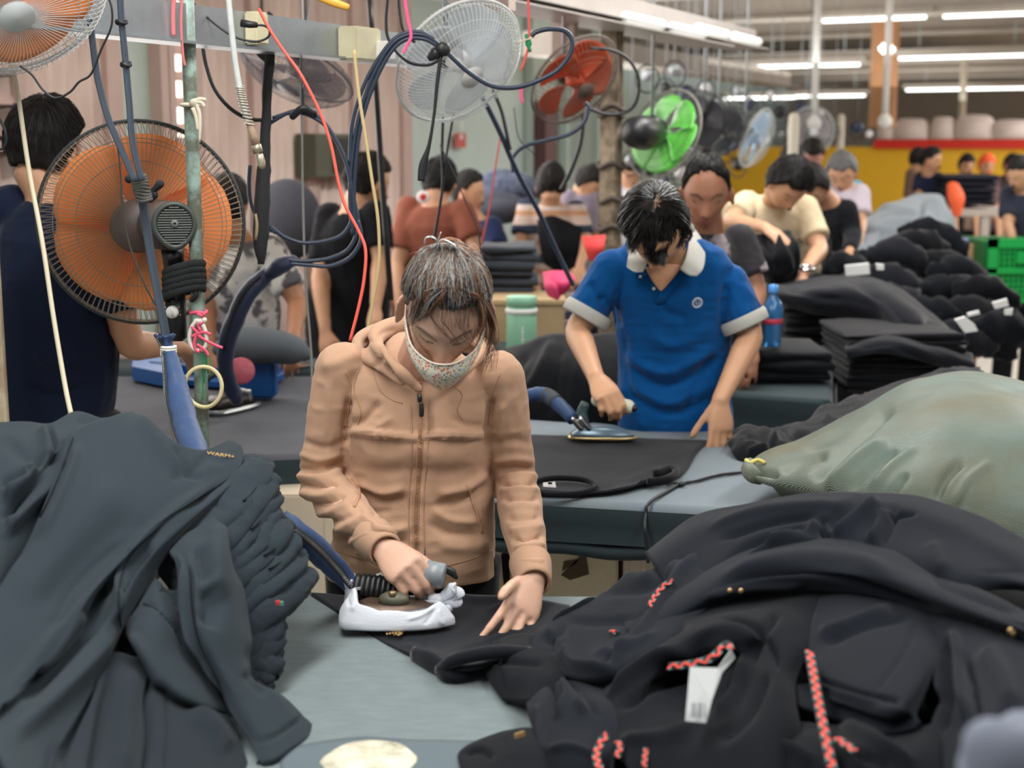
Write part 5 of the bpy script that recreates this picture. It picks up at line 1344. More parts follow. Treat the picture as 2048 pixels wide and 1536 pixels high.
# ================================================================ heaps of clothes in the foreground
def fitY(pts):
    A = np.array(pts, float); x, y = (A[:, 0]-1000)/1000, (A[:, 1]-1100)/500
    B = np.stack([np.ones(len(A)), x, y, x*x, x*y, y*y, x*x*y, y*y*y], 1) if len(A) > 10 else np.stack([np.ones(len(A)), x, y, x*x, x*y, y*y], 1)
    c = np.linalg.lstsq(B, A[:, 2], rcond=None)[0]
    def f(px, py):
        x, y = (px-1000)/1000, (py-1100)/500
        b_ = [1, x, y, x*x, x*y, y*y, x*x*y, y*y*y] if len(c) == 8 else [1, x, y, x*x, x*y, y*y]
        return float(np.dot(c, b_))
    return f
YL = fitY([(268, 829, 2.42), (140, 1000, 2.20), (0, 850, 2.35), (0, 1154, 1.95), (0, 1399, 1.72), (300, 1100, 2.12), (489, 896, 2.40), (540, 940, 2.38), (615, 1150, 2.30), (530, 1350, 2.16), (600, 1500, 1.88), (300, 1536, 1.74), (450, 1300, 2.0), (0, 1536, 1.6), (350, 950, 2.32)])
YR = fitY([(1000, 1300, 2.24), (1060, 1240, 2.32), (1200, 1180, 2.36), (1400, 1050, 2.35), (1740, 985, 2.22), (2048, 1083, 2.02), (2048, 1300, 1.65), (1740, 1300, 1.78), (1740, 1536, 1.50), (1400, 1300, 1.95), (1400, 1536, 1.66), (1200, 1450, 1.86), (1060, 1480, 1.88), (2048, 1536, 1.38), (1550, 1120, 2.1)])
def Lc(cx, cy, d=0.0): x, y = cx*.479, 800+cy*.479; return (x, y, YL(x, y)+d)
def Rc(x, y, d=0.0): return (x, y, YR(x, y)+d)
M_hood = mat('charcoal_fleece', (46, 55, 61), 0.93, mott=0.06, mscale=5, sheen=0.12, bump=0.35, bscale=450)
M_hood2 = mat('charcoal_fleece_dark', (38, 45, 51), 0.93, mott=0.08, mscale=5, sheen=0.12, bump=0.35, bscale=450)
M_ink2 = mat('ink_fleece', (25, 29, 36), 0.93, mott=0.08, mscale=5, sheen=0.12, bump=0.35, bscale=450)
M_ink3 = mat('ink_fleece_dark', (18, 21, 26), 0.93, mott=0.08, mscale=5, sheen=0.12, bump=0.35, bscale=450)
M_seamd = mat('dark_seam', (30, 34, 38), 0.9)
def cr(pts, w, d, w2=None):
    p = [(x*.479, 800+y*.479) for x, y in pts]; return (p, w, d, w2) if w2 else (p, w, d)
def garment(label, name, rows, m_, creases=(), **k):
    t = thing('garment', label, 'garment', W(*rows[len(rows)//2][len(rows[0])//2]))
    o = sheet(name, rows, m_, t, creases=creases, **k); return t, o
def seam_on(o, pts, parent, m_=M_seamd, w=0.003, nm='seam'):
    tr = bvh(o); strip(tr, pts, w, 0.0003, 0.0008, nm, m_, parent, 6)
# --- left pile
g, o = garment('charcoal hoodie spread over the top of the left pile, broad smooth front panel', 'front_panel',
 [[Lc(548, 52, .03), Lc(640, 118, .01), Lc(735, 190, 0), Lc(850, 215, .02), Lc(960, 170, .05)],
  [Lc(470, 78), Lc(580, 200), Lc(720, 290), Lc(860, 305), Lc(1010, 205, .03)],
  [Lc(300, 140), Lc(440, 320, -.01), Lc(600, 430, -.01), Lc(780, 420), Lc(985, 300, .01)],
  [Lc(235, 300), Lc(360, 470, -.01), Lc(480, 560, -.01), Lc(600, 575), Lc(700, 520, 0)],
  [Lc(130, 540), Lc(220, 680), Lc(320, 790), Lc(400, 810), Lc(440, 760)],
  [Lc(20, 740), Lc(70, 880), Lc(120, 1020), Lc(160, 1130), Lc(200, 1060)],
  [Lc(-100, 930), Lc(-60, 1080), Lc(-40, 1200), Lc(-20, 1300), Lc(0, 1270)]], M_hood, nu=18, nv=16, thick=0.008, noise=(0.006, 5), seed=3,
 creases=[cr([(300, 150), (250, 300), (130, 540), (0, 700)], 7, -.012, 14), cr([(330, 170), (280, 330), (160, 580)], 14, .010), cr([(560, 60), (640, 150), (760, 300)], 18, .006), cr([(720, 200), (780, 300), (860, 330)], 8, -.006),
          cr([(980, 300), (820, 400), (640, 540), (430, 760), (0, 1260)], 12, .014, 30), cr([(880, 230), (800, 300), (700, 340)], 10, -.004), cr([(600, 460), (380, 640), (150, 900)], 26, -.006), cr([(520, 330), (300, 560), (60, 860)], 30, .006),
          cr([(860, 215), (900, 260), (960, 260)], 6, -.003), cr([(200, 1000), (330, 760), (560, 560)], 14, -.006)])
seam_on(o, [(x*.479, 800+y*.479) for x, y in ((306, 160), (262, 280), (190, 440), (110, 580), (30, 690))], g)
tr = bvh(o)
p, n = hit(tr, 420, 909, .0012, 2.38)
Mt = Matrix((V(1, 0.1, 0.02).normalized(), V(0, 0.6, 0.8), V(0, -.8, .6))).transposed()
pw_ = W(421, 908, p.y-0.002)
x_ = (n.cross(V(0.1, 0.5, 1)).normalized())*-1; x_ = x_ if x_.x > 0 else -x_; y_ = n.cross(x_); y_ = y_ if y_.z > 0 else -y_
text('HEAT WARM+', p+n*0.001, 0.013, Matrix((x_, y_, n)).transposed(), M_gold, g, 0.0006, 'lettering')
g, o = garment('charcoal hoodie at the back of the left pile, gathered folds by the left edge', 'body_panel',
 [[Lc(-120, 120, .05), Lc(0, 105, .04), Lc(120, 90, .04), Lc(215, 85, .05), Lc(320, 45, .09), Lc(430, 75, .09), Lc(560, 75, .08)],
  [Lc(-120, 190), Lc(0, 175, .01), Lc(110, 180, .01), Lc(220, 170, .02), Lc(300, 120, .04), Lc(400, 130, .05), Lc(520, 130, .06)],
  [Lc(-120, 330), Lc(0, 300, .01), Lc(90, 290, .01), Lc(190, 280, .02), Lc(260, 260, .04), Lc(330, 250, .05), Lc(420, 260, .06)],
  [Lc(-120, 520), Lc(0, 480, .02), Lc(60, 460, .02), Lc(130, 430, .03), Lc(200, 400, .05), Lc(260, 400, .06), Lc(300, 420, .06)],
  [Lc(-120, 740), Lc(0, 690, .03), Lc(40, 640, .04), Lc(90, 600, .05), Lc(140, 560, .06), Lc(170, 560, .07), Lc(200, 600, .08)],
  [Lc(-160, 1150, .06), Lc(-40, 1100, .08), Lc(20, 1000, .10), Lc(90, 900, .12), Lc(140, 800, .12), Lc(170, 760, .12), Lc(200, 760, .12)]], M_hood, nu=14, nv=14, thick=0.008, noise=(0.007, 7), seed=8,
 creases=[cr([(200, 90), (225, 170), (235, 220)], 6, -.014), cr([(180, 95), (200, 190), (190, 260)], 12, .012), cr([(270, 200), (200, 280), (100, 400), (0, 510)], 7, -.022, 12), cr([(240, 230), (150, 330), (0, 430)], 12, .018), cr([(180, 250), (110, 310), (0, 370)], 9, -.012),
          cr([(150, 330), (110, 300), (160, 260)], 8, .012), cr([(290, 190), (230, 300), (90, 470), (-20, 590)], 12, .016), cr([(310, 75), (420, 90), (440, 100)], 6, -.006), cr([(0, 150), (90, 230), (200, 300)], 14, -.005)])
g, o = garment('charcoal hoodie second in the left pile, long rolled edge running below the top panel', 'side_panel',
 [[Lc(1015, 225, .05), Lc(1035, 250, .03), Lc(1040, 290, .03)],
  [Lc(960, 300, .02), Lc(985, 330, .0), Lc(960, 390, .02)],
  [Lc(760, 430, .03), Lc(810, 480, -.01), Lc(780, 540, .02)],
  [Lc(620, 545, .03), Lc(680, 590, -.015), Lc(690, 660, .02)],
  [Lc(500, 650, .04), Lc(580, 700, -.015), Lc(630, 760, .02)],
  [Lc(420, 760, .05), Lc(480, 850, -.02), Lc(510, 960, .02)],
  [Lc(200, 1000, .05), Lc(330, 1060, -.015), Lc(410, 1170, .02)],
  [Lc(0, 1220, .06), Lc(110, 1330, -.01), Lc(220, 1500, .02)],
  [Lc(-120, 1350, .06), Lc(0, 1500, -.01), Lc(120, 1680, .02)]], M_hood, nu=14, nv=12, thick=0.010, noise=(0.005, 6), seed=5,
 creases=[cr([(850, 420), (640, 570), (520, 700), (495, 860), (500, 960)], 9, .012), cr([(640, 600), (540, 720), (520, 830)], 6, -.012), cr([(470, 820), (300, 1010), (60, 1270)], 12, -.014, 20), cr([(500, 920), (380, 1080), (180, 1300), (0, 1450)], 14, .012), cr([(450, 760), (360, 850), (320, 900)], 10, -.010)])
seam_on(o, [(x*.479, 800+y*.479) for x, y in ((655, 545), (560, 630), (505, 740), (496, 860), (505, 950))], g)
g, o = garment('charcoal sleeve hanging down the front of the left pile, ending in an open cuff', 'sleeve',
 [[Lc(706, 628, .0), Lc(760, 560, .0), Lc(830, 520, .0), Lc(890, 488, .0), Lc(915, 500, .03)],
  [Lc(735, 690, -.02), Lc(800, 660, -.045), Lc(860, 640, -.05), Lc(930, 620, -.035), Lc(965, 650, .01)],
  [Lc(755, 820, -.03), Lc(810, 820, -.06), Lc(870, 810, -.065), Lc(960, 800, -.05), Lc(1010, 830, .0)],
  [Lc(790, 990, -.03), Lc(850, 980, -.06), Lc(910, 970, -.065), Lc(990, 960, -.05), Lc(1040, 1000, .0)],
  [Lc(860, 1130, -.02), Lc(910, 1110, -.05), Lc(960, 1110, -.05), Lc(1030, 1110, -.04), Lc(1080, 1150, .0)],
  [Lc(950, 1290, -.01), Lc(1010, 1260, -.035), Lc(1070, 1230, -.035), Lc(1140, 1210, -.03), Lc(1190, 1230, .0)],
  [Lc(1040, 1420, .0), Lc(1100, 1400, -.025), Lc(1170, 1370, -.025), Lc(1230, 1340, -.02), Lc(1285, 1330, .0)],
  [Lc(1090, 1520, .0), Lc(1150, 1500, -.02), Lc(1210, 1460, -.02), Lc(1270, 1420, -.015), Lc(1330, 1375, .0)]], M_hood, nu=12, nv=12, thick=0.012, noise=(0.004, 7), seed=2,
 creases=[cr([(708, 620), (770, 700), (775, 850), (800, 1020), (870, 1160), (930, 1330), (1030, 1440)], 6, .010), cr([(745, 640), (795, 740), (795, 900), (830, 1050), (900, 1190), (960, 1350)], 5, -.010), cr([(890, 490), (910, 560), (900, 700), (905, 860)], 22, .010), cr([(830, 600), (850, 720), (880, 760)], 14, -.012),
          cr([(860, 780), (880, 870), (850, 950)], 20, -.012), cr([(1030, 1120), (1080, 1190), (1130, 1220)], 14, -.006), cr([(1060, 1440), (1160, 1400), (1280, 1310)], 5, -.005), cr([(1000, 700), (1030, 900), (1050, 1080)], 12, .006)])
seam_on(o, [(x*.479, 800+y*.479) for x, y in ((790, 700), (800, 860), (830, 1010), (900, 1150), (960, 1300), (1040, 1430))], g)
b = MB(); b.tube([W(*Lc(1095, 1525, .005)), W(*Lc(1160, 1530, .012)), W(*Lc(1240, 1490, .02)), W(*Lc(1320, 1430, .025)), W(*Lc(1332, 1385, .01))], [.008, .012, .013, .012, .008], 10, 5)
b.tube([W(*Lc(1095, 1520, .004)), W(*Lc(1150, 1470, .02)), W(*Lc(1220, 1420, .03)), W(*Lc(1325, 1380, .01))], [.008, .010, .010, .008], 10, 5); o = b.build('cuff', M_hood2, g); displace(o, lambda A, N_: .0015*vnoise(A*120))
g, o = garment('charcoal panel tucked below the hanging sleeve in the left pile', 'panel',
 [[Lc(640, 740, .03), Lc(680, 760, .0), Lc(730, 790, .02), Lc(790, 800, .04)],
  [Lc(580, 850, .02), Lc(640, 870, -.02), Lc(710, 900, -.02), Lc(800, 930, .03)],
  [Lc(520, 960, .02), Lc(600, 1010, -.025), Lc(700, 1050, -.025), Lc(840, 1080, .03)],
  [Lc(600, 1090, .02), Lc(660, 1140, -.02), Lc(760, 1160, -.02), Lc(890, 1180, .03)],
  [Lc(680, 1220, .02), Lc(740, 1240, -.01), Lc(830, 1270, -.01), Lc(950, 1300, .03)],
  [Lc(700, 1250, .06), Lc(760, 1280, .04), Lc(860, 1310, .04), Lc(960, 1340, .06)]], M_hood, nu=12, nv=12, thick=0.010, noise=(0.004, 8), seed=6,
 creases=[cr([(590, 850), (660, 870), (730, 950), (760, 1030)], 3, -.004), cr([(540, 960), (620, 1080), (700, 1220)], 8, .008), cr([(640, 760), (720, 800), (760, 880)], 8, -.008)])
seam_on(o, [(x*.479, 800+y*.479) for x, y in ((600, 850), (660, 880), (720, 950), (755, 1020))], g)
g, o = garment('large charcoal hoodie at the bottom front of the left pile with long vertical folds', 'front_panel',
 [[Lc(380, 1150, .04), Lc(470, 1060, .03), Lc(560, 1080, .03), Lc(640, 1120, .03), Lc(720, 1230, .03), Lc(830, 1290, .03), Lc(950, 1330, .04)],
  [Lc(300, 1260, .02), Lc(420, 1210, .0), Lc(530, 1210, .0), Lc(630, 1240, .0), Lc(730, 1320, .0), Lc(840, 1350, .0), Lc(980, 1390, .02)],
  [Lc(230, 1420, .01), Lc(370, 1400, -.01), Lc(500, 1390, -.01), Lc(610, 1400, -.01), Lc(730, 1430, -.01), Lc(870, 1440, .0), Lc(1020, 1470, .02)],
  [Lc(180, 1600, .0), Lc(330, 1600, -.01), Lc(470, 1600, -.01), Lc(600, 1600, -.01), Lc(730, 1600, -.01), Lc(880, 1600, -.0), Lc(1060, 1600, .02)],
  [Lc(130, 1760, .0), Lc(300, 1760, -.01), Lc(450, 1760, -.01), Lc(590, 1760, -.01), Lc(730, 1760, -.01), Lc(880, 1760, -.0), Lc(1080, 1760, .02)]], M_hood2, nu=12, nv=14, thick=0.010, noise=(0.005, 6), seed=9,
 creases=[cr([(640, 1130), (610, 1250), (620, 1400), (600, 1600)], 6, -.012), cr([(470, 1100), (430, 1250), (400, 1420), (370, 1600)], 7, -.014, 12), cr([(400, 1160), (330, 1300), (270, 1440), (230, 1600)], 9, -.014), cr([(540, 1100), (520, 1300), (500, 1600)], 22, .010),
          cr([(680, 1230), (700, 1350), (690, 1600)], 5, -.006), cr([(560, 1080), (600, 1090), (640, 1110)], 6, .006), cr([(780, 1290), (880, 1360), (960, 1480)], 16, .008)])
g, o = garment('charcoal hoodie body in the lower left corner of the pile', 'body_panel',
 [[Lc(-140, 1300, .03), Lc(0, 1270, .06), Lc(120, 1200, .06), Lc(250, 1130, .06), Lc(380, 1060, .06), Lc(500, 990, .06)],
  [Lc(-140, 1400, .02), Lc(0, 1380, .03), Lc(130, 1310, .03), Lc(250, 1240, .03), Lc(370, 1200, .04), Lc(480, 1150, .06)],
  [Lc(-140, 1540, .02), Lc(0, 1520, .02), Lc(120, 1480, .02), Lc(230, 1440, .03), Lc(320, 1400, .04), Lc(420, 1330, .06)],
  [Lc(-140, 1760, .02), Lc(0, 1760, .02), Lc(100, 1760, .02), Lc(200, 1760, .03), Lc(280, 1760, .04), Lc(380, 1760, .06)]], M_hood2, nu=12, nv=12, thick=0.010, noise=(0.006, 6), seed=4,
 creases=[cr([(420, 1180), (300, 1330), (240, 1536)], 10, -.012), cr([(60, 1260), (200, 1380), (220, 1536)], 20, .008)])
# folded edges of the stack at the right side of the left pile
tips = [(1108, 268, 880, 470), (1128, 330, 905, 540), (1140, 400, 925, 600), (1146, 465, 950, 640), (1190, 520, 975, 690), (1216, 585, 990, 740), (1246, 648, 1000, 790), (1290, 728, 1010, 850), (1250, 775, 1018, 910), (1182, 838, 1026, 960),
        (1152, 890, 1034, 1000), (1156, 945, 1040, 1040), (1150, 1000, 1046, 1075), (1140, 1050, 1052, 1105), (1112, 1105, 1058, 1135)]
ordn = ['uppermost', 'second', 'third', 'fourth', 'fifth', 'sixth', 'seventh', 'widest', 'ninth', 'tenth', 'eleventh', 'twelfth', 'thirteenth', 'fourteenth', 'lowest']
rst = random.Random(6)
for i, (tx, ty, lx, ly) in enumerate(tips):
    t = thing('garment', 'folded charcoal hoodie edge at the right of the left pile, %s from the top' % ordn[i] if i not in (0, 7, 14) else 'folded charcoal hoodie edge at the right of the left pile, the %s one' % ordn[i], 'garment', W(*Lc(tx, ty, .02)), 'folded hoodies in the left pile')
    dd = 0.02+0.004*i
    jx = rst.uniform(-10, 10); jy = rst.uniform(-12, 12)
    P = [Lc(lx-150, ly+130, dd+.03), Lc(lx, ly, dd+.005), Lc((lx+tx)/2-8+jx, (ly+ty)/2+10+jy, dd-.005), Lc(tx-34, ty+18+jy*.4, dd), Lc(tx-6, ty+2, dd+.02), Lc(tx-20, ty-12, dd+.06), Lc(tx-60, ty-16, dd+.16)]
    b = MB(); rr_ = [.018, .016, .0145, .0135, .0125, .011, .011]; ry_ = [.052, .046, .038, .030, .020, .018, .016]
    b.tube([W(*p) for p in P], rr_, 16, 10, ry=ry_, side=(0.25, -0.35, 0.9), rnd=True)
    o = b.build('body_fabric', M_hood if i < 8 else M_hood2, t)
    u_ = (W(*P[3])-W(*P[1])).normalized()
    def dfn(A, N_, i=i, u_=u_):
        s_ = A @ np.array(u_); Q = A-np.outer(s_, np.array(u_))*0.75
        return 0.0048*vnoise(Q*np.array([24, 24, 24])+i*9)+0.0036*vnoise(Q*85+i)-0.003*(np.abs(vnoise(Q*50+i*3)) < .12)
    displace(o, dfn)
    if i in (1, 3, 5, 6):
        b = MB(); b.tube([W(*Lc((lx+tx)/2, (ly+ty)/2-14, dd-.035)), W(*Lc((lx+2*tx)/3, (ly+2*ty)/3-12, dd-.03)), W(*Lc(tx-30, ty-6, dd-.02))], .002, 6, 4); b.build('seam', M_seamd, t)
    if i == 9:
        for k, cc_ in enumerate(((214, 58, 66), (80, 160, 130))):
            p_ = W(*Lc(1160+k*14, 846+k*3, -.01)); b = MB(); b.box(p_, (0.007, 0.004, 0.006), rotz(0.3)); b.build('tag', mat('tag_%d' % k, cc_, 0.6), t, False)
# supporting folded garments beneath the spread ones
for i, (x0, y0, x1, y1, z0, z1_) in enumerate(((-1.0, 1.75, -0.50, 2.20, TZ+.012, 0.90), (-1.0, 1.95, -0.55, 2.30, 0.905, 0.95), (-1.0, 2.10, -0.60, 2.38, 0.955, 1.0))):
    b = MB(); b.box(((x0+x1)/2, (y0+y1)/2, (z0+z1_)/2), (x1-x0, y1-y0, z1_-z0), None, 0.02); o = b.build('garment', M_hood2); tag(o, 'folded charcoal hoodie %s deep inside the left pile' % ('lying lowest', 'lying in the middle', 'lying uppermost')[i], 'garment', 'folded hoodies in the left pile')

# --- right pile
g, o = garment('dark ink blue hoodie over the top of the right pile, against the green sack', 'back_panel',
 [[Rc(1290, 1105, .06), Rc(1390, 1030, .06), Rc(1490, 1000, .06), Rc(1620, 986, .06), Rc(1735, 982, .06), Rc(1850, 990, .06), Rc(1960, 1028, .06), Rc(2060, 1086, .06), Rc(2150, 1140, .06)],
  [Rc(1300, 1120), Rc(1400, 1050), Rc(1500, 1018), Rc(1630, 1004), Rc(1745, 1000), Rc(1850, 1020), Rc(1950, 1062), Rc(2050, 1120), Rc(2150, 1170)],
  [Rc(1320, 1150), Rc(1430, 1080), Rc(1530, 1048), Rc(1640, 1036), Rc(1745, 1040), Rc(1845, 1060), Rc(1940, 1100), Rc(2050, 1150), Rc(2150, 1190)],
  [Rc(1350, 1190, .02), Rc(1460, 1130, .01), Rc(1560, 1095, .01), Rc(1660, 1080, .01), Rc(1760, 1090), Rc(1850, 1120), Rc(1930, 1150), Rc(2040, 1165), Rc(2150, 1200)],
  [Rc(1380, 1240, .06), Rc(1490, 1190, .06), Rc(1590, 1160, .06), Rc(1680, 1150, .06), Rc(1770, 1160, .05), Rc(1860, 1180, .05), Rc(1930, 1185, .03), Rc(2040, 1180, .03), Rc(2150, 1220, .03)]], M_ink2, nu=12, nv=12, thick=0.010, noise=(0.007, 6), seed=12,
 creases=[([(1740, 984), (1690, 1010), (1650, 1060)], 6, -.012, 10), ([(1760, 990), (1720, 1030), (1660, 1075)], 9, .014), ([(1650, 1030), (1640, 1055), (1660, 1075)], 5, -.018), ([(1660, 1040), (1590, 1070), (1530, 1100)], 8, .012), ([(1640, 1050), (1570, 1070), (1500, 1090), (1440, 1140)], 6, -.014),
          ([(1770, 1015), (1755, 1060), (1735, 1085)], 9, .014), ([(1775, 1030), (1800, 1028), (1830, 1022)], 4, -.012), ([(1785, 1000), (1790, 1030), (1760, 1085)], 5, -.008), ([(1400, 1060), (1520, 1020), (1700, 1005)], 10, .006), ([(1430, 1080), (1540, 1045), (1640, 1030)], 6, -.009),
          ([(1960, 1150), (2048, 1140)], 3, -.003), ([(1860, 1080), (1880, 1130), (1900, 1150)], 14, .006), ([(1480, 1130), (1560, 1090), (1640, 1075)], 9, .009)])
g, o = garment('ink grey sleeve sweeping across the middle of the right pile', 'sleeve',
 [[Rc(1240, 1240, .04), Rc(1380, 1150, .04), Rc(1460, 1110, .03), Rc(1560, 1088, .02), Rc(1680, 1082, .02), Rc(1780, 1095, .02), Rc(1870, 1150, .02), Rc(1960, 1180, .01), Rc(2060, 1225, .0), Rc(2150, 1260, .0)],
  [Rc(1250, 1260), Rc(1390, 1175, -.02), Rc(1480, 1135, -.035), Rc(1580, 1112, -.045), Rc(1690, 1108, -.05), Rc(1780, 1125, -.05), Rc(1860, 1170, -.045), Rc(1950, 1205, -.04), Rc(2050, 1240, -.04), Rc(2150, 1280, -.04)],
  [Rc(1270, 1280), Rc(1400, 1200, -.02), Rc(1490, 1160, -.035), Rc(1590, 1145, -.05), Rc(1690, 1145, -.06), Rc(1780, 1160, -.06), Rc(1860, 1195, -.055), Rc(1940, 1225, -.05), Rc(2050, 1262, -.05), Rc(2150, 1300, -.05)],
  [Rc(1290, 1300, .04), Rc(1410, 1225, .03), Rc(1500, 1190, .02), Rc(1600, 1182, .02), Rc(1700, 1190, .02), Rc(1790, 1205, .02), Rc(1860, 1225, .02), Rc(1940, 1250, .02), Rc(2050, 1290, .02), Rc(2150, 1330, .02)]], M_ink2, nu=12, nv=12, thick=0.012, noise=(0.005, 6), seed=14,
 creases=[([(1410, 1180), (1520, 1148), (1640, 1150), (1780, 1190), (1900, 1220)], 8, -.009), ([(1430, 1160), (1560, 1120), (1700, 1115), (1800, 1150)], 14, .008), ([(1860, 1150), (1890, 1175), (1990, 1210), (2048, 1225)], 6, -.008), ([(1400, 1200), (1500, 1175), (1620, 1172)], 6, .007)])
M_goldd = mat('gold_rivet', (190, 160, 110), 0.35, metal=0.7)
tr = bvh(o)
for x, y in ((1461, 1183), (1483, 1181), (2024, 1258), (2030, 1263)):
    p, n = hit(tr, x, y, 0.003, YR(x, y)-.05); b = MB(); b.ell(p, (.0045, .003, .0045), None, 10, 6); b.build('rivet', M_goldd, g)
g, o = garment('ink grey hoodie on the left slope of the right pile beside the flat trousers', 'body_panel',
 [[Rc(1150, 1225, .03), Rc(1230, 1165, .03), Rc(1310, 1135, .04), Rc(1370, 1085, .05), Rc(1420, 1060, .07)],
  [Rc(1085, 1250, .02), Rc(1180, 1210), Rc(1290, 1180), Rc(1380, 1140, .01), Rc(1460, 1100, .05)],
  [Rc(1062, 1290, .0), Rc(1160, 1265, -.02), Rc(1270, 1235, -.02), Rc(1380, 1190, -.01), Rc(1480, 1150, .03)],
  [Rc(1070, 1330, .0), Rc(1150, 1320, -.03), Rc(1240, 1290, -.03), Rc(1340, 1240, -.02), Rc(1450, 1190, .02)],
  [Rc(1110, 1352, .01), Rc(1170, 1355, -.02), Rc(1240, 1340, -.02), Rc(1320, 1300, -.01), Rc(1400, 1240, .03)],
  [Rc(1150, 1368, .05), Rc(1190, 1375, .04), Rc(1240, 1370, .04), Rc(1310, 1340, .04), Rc(1380, 1290, .06)]], M_ink2, nu=12, nv=12, thick=0.010, noise=(0.006, 7), seed=17,
 creases=[([(1080, 1255), (1120, 1280), (1150, 1330), (1240, 1345)], 7, .012), ([(1090, 1290), (1110, 1270), (1130, 1300)], 6, -.010), ([(1120, 1235), (1180, 1240), (1270, 1230)], 7, -.006), ([(1230, 1150), (1300, 1155), (1370, 1120)], 10, .008), ([(1200, 1180), (1280, 1178), (1350, 1150)], 8, -.008),
          ([(1135, 1240), (1100, 1300), (1105, 1345)], 6, -.005), ([(1280, 1215), (1240, 1280), (1200, 1350)], 5, -.006), ([(1180, 1300), (1250, 1300), (1320, 1260)], 8, .006), ([(1380, 1070), (1330, 1140), (1300, 1160)], 8, -.010), ([(1420, 1090), (1350, 1160), (1290, 1240), (1210, 1350)], 9, .008)])
seam_on(o, [(1118, 1262), (1106, 1290), (1110, 1322), (1124, 1345)], g)
g, o = garment('black rolled sleeve lying lowest at the left toe of the right pile', 'sleeve',
 [[Rc(985, 1280, .03), Rc(1040, 1265, .03), Rc(1095, 1275, .05)],
  [Rc(968, 1310, -.0), Rc(1030, 1300, -.03), Rc(1110, 1310, .0)],
  [Rc(972, 1350, .0), Rc(1040, 1345, -.03), Rc(1130, 1355, .0)],
  [Rc(1000, 1395, .02), Rc(1060, 1400, .0), Rc(1140, 1400, .03)]], M_ink3, nu=12, nv=10, thick=0.014, noise=(0.004, 10), seed=21,
 creases=[([(975, 1325), (1030, 1325), (1090, 1330)], 5, -.006), ([(1000, 1275), (1000, 1320), (1010, 1390)], 3, -.003)])
g, o = garment('dark grey hood lump at the lower left of the right pile beside the felt', 'hood',
 [[Rc(1085, 1352, .05), Rc(1140, 1345, .04), Rc(1200, 1370, .04), Rc(1250, 1400, .05)],
  [Rc(1052, 1385, .01), Rc(1110, 1375, -.03), Rc(1180, 1400, -.03), Rc(1250, 1440, .0)],
  [Rc(1055, 1430, .0), Rc(1110, 1430, -.04), Rc(1180, 1450, -.04), Rc(1240, 1480, .0)],
  [Rc(1072, 1490, .0), Rc(1120, 1490, -.04), Rc(1180, 1500, -.04), Rc(1230, 1520, .0)],
  [Rc(1085, 1540, .02), Rc(1130, 1560, -.0), Rc(1180, 1570, -.0), Rc(1230, 1590, .02)]], M_ink2, nu=12, nv=12, thick=0.012, noise=(0.005, 9), seed=23,
 creases=[([(1100, 1360), (1110, 1400), (1115, 1430)], 5, -.012), ([(1120, 1355), (1135, 1400), (1110, 1440)], 8, .010), ([(1120, 1350), (1165, 1390), (1200, 1440)], 4, -.008), ([(1075, 1400), (1080, 1460), (1090, 1520)], 8, .006), ([(1170, 1395), (1160, 1410), (1175, 1430)], 6, .008), ([(1090, 1500), (1140, 1490), (1200, 1510)], 7, .006)])
g, o = garment('black cuff with a gold mark sticking out at the bottom of the right pile', 'cuff_panel',
 [[Rc(960, 1478, .01), Rc(1010, 1462, .0), Rc(1060, 1456, .0), Rc(1110, 1470, .03)],
  [Rc(930, 1495, .0), Rc(990, 1480, -.03), Rc(1050, 1478, -.03), Rc(1110, 1490, .0)],
  [Rc(916, 1512, .0), Rc(980, 1510, -.035), Rc(1045, 1510, -.035), Rc(1110, 1520, .0)],
  [Rc(922, 1545, .0), Rc(980, 1560, -.03), Rc(1040, 1570, -.03), Rc(1110, 1570, .0)]], M_ink3, nu=10, nv=10, thick=0.014, noise=(0.003, 10), seed=27, creases=[([(1000, 1468), (1020, 1500), (1030, 1560)], 3, -.003), ([(925, 1510), (960, 1500), (990, 1520)], 6, -.006)])
tr = bvh(o); p, n = hit(tr, 1040, 1474, .0015, 1.86)
b = MB(); b.box(p, (.016, .004, .010), frame_z(n)); b.build('gold_mark', M_gold, g, False)
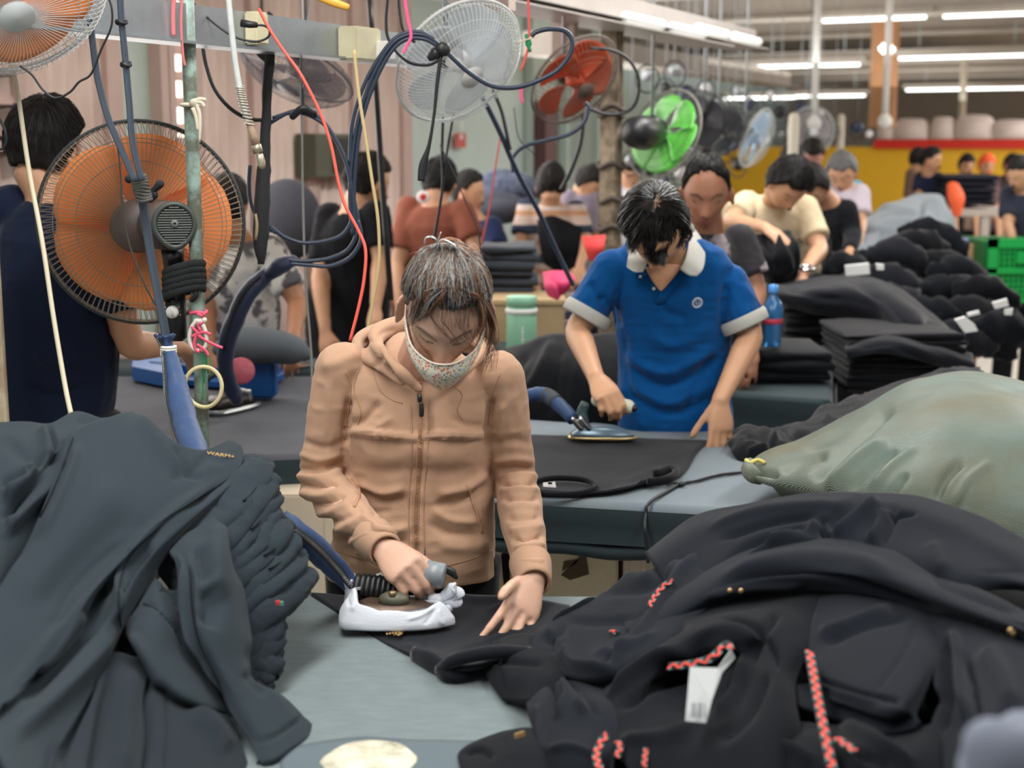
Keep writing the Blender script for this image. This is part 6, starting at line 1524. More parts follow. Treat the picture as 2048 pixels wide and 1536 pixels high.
g, o = garment('big dark hoodie filling the centre front of the right pile with a drooping hood mouth', 'front_panel',
 [[Rc(1260, 1250, .10), Rc(1360, 1190, .09), Rc(1440, 1150, .09), Rc(1520, 1150, .09), Rc(1620, 1150, .09), Rc(1720, 1160, .09)],
  [Rc(1260, 1290, .04), Rc(1360, 1230, .03), Rc(1440, 1205, .02), Rc(1520, 1200, .03), Rc(1600, 1195, .04), Rc(1680, 1200, .05)],
  [Rc(1215, 1350, .02), Rc(1320, 1275, -.03), Rc(1420, 1235, -.04), Rc(1510, 1225, -.03), Rc(1590, 1230, .0), Rc(1660, 1230, .04)],
  [Rc(1190, 1400, .0), Rc(1290, 1330, -.04), Rc(1410, 1265, -.06), Rc(1500, 1270, -.04), Rc(1575, 1280, -.01), Rc(1640, 1280, .04)],
  [Rc(1185, 1440, .0), Rc(1280, 1400, -.02), Rc(1370, 1340, .05), Rc(1470, 1320, .04), Rc(1545, 1340, -.01), Rc(1600, 1340, .04)],
  [Rc(1220, 1490, .0), Rc(1300, 1460, -.01), Rc(1390, 1430, .04), Rc(1480, 1400, .03), Rc(1545, 1400, -.01), Rc(1590, 1400, .04)],
  [Rc(1260, 1545, .0), Rc(1330, 1520, -.01), Rc(1410, 1500, .0), Rc(1490, 1480, .0), Rc(1550, 1480, .0), Rc(1600, 1480, .04)],
  [Rc(1280, 1640, .0), Rc(1340, 1640, -.01), Rc(1420, 1640, .0), Rc(1490, 1640, .0), Rc(1550, 1640, .0), Rc(1600, 1640, .04)]], M_ink3, nu=13, nv=13, thick=0.012, noise=(0.006, 7), seed=29,
 creases=[([(1200, 1400), (1290, 1335), (1390, 1290), (1460, 1280), (1500, 1310)], 8, .016), ([(1230, 1420), (1310, 1370), (1390, 1345), (1440, 1330)], 10, -.014), ([(1480, 1265), (1500, 1320), (1470, 1400), (1420, 1450)], 8, .012), ([(1430, 1230), (1500, 1250), (1545, 1300), (1560, 1350)], 5, -.010),
          ([(1560, 1220), (1520, 1280), (1500, 1340)], 8, -.012), ([(1400, 1210), (1330, 1250), (1260, 1320)], 9, .010), ([(1380, 1240), (1300, 1290), (1240, 1360)], 6, -.008), ([(1230, 1480), (1330, 1480), (1440, 1440)], 12, .008), ([(1540, 1340), (1500, 1430), (1430, 1490)], 9, -.008)])
cen = o
g2, o = garment('dark hoodie panel folded flat right of the red patterned drawcord', 'folded_panel',
 [[Rc(1640, 1160, .08), Rc(1700, 1150, .08), Rc(1780, 1160, .08), Rc(1850, 1180, .08), Rc(1920, 1200, .08)],
  [Rc(1640, 1200, .04), Rc(1700, 1190, .03), Rc(1780, 1200, .03), Rc(1850, 1215, .03), Rc(1900, 1240, .04)],
  [Rc(1620, 1260, .02), Rc(1700, 1235, -.0), Rc(1780, 1245, -.01), Rc(1850, 1270, -.0), Rc(1880, 1300, .02)],
  [Rc(1615, 1330, .02), Rc(1690, 1310, -.01), Rc(1770, 1320, -.02), Rc(1840, 1335, -.01), Rc(1862, 1360, .02)],
  [Rc(1630, 1365, .02), Rc(1690, 1375, -.01), Rc(1760, 1395, -.02), Rc(1800, 1410, -.02), Rc(1838, 1420, .02)],
  [Rc(1590, 1372, .05), Rc(1660, 1392, .03), Rc(1730, 1415, .02), Rc(1780, 1432, .02), Rc(1835, 1438, .02)],
  [Rc(1560, 1400, .06), Rc(1640, 1425, .05), Rc(1710, 1450, .04), Rc(1770, 1462, .03), Rc(1830, 1455, .03)]], M_ink2, nu=12, nv=12, thick=0.010, noise=(0.004, 8), seed=31,
 creases=[([(1630, 1270), (1700, 1250), (1790, 1215)], 9, .010), ([(1640, 1290), (1730, 1250), (1830, 1230)], 6, -.008), ([(1835, 1230), (1810, 1300), (1740, 1390)], 3, -.003), ([(1630, 1355), (1720, 1385), (1810, 1400)], 4, -.010), ([(1650, 1385), (1740, 1412), (1820, 1428)], 8, .010)])
g, o = garment('dark hoodie at the right edge of the right pile with deep vertical folds', 'body_panel',
 [[Rc(1850, 1180, .08), Rc(1930, 1190, .08), Rc(2000, 1220, .08), Rc(2060, 1240, .08), Rc(2150, 1270, .08)],
  [Rc(1850, 1240, .03), Rc(1930, 1245, .0), Rc(2000, 1270, .0), Rc(2060, 1290, .0), Rc(2150, 1320, .0)],
  [Rc(1860, 1300, .04), Rc(1920, 1300, -.01), Rc(1990, 1320, -.02), Rc(2060, 1340, -.02), Rc(2150, 1360, -.02)],
  [Rc(1880, 1380, .04), Rc(1930, 1380, -.01), Rc(1990, 1390, -.02), Rc(2060, 1400, -.02), Rc(2150, 1420, -.02)],
  [Rc(1860, 1460, .04), Rc(1920, 1460, -.0), Rc(1980, 1470, -.02), Rc(2060, 1480, -.02), Rc(2150, 1490, -.02)],
  [Rc(1850, 1640, .04), Rc(1910, 1640, -.0), Rc(1980, 1640, -.02), Rc(2060, 1640, -.02), Rc(2150, 1640, -.02)]], M_ink2, nu=12, nv=12, thick=0.012, noise=(0.006, 6), seed=33,
 creases=[([(1890, 1270), (1900, 1360), (1880, 1470)], 8, -.018), ([(1905, 1250), (1925, 1350), (1935, 1450)], 10, .014), ([(1925, 1300), (1950, 1400), (1960, 1500)], 7, -.016), ([(1960, 1290), (2000, 1350), (2030, 1430)], 22, .010), ([(1875, 1300), (1880, 1400)], 9, .010)])
g, o = garment('dark hoodie hem along the bottom edge of the right pile', 'hem_panel',
 [[Rc(1480, 1470, .06), Rc(1580, 1440, .06), Rc(1680, 1450, .05), Rc(1780, 1470, .05), Rc(1880, 1450, .06)],
  [Rc(1470, 1520, .02), Rc(1580, 1500, .02), Rc(1680, 1500, .0), Rc(1780, 1510, .0), Rc(1880, 1500, .02)],
  [Rc(1470, 1640, .02), Rc(1580, 1640, .02), Rc(1680, 1640, .0), Rc(1780, 1640, .0), Rc(1880, 1640, .02)]], M_ink3, nu=12, nv=12, thick=0.012, noise=(0.007, 8), seed=35,
 creases=[([(1670, 1450), (1760, 1490), (1840, 1530)], 8, .012), ([(1500, 1500), (1580, 1495), (1640, 1530)], 8, .010), ([(1700, 1500), (1780, 1530)], 6, -.010)])
g, o = garment('black hoodie under the left slope of the right pile above the bottom edge', 'under_panel',
 [[Rc(1180, 1400, .06), Rc(1240, 1420, .06), Rc(1300, 1440, .06), Rc(1380, 1440, .06)],
  [Rc(1090, 1520, .05), Rc(1180, 1500, .05), Rc(1300, 1500, .05), Rc(1400, 1500, .05)],
  [Rc(1080, 1640, .03), Rc(1180, 1640, .03), Rc(1300, 1640, .03), Rc(1420, 1640, .03)]], M_ink3, nu=10, nv=10, thick=0.012, noise=(0.006, 9), seed=37)
for i, (x0, y0, x1, y1, z0, z1_) in enumerate(((0.22, 1.62, 1.05, 2.24, TZ+.012, 0.92), (0.42, 1.55, 1.02, 2.16, 0.925, 0.99), (0.50, 1.62, 1.00, 2.12, 0.995, 1.04))):
    b = MB(); b.box(((x0+x1)/2, (y0+y1)/2, (z0+z1_)/2), (x1-x0, y1-y0, z1_-z0), None, 0.03); o = b.build('garment', M_ink3); tag(o, 'folded black hoodie %s deep inside the right pile' % ('lying lowest', 'lying in the middle', 'lying uppermost')[i], 'garment', 'folded hoodies in the right pile')
# red and green zigzag tapes, the barcode ticket
M_tred = mat('tape_red', (232, 74, 60), 0.6, mott=0.1); M_tgrn = mat('tape_green', (92, 138, 134), 0.6); M_tblk = mat('tape_black', (24, 26, 30), 0.7)
def ztape(pts, w, label, dY=-0.02, n=None):
    """flat woven band with raised zigzag of red wedges and green wedges"""
    P = crs([V(x, y, 0) for x, y in pts], 12)
    Q = [W(p.x, p.y, YR(p.x, p.y)+dY) for p in P]
    t = thing('drawcord', label, 'cord', Q[0], 'zigzag tapes in the right pile')
    b = MB(); R_ = []
    fr = []
    for i, p in enumerate(Q):
        u = (Q[min(i+1, len(Q)-1)]-Q[max(0, i-1)]).normalized(); nn = V(0, -0.75, 0.66); x = u.cross(nn).normalized(); nn = x.cross(u); fr.append((p, u, x, nn))
        R_.append([p-x*w/2, p-x*w/2+nn*.0015, p+x*w/2+nn*.0015, p+x*w/2])
    b.loft(R_); b.build('tape', M_tblk, t)
    L = [0]
    for i in range(1, len(Q)): L.append(L[-1]+(Q[i]-Q[i-1]).length)
    step = w*0.85; s_ = 0; k = 0; br, bg = MB(), MB()
    def at(s):
        s = max(0, min(L[-1]*0.999, s)); i = 0
        while i < len(L)-2 and L[i+1] < s: i += 1
        p, u, x, nn = fr[i]; return p+u*(s-L[i]), x, nn
    while s_ < L[-1]-step*0.5:
        sg = 1 if k % 2 else -1
        p0, x, nn = at(s_); p1, x1, n1 = at(s_+step)
        a = [p0+x*(-sg*w*.42), p0+x*(-sg*w*.10), p1+x1*(sg*w*.45), p1+x1*(sg*w*.12)]
        br.loft([[v+nn*.0012 for v in a], [v+nn*.0024 for v in a]])
        pm, xm, nm = at(s_+step*.5); c = pm+xm*(-sg*w*.32); d = (p1-p0).normalized()*step*.26
        a = [c-d-xm*w*.1, c-d+xm*w*.1, c+d+xm*w*.1, c+d-xm*w*.1]; bg.loft([[v+nm*.0012 for v in a], [v+nm*.0022 for v in a]])
        s_ += step; k += 1
    o = br.build('red_zigzag', M_tred, t, False); o['kind'] = 'stuff'; o = bg.build('green_stitch', M_tgrn, t, False); o['kind'] = 'stuff'
    return t
ztape([(1618, 1304), (1630, 1370), (1645, 1450), (1664, 1540)], .0125, 'long straight red and green zigzag tape hanging in the right pile', -.045)
ztape([(1337, 1334), (1375, 1330), (1420, 1318), (1452, 1290), (1462, 1300)], .0115, 'curved red and green zigzag tape above the barcode ticket', -.085)
ztape([(1298, 1214), (1312, 1190), (1330, 1170), (1348, 1162)], .010, 'short red zigzag tape end on the upper left slope of the right pile', -.03)
ztape([(1200, 1540), (1192, 1512), (1204, 1482), (1216, 1468)], .011, 'red zigzag tape loop at the bottom left of the right pile', -.045)
ztape([(1232, 1516), (1240, 1495), (1234, 1484)], .009, 'small red zigzag tape bit right of the loop at the bottom', -.03)
ztape([(1288, 1536), (1290, 1515), (1292, 1500)], .008, 'tiny red and green tape end at the bottom edge', -.02)
ztape([(1222, 1262), (1232, 1266), (1238, 1262)], .008, 'tiny red and green tape end on the left slope', -.02)
ztape([(1672, 1478), (1690, 1490), (1712, 1506)], .010, 'red zigzag tape end right of the long straight tape', -.02)
t = thing('ticket', 'pale grey hang ticket with a barcode in the mouth of the dark hood', 'ticket', W(1400, 1380, 1.8))
b = MB(); vs = [(1380, 1336, 1.765), (1436, 1338, 1.76), (1462, 1300, 1.775), (1470, 1316, 1.775), (1444, 1345, 1.758), (1424, 1400, 1.72), (1412, 1446, 1.70), (1371, 1442, 1.70)]
vs = [W(*v) for v in vs]; b.loft([vs, [v+V(0, .0015, .001) for v in vs]]); b.build('card', mat('ticket_card', (172, 176, 176), 0.6), t, False)
b = MB()
for k in range(9):
    if k in (3, 7): continue
    x = 1383+k*3.2; a_ = [W(x, 1403, 1.712), W(x+1.7, 1403, 1.712), W(x+1.2, 1432, 1.698), W(x-.5, 1432, 1.698)]; b.loft([[v+V(0, -.003, -.001) for v in a_], [v+V(0, -.0022, -.001) for v in a_]])
o = b.build('barcode', mat('barcode_ink', (88, 92, 96), 0.8), t, False); o['kind'] = 'stuff'
# pale blurred sleeve end very near the lens, bottom right corner
t = thing('garment', 'pale grey blue garment tip rising at the bottom right corner, closest to the viewer', 'garment', W(1990, 1500, 0.95))
b = MB(); b.tube([W(2080, 1600, 1.0), W(2040, 1560, .97), W(1990, 1500, .95), W(1960, 1478, .97)], [.045, .042, .028, .010], 14, 5, rnd=True); b.tube([W(2120, 1480, 1.05), W(2060, 1500, 1.0), W(2020, 1540, .98)], [.03, .028, .03], 12, 5, rnd=True)
o = b.build('fabric', mat('pale_fleece', (118, 124, 138), 0.95, sheen=0.3), t); displace(o, lambda A, N_: .004*vnoise(A*25))
# --- green woven sack
M_sack = mat('green_woven_sack', (114, 136, 128), 0.5, mott=0.3, mscale=3, col2=(112, 110, 84), bump=0.9, bscale=260, weave=180, sheen=0.1)
t = thing('sack', 'big bulging green woven plastic sack behind the right pile, tied at its left tip', 'sack', W(1800, 1000, 3.1))
S = lambda x, y, d: (x, y, d)
sheet('sack_cloth', [[S(1500, 922, 3.42), S(1580, 880, 3.60), S(1660, 838, 3.68), S(1740, 800, 3.72), S(1830, 762, 3.75), S(1940, 748, 3.75), S(2048, 765, 3.72), S(2160, 810, 3.7)],
     [S(1494, 928, 3.38), S(1575, 892, 3.45), S(1660, 850, 3.48), S(1745, 808, 3.5), S(1835, 768, 3.50), S(1940, 752, 3.48), S(2048, 772, 3.45), S(2160, 820, 3.4)],
     [S(1490, 940, 3.33), S(1580, 925, 3.28), S(1670, 890, 3.24), S(1760, 860, 3.18), S(1850, 830, 3.14), S(1940, 825, 3.10), S(2048, 840, 3.06), S(2160, 880, 3.02)],
     [S(1496, 950, 3.30), S(1590, 950, 3.18), S(1680, 940, 3.08), S(1770, 925, 3.02), S(1860, 910, 2.96), S(1950, 910, 2.92), S(2048, 925, 2.88), S(2160, 950, 2.84)],
     [S(1508, 962, 3.30), S(1600, 978, 3.15), S(1690, 990, 3.02), S(1780, 992, 2.93), S(1870, 1000, 2.86), S(1960, 1010, 2.82), S(2048, 1030, 2.78), S(2160, 1060, 2.74)],
     [S(1540, 970, 3.34), S(1620, 1010, 3.2), S(1700, 1050, 3.05), S(1790, 1070, 2.95), S(1880, 1090, 2.88), S(1970, 1110, 2.82), S(2060, 1140, 2.78), S(2160, 1170, 2.74)],
      [S(1570, 1030, 3.44), S(1640, 1080, 3.32), S(1710, 1140, 3.16), S(1800, 1190, 3.06), S(1890, 1230, 2.98), S(1980, 1260, 2.94), S(2070, 1290, 2.90), S(2170, 1320, 2.88)],
      [S(1590, 1110, 3.56), S(1650, 1180, 3.48), S(1720, 1260, 3.38), S(1800, 1330, 3.28), S(1880, 1390, 3.22), S(1970, 1430, 3.18), S(2060, 1460, 3.16), S(2160, 1490, 3.14)]],
     M_sack, t, nu=16, nv=16, thick=0.004, noise=(0.012, 5), seed=40,
     creases=[([(1620, 975), (1680, 920), (1740, 860), (1790, 810)], 9, -.020, 16), ([(1650, 985), (1720, 925), (1780, 880)], 10, .014), ([(1700, 985), (1760, 930), (1800, 900)], 8, -.012), ([(1560, 950), (1600, 930), (1660, 910)], 8, -.012), ([(1500, 940), (1545, 950), (1555, 962)], 7, -.020),
              ([(1870, 1010), (1890, 960), (1930, 920)], 8, -.012), ([(1600, 900), (1680, 880), (1760, 835)], 8, -.006), ([(1745, 985), (1790, 935), (1840, 895)], 8, .008), ([(1780, 1000), (1820, 950)], 6, -.008), ([(1900, 1020), (1940, 960), (1990, 920)], 9, .006)])
b = MB(); b.tube([W(1500, 925, 3.36), W(1497, 938, 3.32), W(1506, 950, 3.30), W(1518, 958, 3.31)], [.012, .018, .020, .014], 12, 4, rnd=True); b.build('tied_mouth', M_sack, t)
b = MB(); b.tube([W(1492, 920, 3.34), W(1500, 926, 3.32), W(1515, 920, 3.34), W(1530, 926, 3.33)], .005, 8, 4); b.build('yellow_string', mat('yellow_twine', (196, 184, 96), 0.7), t)
rings = []
b = MB(); b.ell((1.14, 3.44, 0.48), (0.52, 0.34, 0.42), None, 24, 14); o = b.build('sack_back', M_sack, t)
# ================================================================ fans, hoses, cords hanging over the benches
def fan(label, c, axis, Rr, blade_m, guard_m, rim_m, motor_m=None, nb=5, wires=84, detail=True, hub_m=None, roll=0.0, depth=0.075, rear=True, cover=0.72, hang=True):
    t = thing('fan', label, 'fan', c)
    c = Vector(c); M = frame_z(axis) @ rotz(roll)
    L = lambda x, y, z: c+M @ V(x, y, z)
    wr = 0.00085*Rr/0.22
    for side in ((1, -1) if rear else (1,)):
        nm = 'front_guard' if side > 0 else 'rear_guard'
        b = MB(); dz = depth*side
        if side > 0: prof = [(0.16, 1.0), (0.45, 0.96), (0.72, 0.78), (0.90, 0.48), (0.985, 0.16), (1.0, 0.0)]
        else: prof = [(0.20, 0.55), (0.50, 0.52), (0.80, 0.44), (0.92, 0.33), (0.985, 0.15), (1.0, 0.0)]
        for k in range(wires):
            a = 2*math.pi*k/wires; sw = 0.22 if side > 0 else 0.10
            P = [L(Rr*r_*math.cos(a+sw*(1-r_)), Rr*r_*math.sin(a+sw*(1-r_)), dz*z_) for r_, z_ in prof]
            b.tube(P, wr, 4, 2, caps=False)
        for r_, z_ in prof[:-1:2]+[(0.62, 0.86 if side > 0 else 0.49), (0.84, 0.6 if side > 0 else 0.42)]:
            b.tube([L(Rr*r_*math.cos(2*math.pi*k/40), Rr*r_*math.sin(2*math.pi*k/40), dz*z_) for k in range(40)], wr*1.2, 4, closed=True)
        o = b.build(nm, guard_m, t); o['kind'] = 'stuff'
    b = MB(); b.tube([L(Rr*1.005*math.cos(2*math.pi*k/64), Rr*1.005*math.sin(2*math.pi*k/64), 0) for k in range(64)], Rr*0.022, 8, closed=True); b.build('rim', rim_m, t)
    for k in range(nb):
        a0 = 2*math.pi*k/nb; vs = []; n1, n2 = 9, 9
        b = MB(); top = []
        for i in range(n1):
            r_ = Rr*(0.14+0.75*i/(n1-1)); wd = 2*math.pi/nb*(cover+0.30*math.sin(math.pi*min(1, i/(n1-1)*0.75)))
            for j in range(n2):
                u = j/(n2-1)-0.5; rr_ = r_*(1-0.10*(2*abs(u))**3*(i/(n1-1)))
                a = a0+u*wd+0.30*(i/(n1-1))
                top.append(L(rr_*math.cos(a), rr_*math.sin(a), -u*0.055*(Rr/0.22)*(1-0.4*i/(n1-1))+0.008*(2*u)**2))
        nrm = M @ V(0, 0, 1); bot = [p-nrm*0.002 for p in top]; N0 = n1*n2; fs = []
        for i in range(n1-1):
            for j in range(n2-1):
                q = i*n2+j; fs += [(q, q+1, q+n2+1, q+n2), (q+N0, q+n2+N0, q+n2+1+N0, q+1+N0)]
        for j in range(n2-1): fs += [(j, j+N0, j+1+N0, j+1), ((n1-1)*n2+j, (n1-1)*n2+j+1, (n1-1)*n2+j+1+N0, (n1-1)*n2+j+N0)]
        for i in range(n1-1): fs += [(i*n2, (i+1)*n2, (i+1)*n2+N0, i*n2+N0), (i*n2+n2-1, (i+1)*n2+n2-1, (i+1)*n2+n2-1+N0, i*n2+n2-1+N0)]
        b.add(top+bot, fs); b.build('blade', blade_m, t)
    b = MB(); b.lathe([(0, .028), (Rr*.12, .024), (Rr*.16, .008), (Rr*.17, -.015), (Rr*.17, -.02)], c, M, 20); b.build('hub', hub_m or blade_m, t)
    b = MB(); b.lathe([(0, depth+.004), (Rr*.17, depth+.002), (Rr*.18, depth-.003), (0, depth-.004)], c, M, 24); b.build('badge', hub_m or guard_m, t)
    mm_ = motor_m or M_black
    b = MB(); s = Rr/0.22; b.lathe([(Rr*.20, -.030*s), (.050*s, -.036*s), (.056*s, -.05*s), (.056*s, -.11*s), (.045*s, -.128*s), (.0, -.130*s)], c, M, 24); b.build('motor_housing', mm_, t)
    if hang:
        q = L(0, 0, -.09*s); b = MB(); b.tube([q, V(q.x, q.y, 3.2)], .007, 6); b.build('hanger', M_galv, t)
    return t, M, L
M_orange = mat('orange_blade', (255, 152, 84), 0.35, mott=0.06, mscale=4, coat=0.3)
M_wire = mat('dusty_wire', (150, 136, 118), 0.5, metal=0.2)
M_rimd = mat('dark_rim', (50, 54, 54), 0.5)
M_ww = mat('white_wire', (208, 214, 214), 0.5)
M_motor = mat('brown_grey_motor', (84, 70, 64), 0.45, mott=0.15, mscale=20)
# 1 orange fan seen from behind, strapped to the pole
fc = W(283, 446, 3.40)
t, Mf, Lf = fan('large orange bladed fan with a dark guard, seen from behind, on the green pole', fc, V(-0.16, 1.0, 0.02), 0.238, M_orange, M_wire, M_rimd, M_motor, nb=5, wires=110, depth=0.07, roll=0.3, cover=0.86, hang=False)
mc = W(350, 450, 3.23)
b = MB(); b.tube([fc+V(0.01, -0.02, 0), fc.lerp(mc, .4), W(338, 452, 3.245)], [0.055, 0.058, 0.056], 24, 4); b.build('motor_body', M_motor, t)
b = MB(); rg = []
def tear(r_, n=32):
    out = []
    for k in range(n):
        a = 2*math.pi*k/n; x, y = math.cos(a), math.sin(a)
        w_ = 1.0 if y > -0.3 else 1.0-0.30*(-y-0.3)
        out.append((x*r_*w_, y*r_*(1.0 if y > 0 else 1.22)))
    return out
Mcap = frame_z(V(0.28, -1, 0.02), (0, 0, 1)); capc = W(349, 447, 3.222)
def Lp(x, y, z): return capc+Mcap @ V(-x if False else x, y, z)
for r_, z_ in ((.050, -.03), (.050, 0.0), (.047, .006), (.040, .007), (.040, .003)): rg.append([Lp(x, y, z_) for x, y in tear(r_)])
b.loft(rg); b.build('rear_cap', mat('slate_plastic', (70, 76, 74), 0.4), t)
b = MB()
for k in range(15):
    y = -.042+k*.0056
    wv = math.sqrt(max(0, .038**2-min(abs(y), .038)**2)) if y > -.03 else .024
    b.box(Lp(0, y, .006), (2*max(.010, wv), .0026, .003), Mcap)
o = b.build('vent_slats', mat('vent_grey', (112, 116, 112), 0.4), t, False); o['kind'] = 'stuff'
b = MB(); b.lathe([(.003, .012), (.007, .012), (.009, .008), (.009, .003)], Lp(.0, .0, 0), Mcap, 16); b.build('rear_screw', mat('vent_grey', (112, 116, 112)), t)
b = MB(); b.box(W(287, 452, 3.262), (0.016, 0.004, 0.062), Matrix.Rotation(-0.9, 3, 'Z'), 0.002); b.build('rating_label', mat('yellow_label', (196, 182, 120), 0.5, mott=0.3, mscale=120), t, False)
b = MB(); b.tube([W(345, 500, 3.27), W(348, 530, 3.29), W(350, 575, 3.27)], [.026, .024, .022], 14, 3); b.build('neck', M_black, t)
b = MB(); b.box(W(352, 632, 3.26), (0.042, 0.035, 0.115), None, 0.006); b.tube([W(352, 570, 3.27), W(352, 610, 3.26)], .021, 10); b.build('switch_box', M_black, t)
b = MB(); b.lathe([(0, .012), (.012, .012), (.0145, .006), (.015, 0)], W(345, 624, 3.243), frame_z(V(0, -1, 0)), 20); b.box(W(345, 624, 3.230), (.004, .006, .024), None, .001); b.build('dial', mat('offwhite_dial', (214, 214, 208), 0.4), t)
for k in range(5):
    a = R(200-k*55); b = MB(); p_ = W(345, 624, 3.2415)+V(.019*math.cos(a), 0, .019*math.sin(a)); b.box(p_, (.0018, .001, .0018)); b.build('dial_mark', M_white, t, False)
wo = thing('cloth_tie', 'dark ragged cloth wound round the fan neck and the green pole', 'cloth', W(370, 560, 3.24))
b = MB()
for k in range(5):
    z0 = 528+k*12; P = [W(328, z0+18, 3.25), W(345, z0+10, 3.222), W(372, z0+2, 3.222), W(398, z0-2, 3.226), W(408, z0, 3.25), W(400, z0+4, 3.28), W(372, z0+6, 3.29), W(340, z0+16, 3.30)]
    b.tube(P, .010, 8, 4, ry=.006, closed=True, side=(0, 0, 1))
o = b.build('wrap', mat('black_rag', (44, 46, 47), 0.9, bump=0.5, bscale=150), wo); o['kind'] = 'stuff'; displace(o, lambda A, N_: .002*vnoise(A*80))
b = MB(); b.tube([W(385, 575, 3.23), W(392, 590, 3.225), W(384, 600, 3.23)], .006, 8, 3, rnd=True); b.build('loose_end', mat('black_rag', (44, 46, 47)), wo)
# green pole
pt = thing('pole', 'pale green painted steel pole with worn patches standing behind the left pile', 'pole', (W(372, 0, 3.25).x, 3.25, 0))
px_ = W(374, 0, 3.25).x; b = MB(); b.tube([V(px_, 3.25, 0), V(px_, 3.25, 3.2)], .0158, 20); b.build('shaft', mat('verdigris_paint', (150, 176, 166), 0.5, mott=0.8, mscale=14, col2=(98, 104, 90), bump=0.5, bscale=50), pt)
b = MB(); b.lathe([(0.05, 0), (0.05, 0.012), (0.02, 0.02)], (px_, 3.25, 0), None, 20); b.build('foot_plate', M_leg, pt)
# things tied to the pole
M_cot = mat('cream_cotton', (226, 216, 194), 0.9, mott=0.15, mscale=40)
o = thing('cotton_strip', 'frayed cream cotton strip knotted high on the green pole', 'string', W(385, 205, 3.23))
b = MB(); b.tube([V(px_+.018*math.cos(a), 3.25+.018*math.sin(a), W(385, 210, 3.25).z) for a in [k*.52 for k in range(12)]], .005, 6, 2, closed=True, ry=.008); b.build('wrap', M_cot, o)
for pts in ([(390, 205), (398, 225), (400, 250), (399, 285)], [(388, 203), (400, 198), (412, 200)], [(392, 203), (404, 206), (408, 214)], [(385, 215), (392, 235), (396, 262)]):
    b = MB(); b.tube([W(x, y, 3.222) for x, y in pts], [.005, .0045, .004, .002][:len(pts)], 6, 4, ry=.0018); b.build('tail', M_cot, o)
b = MB(); b.ell(W(388, 206, 3.225), (.010, .008, .010), None, 10, 8); oo = b.build('knot', M_cot, o); displace(oo, lambda A, N_: .002*vnoise(A*200))
M_pink = mat('pink_tape', (240, 92, 122), 0.6); M_grn = mat('green_string', (30, 142, 92), 0.6); M_cream = mat('cream_rubber_ring', (218, 208, 160), 0.45, mott=0.1, mscale=30)
o = thing('pink_ties', 'bright pink tape knotted round the green pole above the yellow ring', 'string', W(393, 650, 3.23))
b = MB(); b.tube([V(px_+.018*math.cos(a), 3.25+.018*math.sin(a), W(390, 624, 3.25).z+.002*math.sin(3*a)) for a in [k*.52 for k in range(12)]], .004, 6, 2, closed=True); b.build('wrap', M_pink, o)
for pts in ([(396, 628), (404, 632), (408, 628)], [(385, 672), (395, 668), (408, 664), (420, 668)], [(392, 668), (410, 680), (430, 690), (443, 695)], [(392, 670), (388, 690), (396, 704), (404, 696)], [(396, 690), (410, 700), (416, 710)], [(384, 655), (392, 662), (400, 672)], [(400, 660), (396, 650), (404, 646)]):
    b = MB(); b.tube([W(x, y, 3.215) for x, y in pts], .0036, 6, 4, rnd=True); b.build('tape_end', M_pink, o)
o = thing('cord_loop', 'thick off-white cord loop tied round the green pole', 'cord', W(394, 670, 3.22)); 
b = MB(); b.tube([W(x, y, 3.218) for x, y in ((390, 645), (380, 665), (380, 685), (388, 698), (402, 700), (412, 690), (412, 668), (404, 648))], .0048, 8, 4, closed=True); b.build('loop', mat('offwhite_cord', (228, 224, 214), 0.8), o)
b = MB(); b.ell(W(398, 642, 3.22), (.014, .008, .007), None, 10, 8); b.ell(W(408, 640, 3.22), (.007, .007, .007), None, 10, 8); b.build('knot', mat('offwhite_cord', (228, 224, 214)), o)
o = thing('green_string', 'thin green strings dangling down the pole through the yellow ring', 'string', W(408, 720, 3.22))
for pts in ([(405, 680), (404, 720), (406, 760), (404, 800)], [(408, 690), (414, 720), (416, 748)], [(412, 690), (420, 715), (422, 745), (424, 752)], [(404, 700), (410, 735), (408, 765)]):
    b = MB(); b.tube([W(x, y, 3.22) for x, y in pts], .0016, 5, 4); b.build('strand', M_grn, o)
b = MB(); cc_ = W(407, 774, 3.21); b.tube([cc_+V(.042*math.cos(a), .004*math.sin(2*a), .047*math.sin(a)) for a in [k*math.pi/16 for k in range(32)]], .0048, 10, closed=True); o = b.build('ring', M_cream); tag(o, 'pale yellow rubber ring hanging on the green strings by the pole', 'ring')
# hoses and cords: (name, category, label, material, radius m, Y list or Y, pixel points)
M_hoseb = mat('blue_grey_hose', (74, 88, 104), 0.6, mott=0.1, mscale=30, bump=0.8, bscale=10, weave=260)
M_hosed = mat('navy_hose', (46, 58, 76), 0.4, mott=0.1, mscale=10)
M_cbl = mat('black_cable', (26, 28, 32), 0.45)
M_redc = mat('red_cord', (226, 84, 66), 0.5); M_beig = mat('beige_cord', (190, 180, 156), 0.6); M_ylw = mat('straw_cord', (206, 184, 132), 0.6)
M_grey = mat('grey_cord', (136, 136, 132), 0.6)
def cord(name, cat, label, m_, r_, Y, pts, ry=None, sub=8, sides=8, parent=None, part=None, side=None):
    n = len(pts); Ys = Y if isinstance(Y, (list, tuple)) else [Y]*n
    if len(Ys) == 2 and n != 2: Ys = [Ys[0]+(Ys[1]-Ys[0])*i/(n-1) for i in range(n)]
    P = [W(x, y, Ys[i]) for i, (x, y) in enumerate(pts)]
    b = MB(); b.tube(P, r_, sides, sub, ry=ry, side=side)
    o = b.build(part or name, m_, parent)
    if parent is None: tag(o, label, cat)
    return o
H = cord
t1 = thing('hose', 'pair of braided blue grey hoses dropping over the orange fan into the blue zipped sleeve', 'hose', W(270, 350, 3.0))
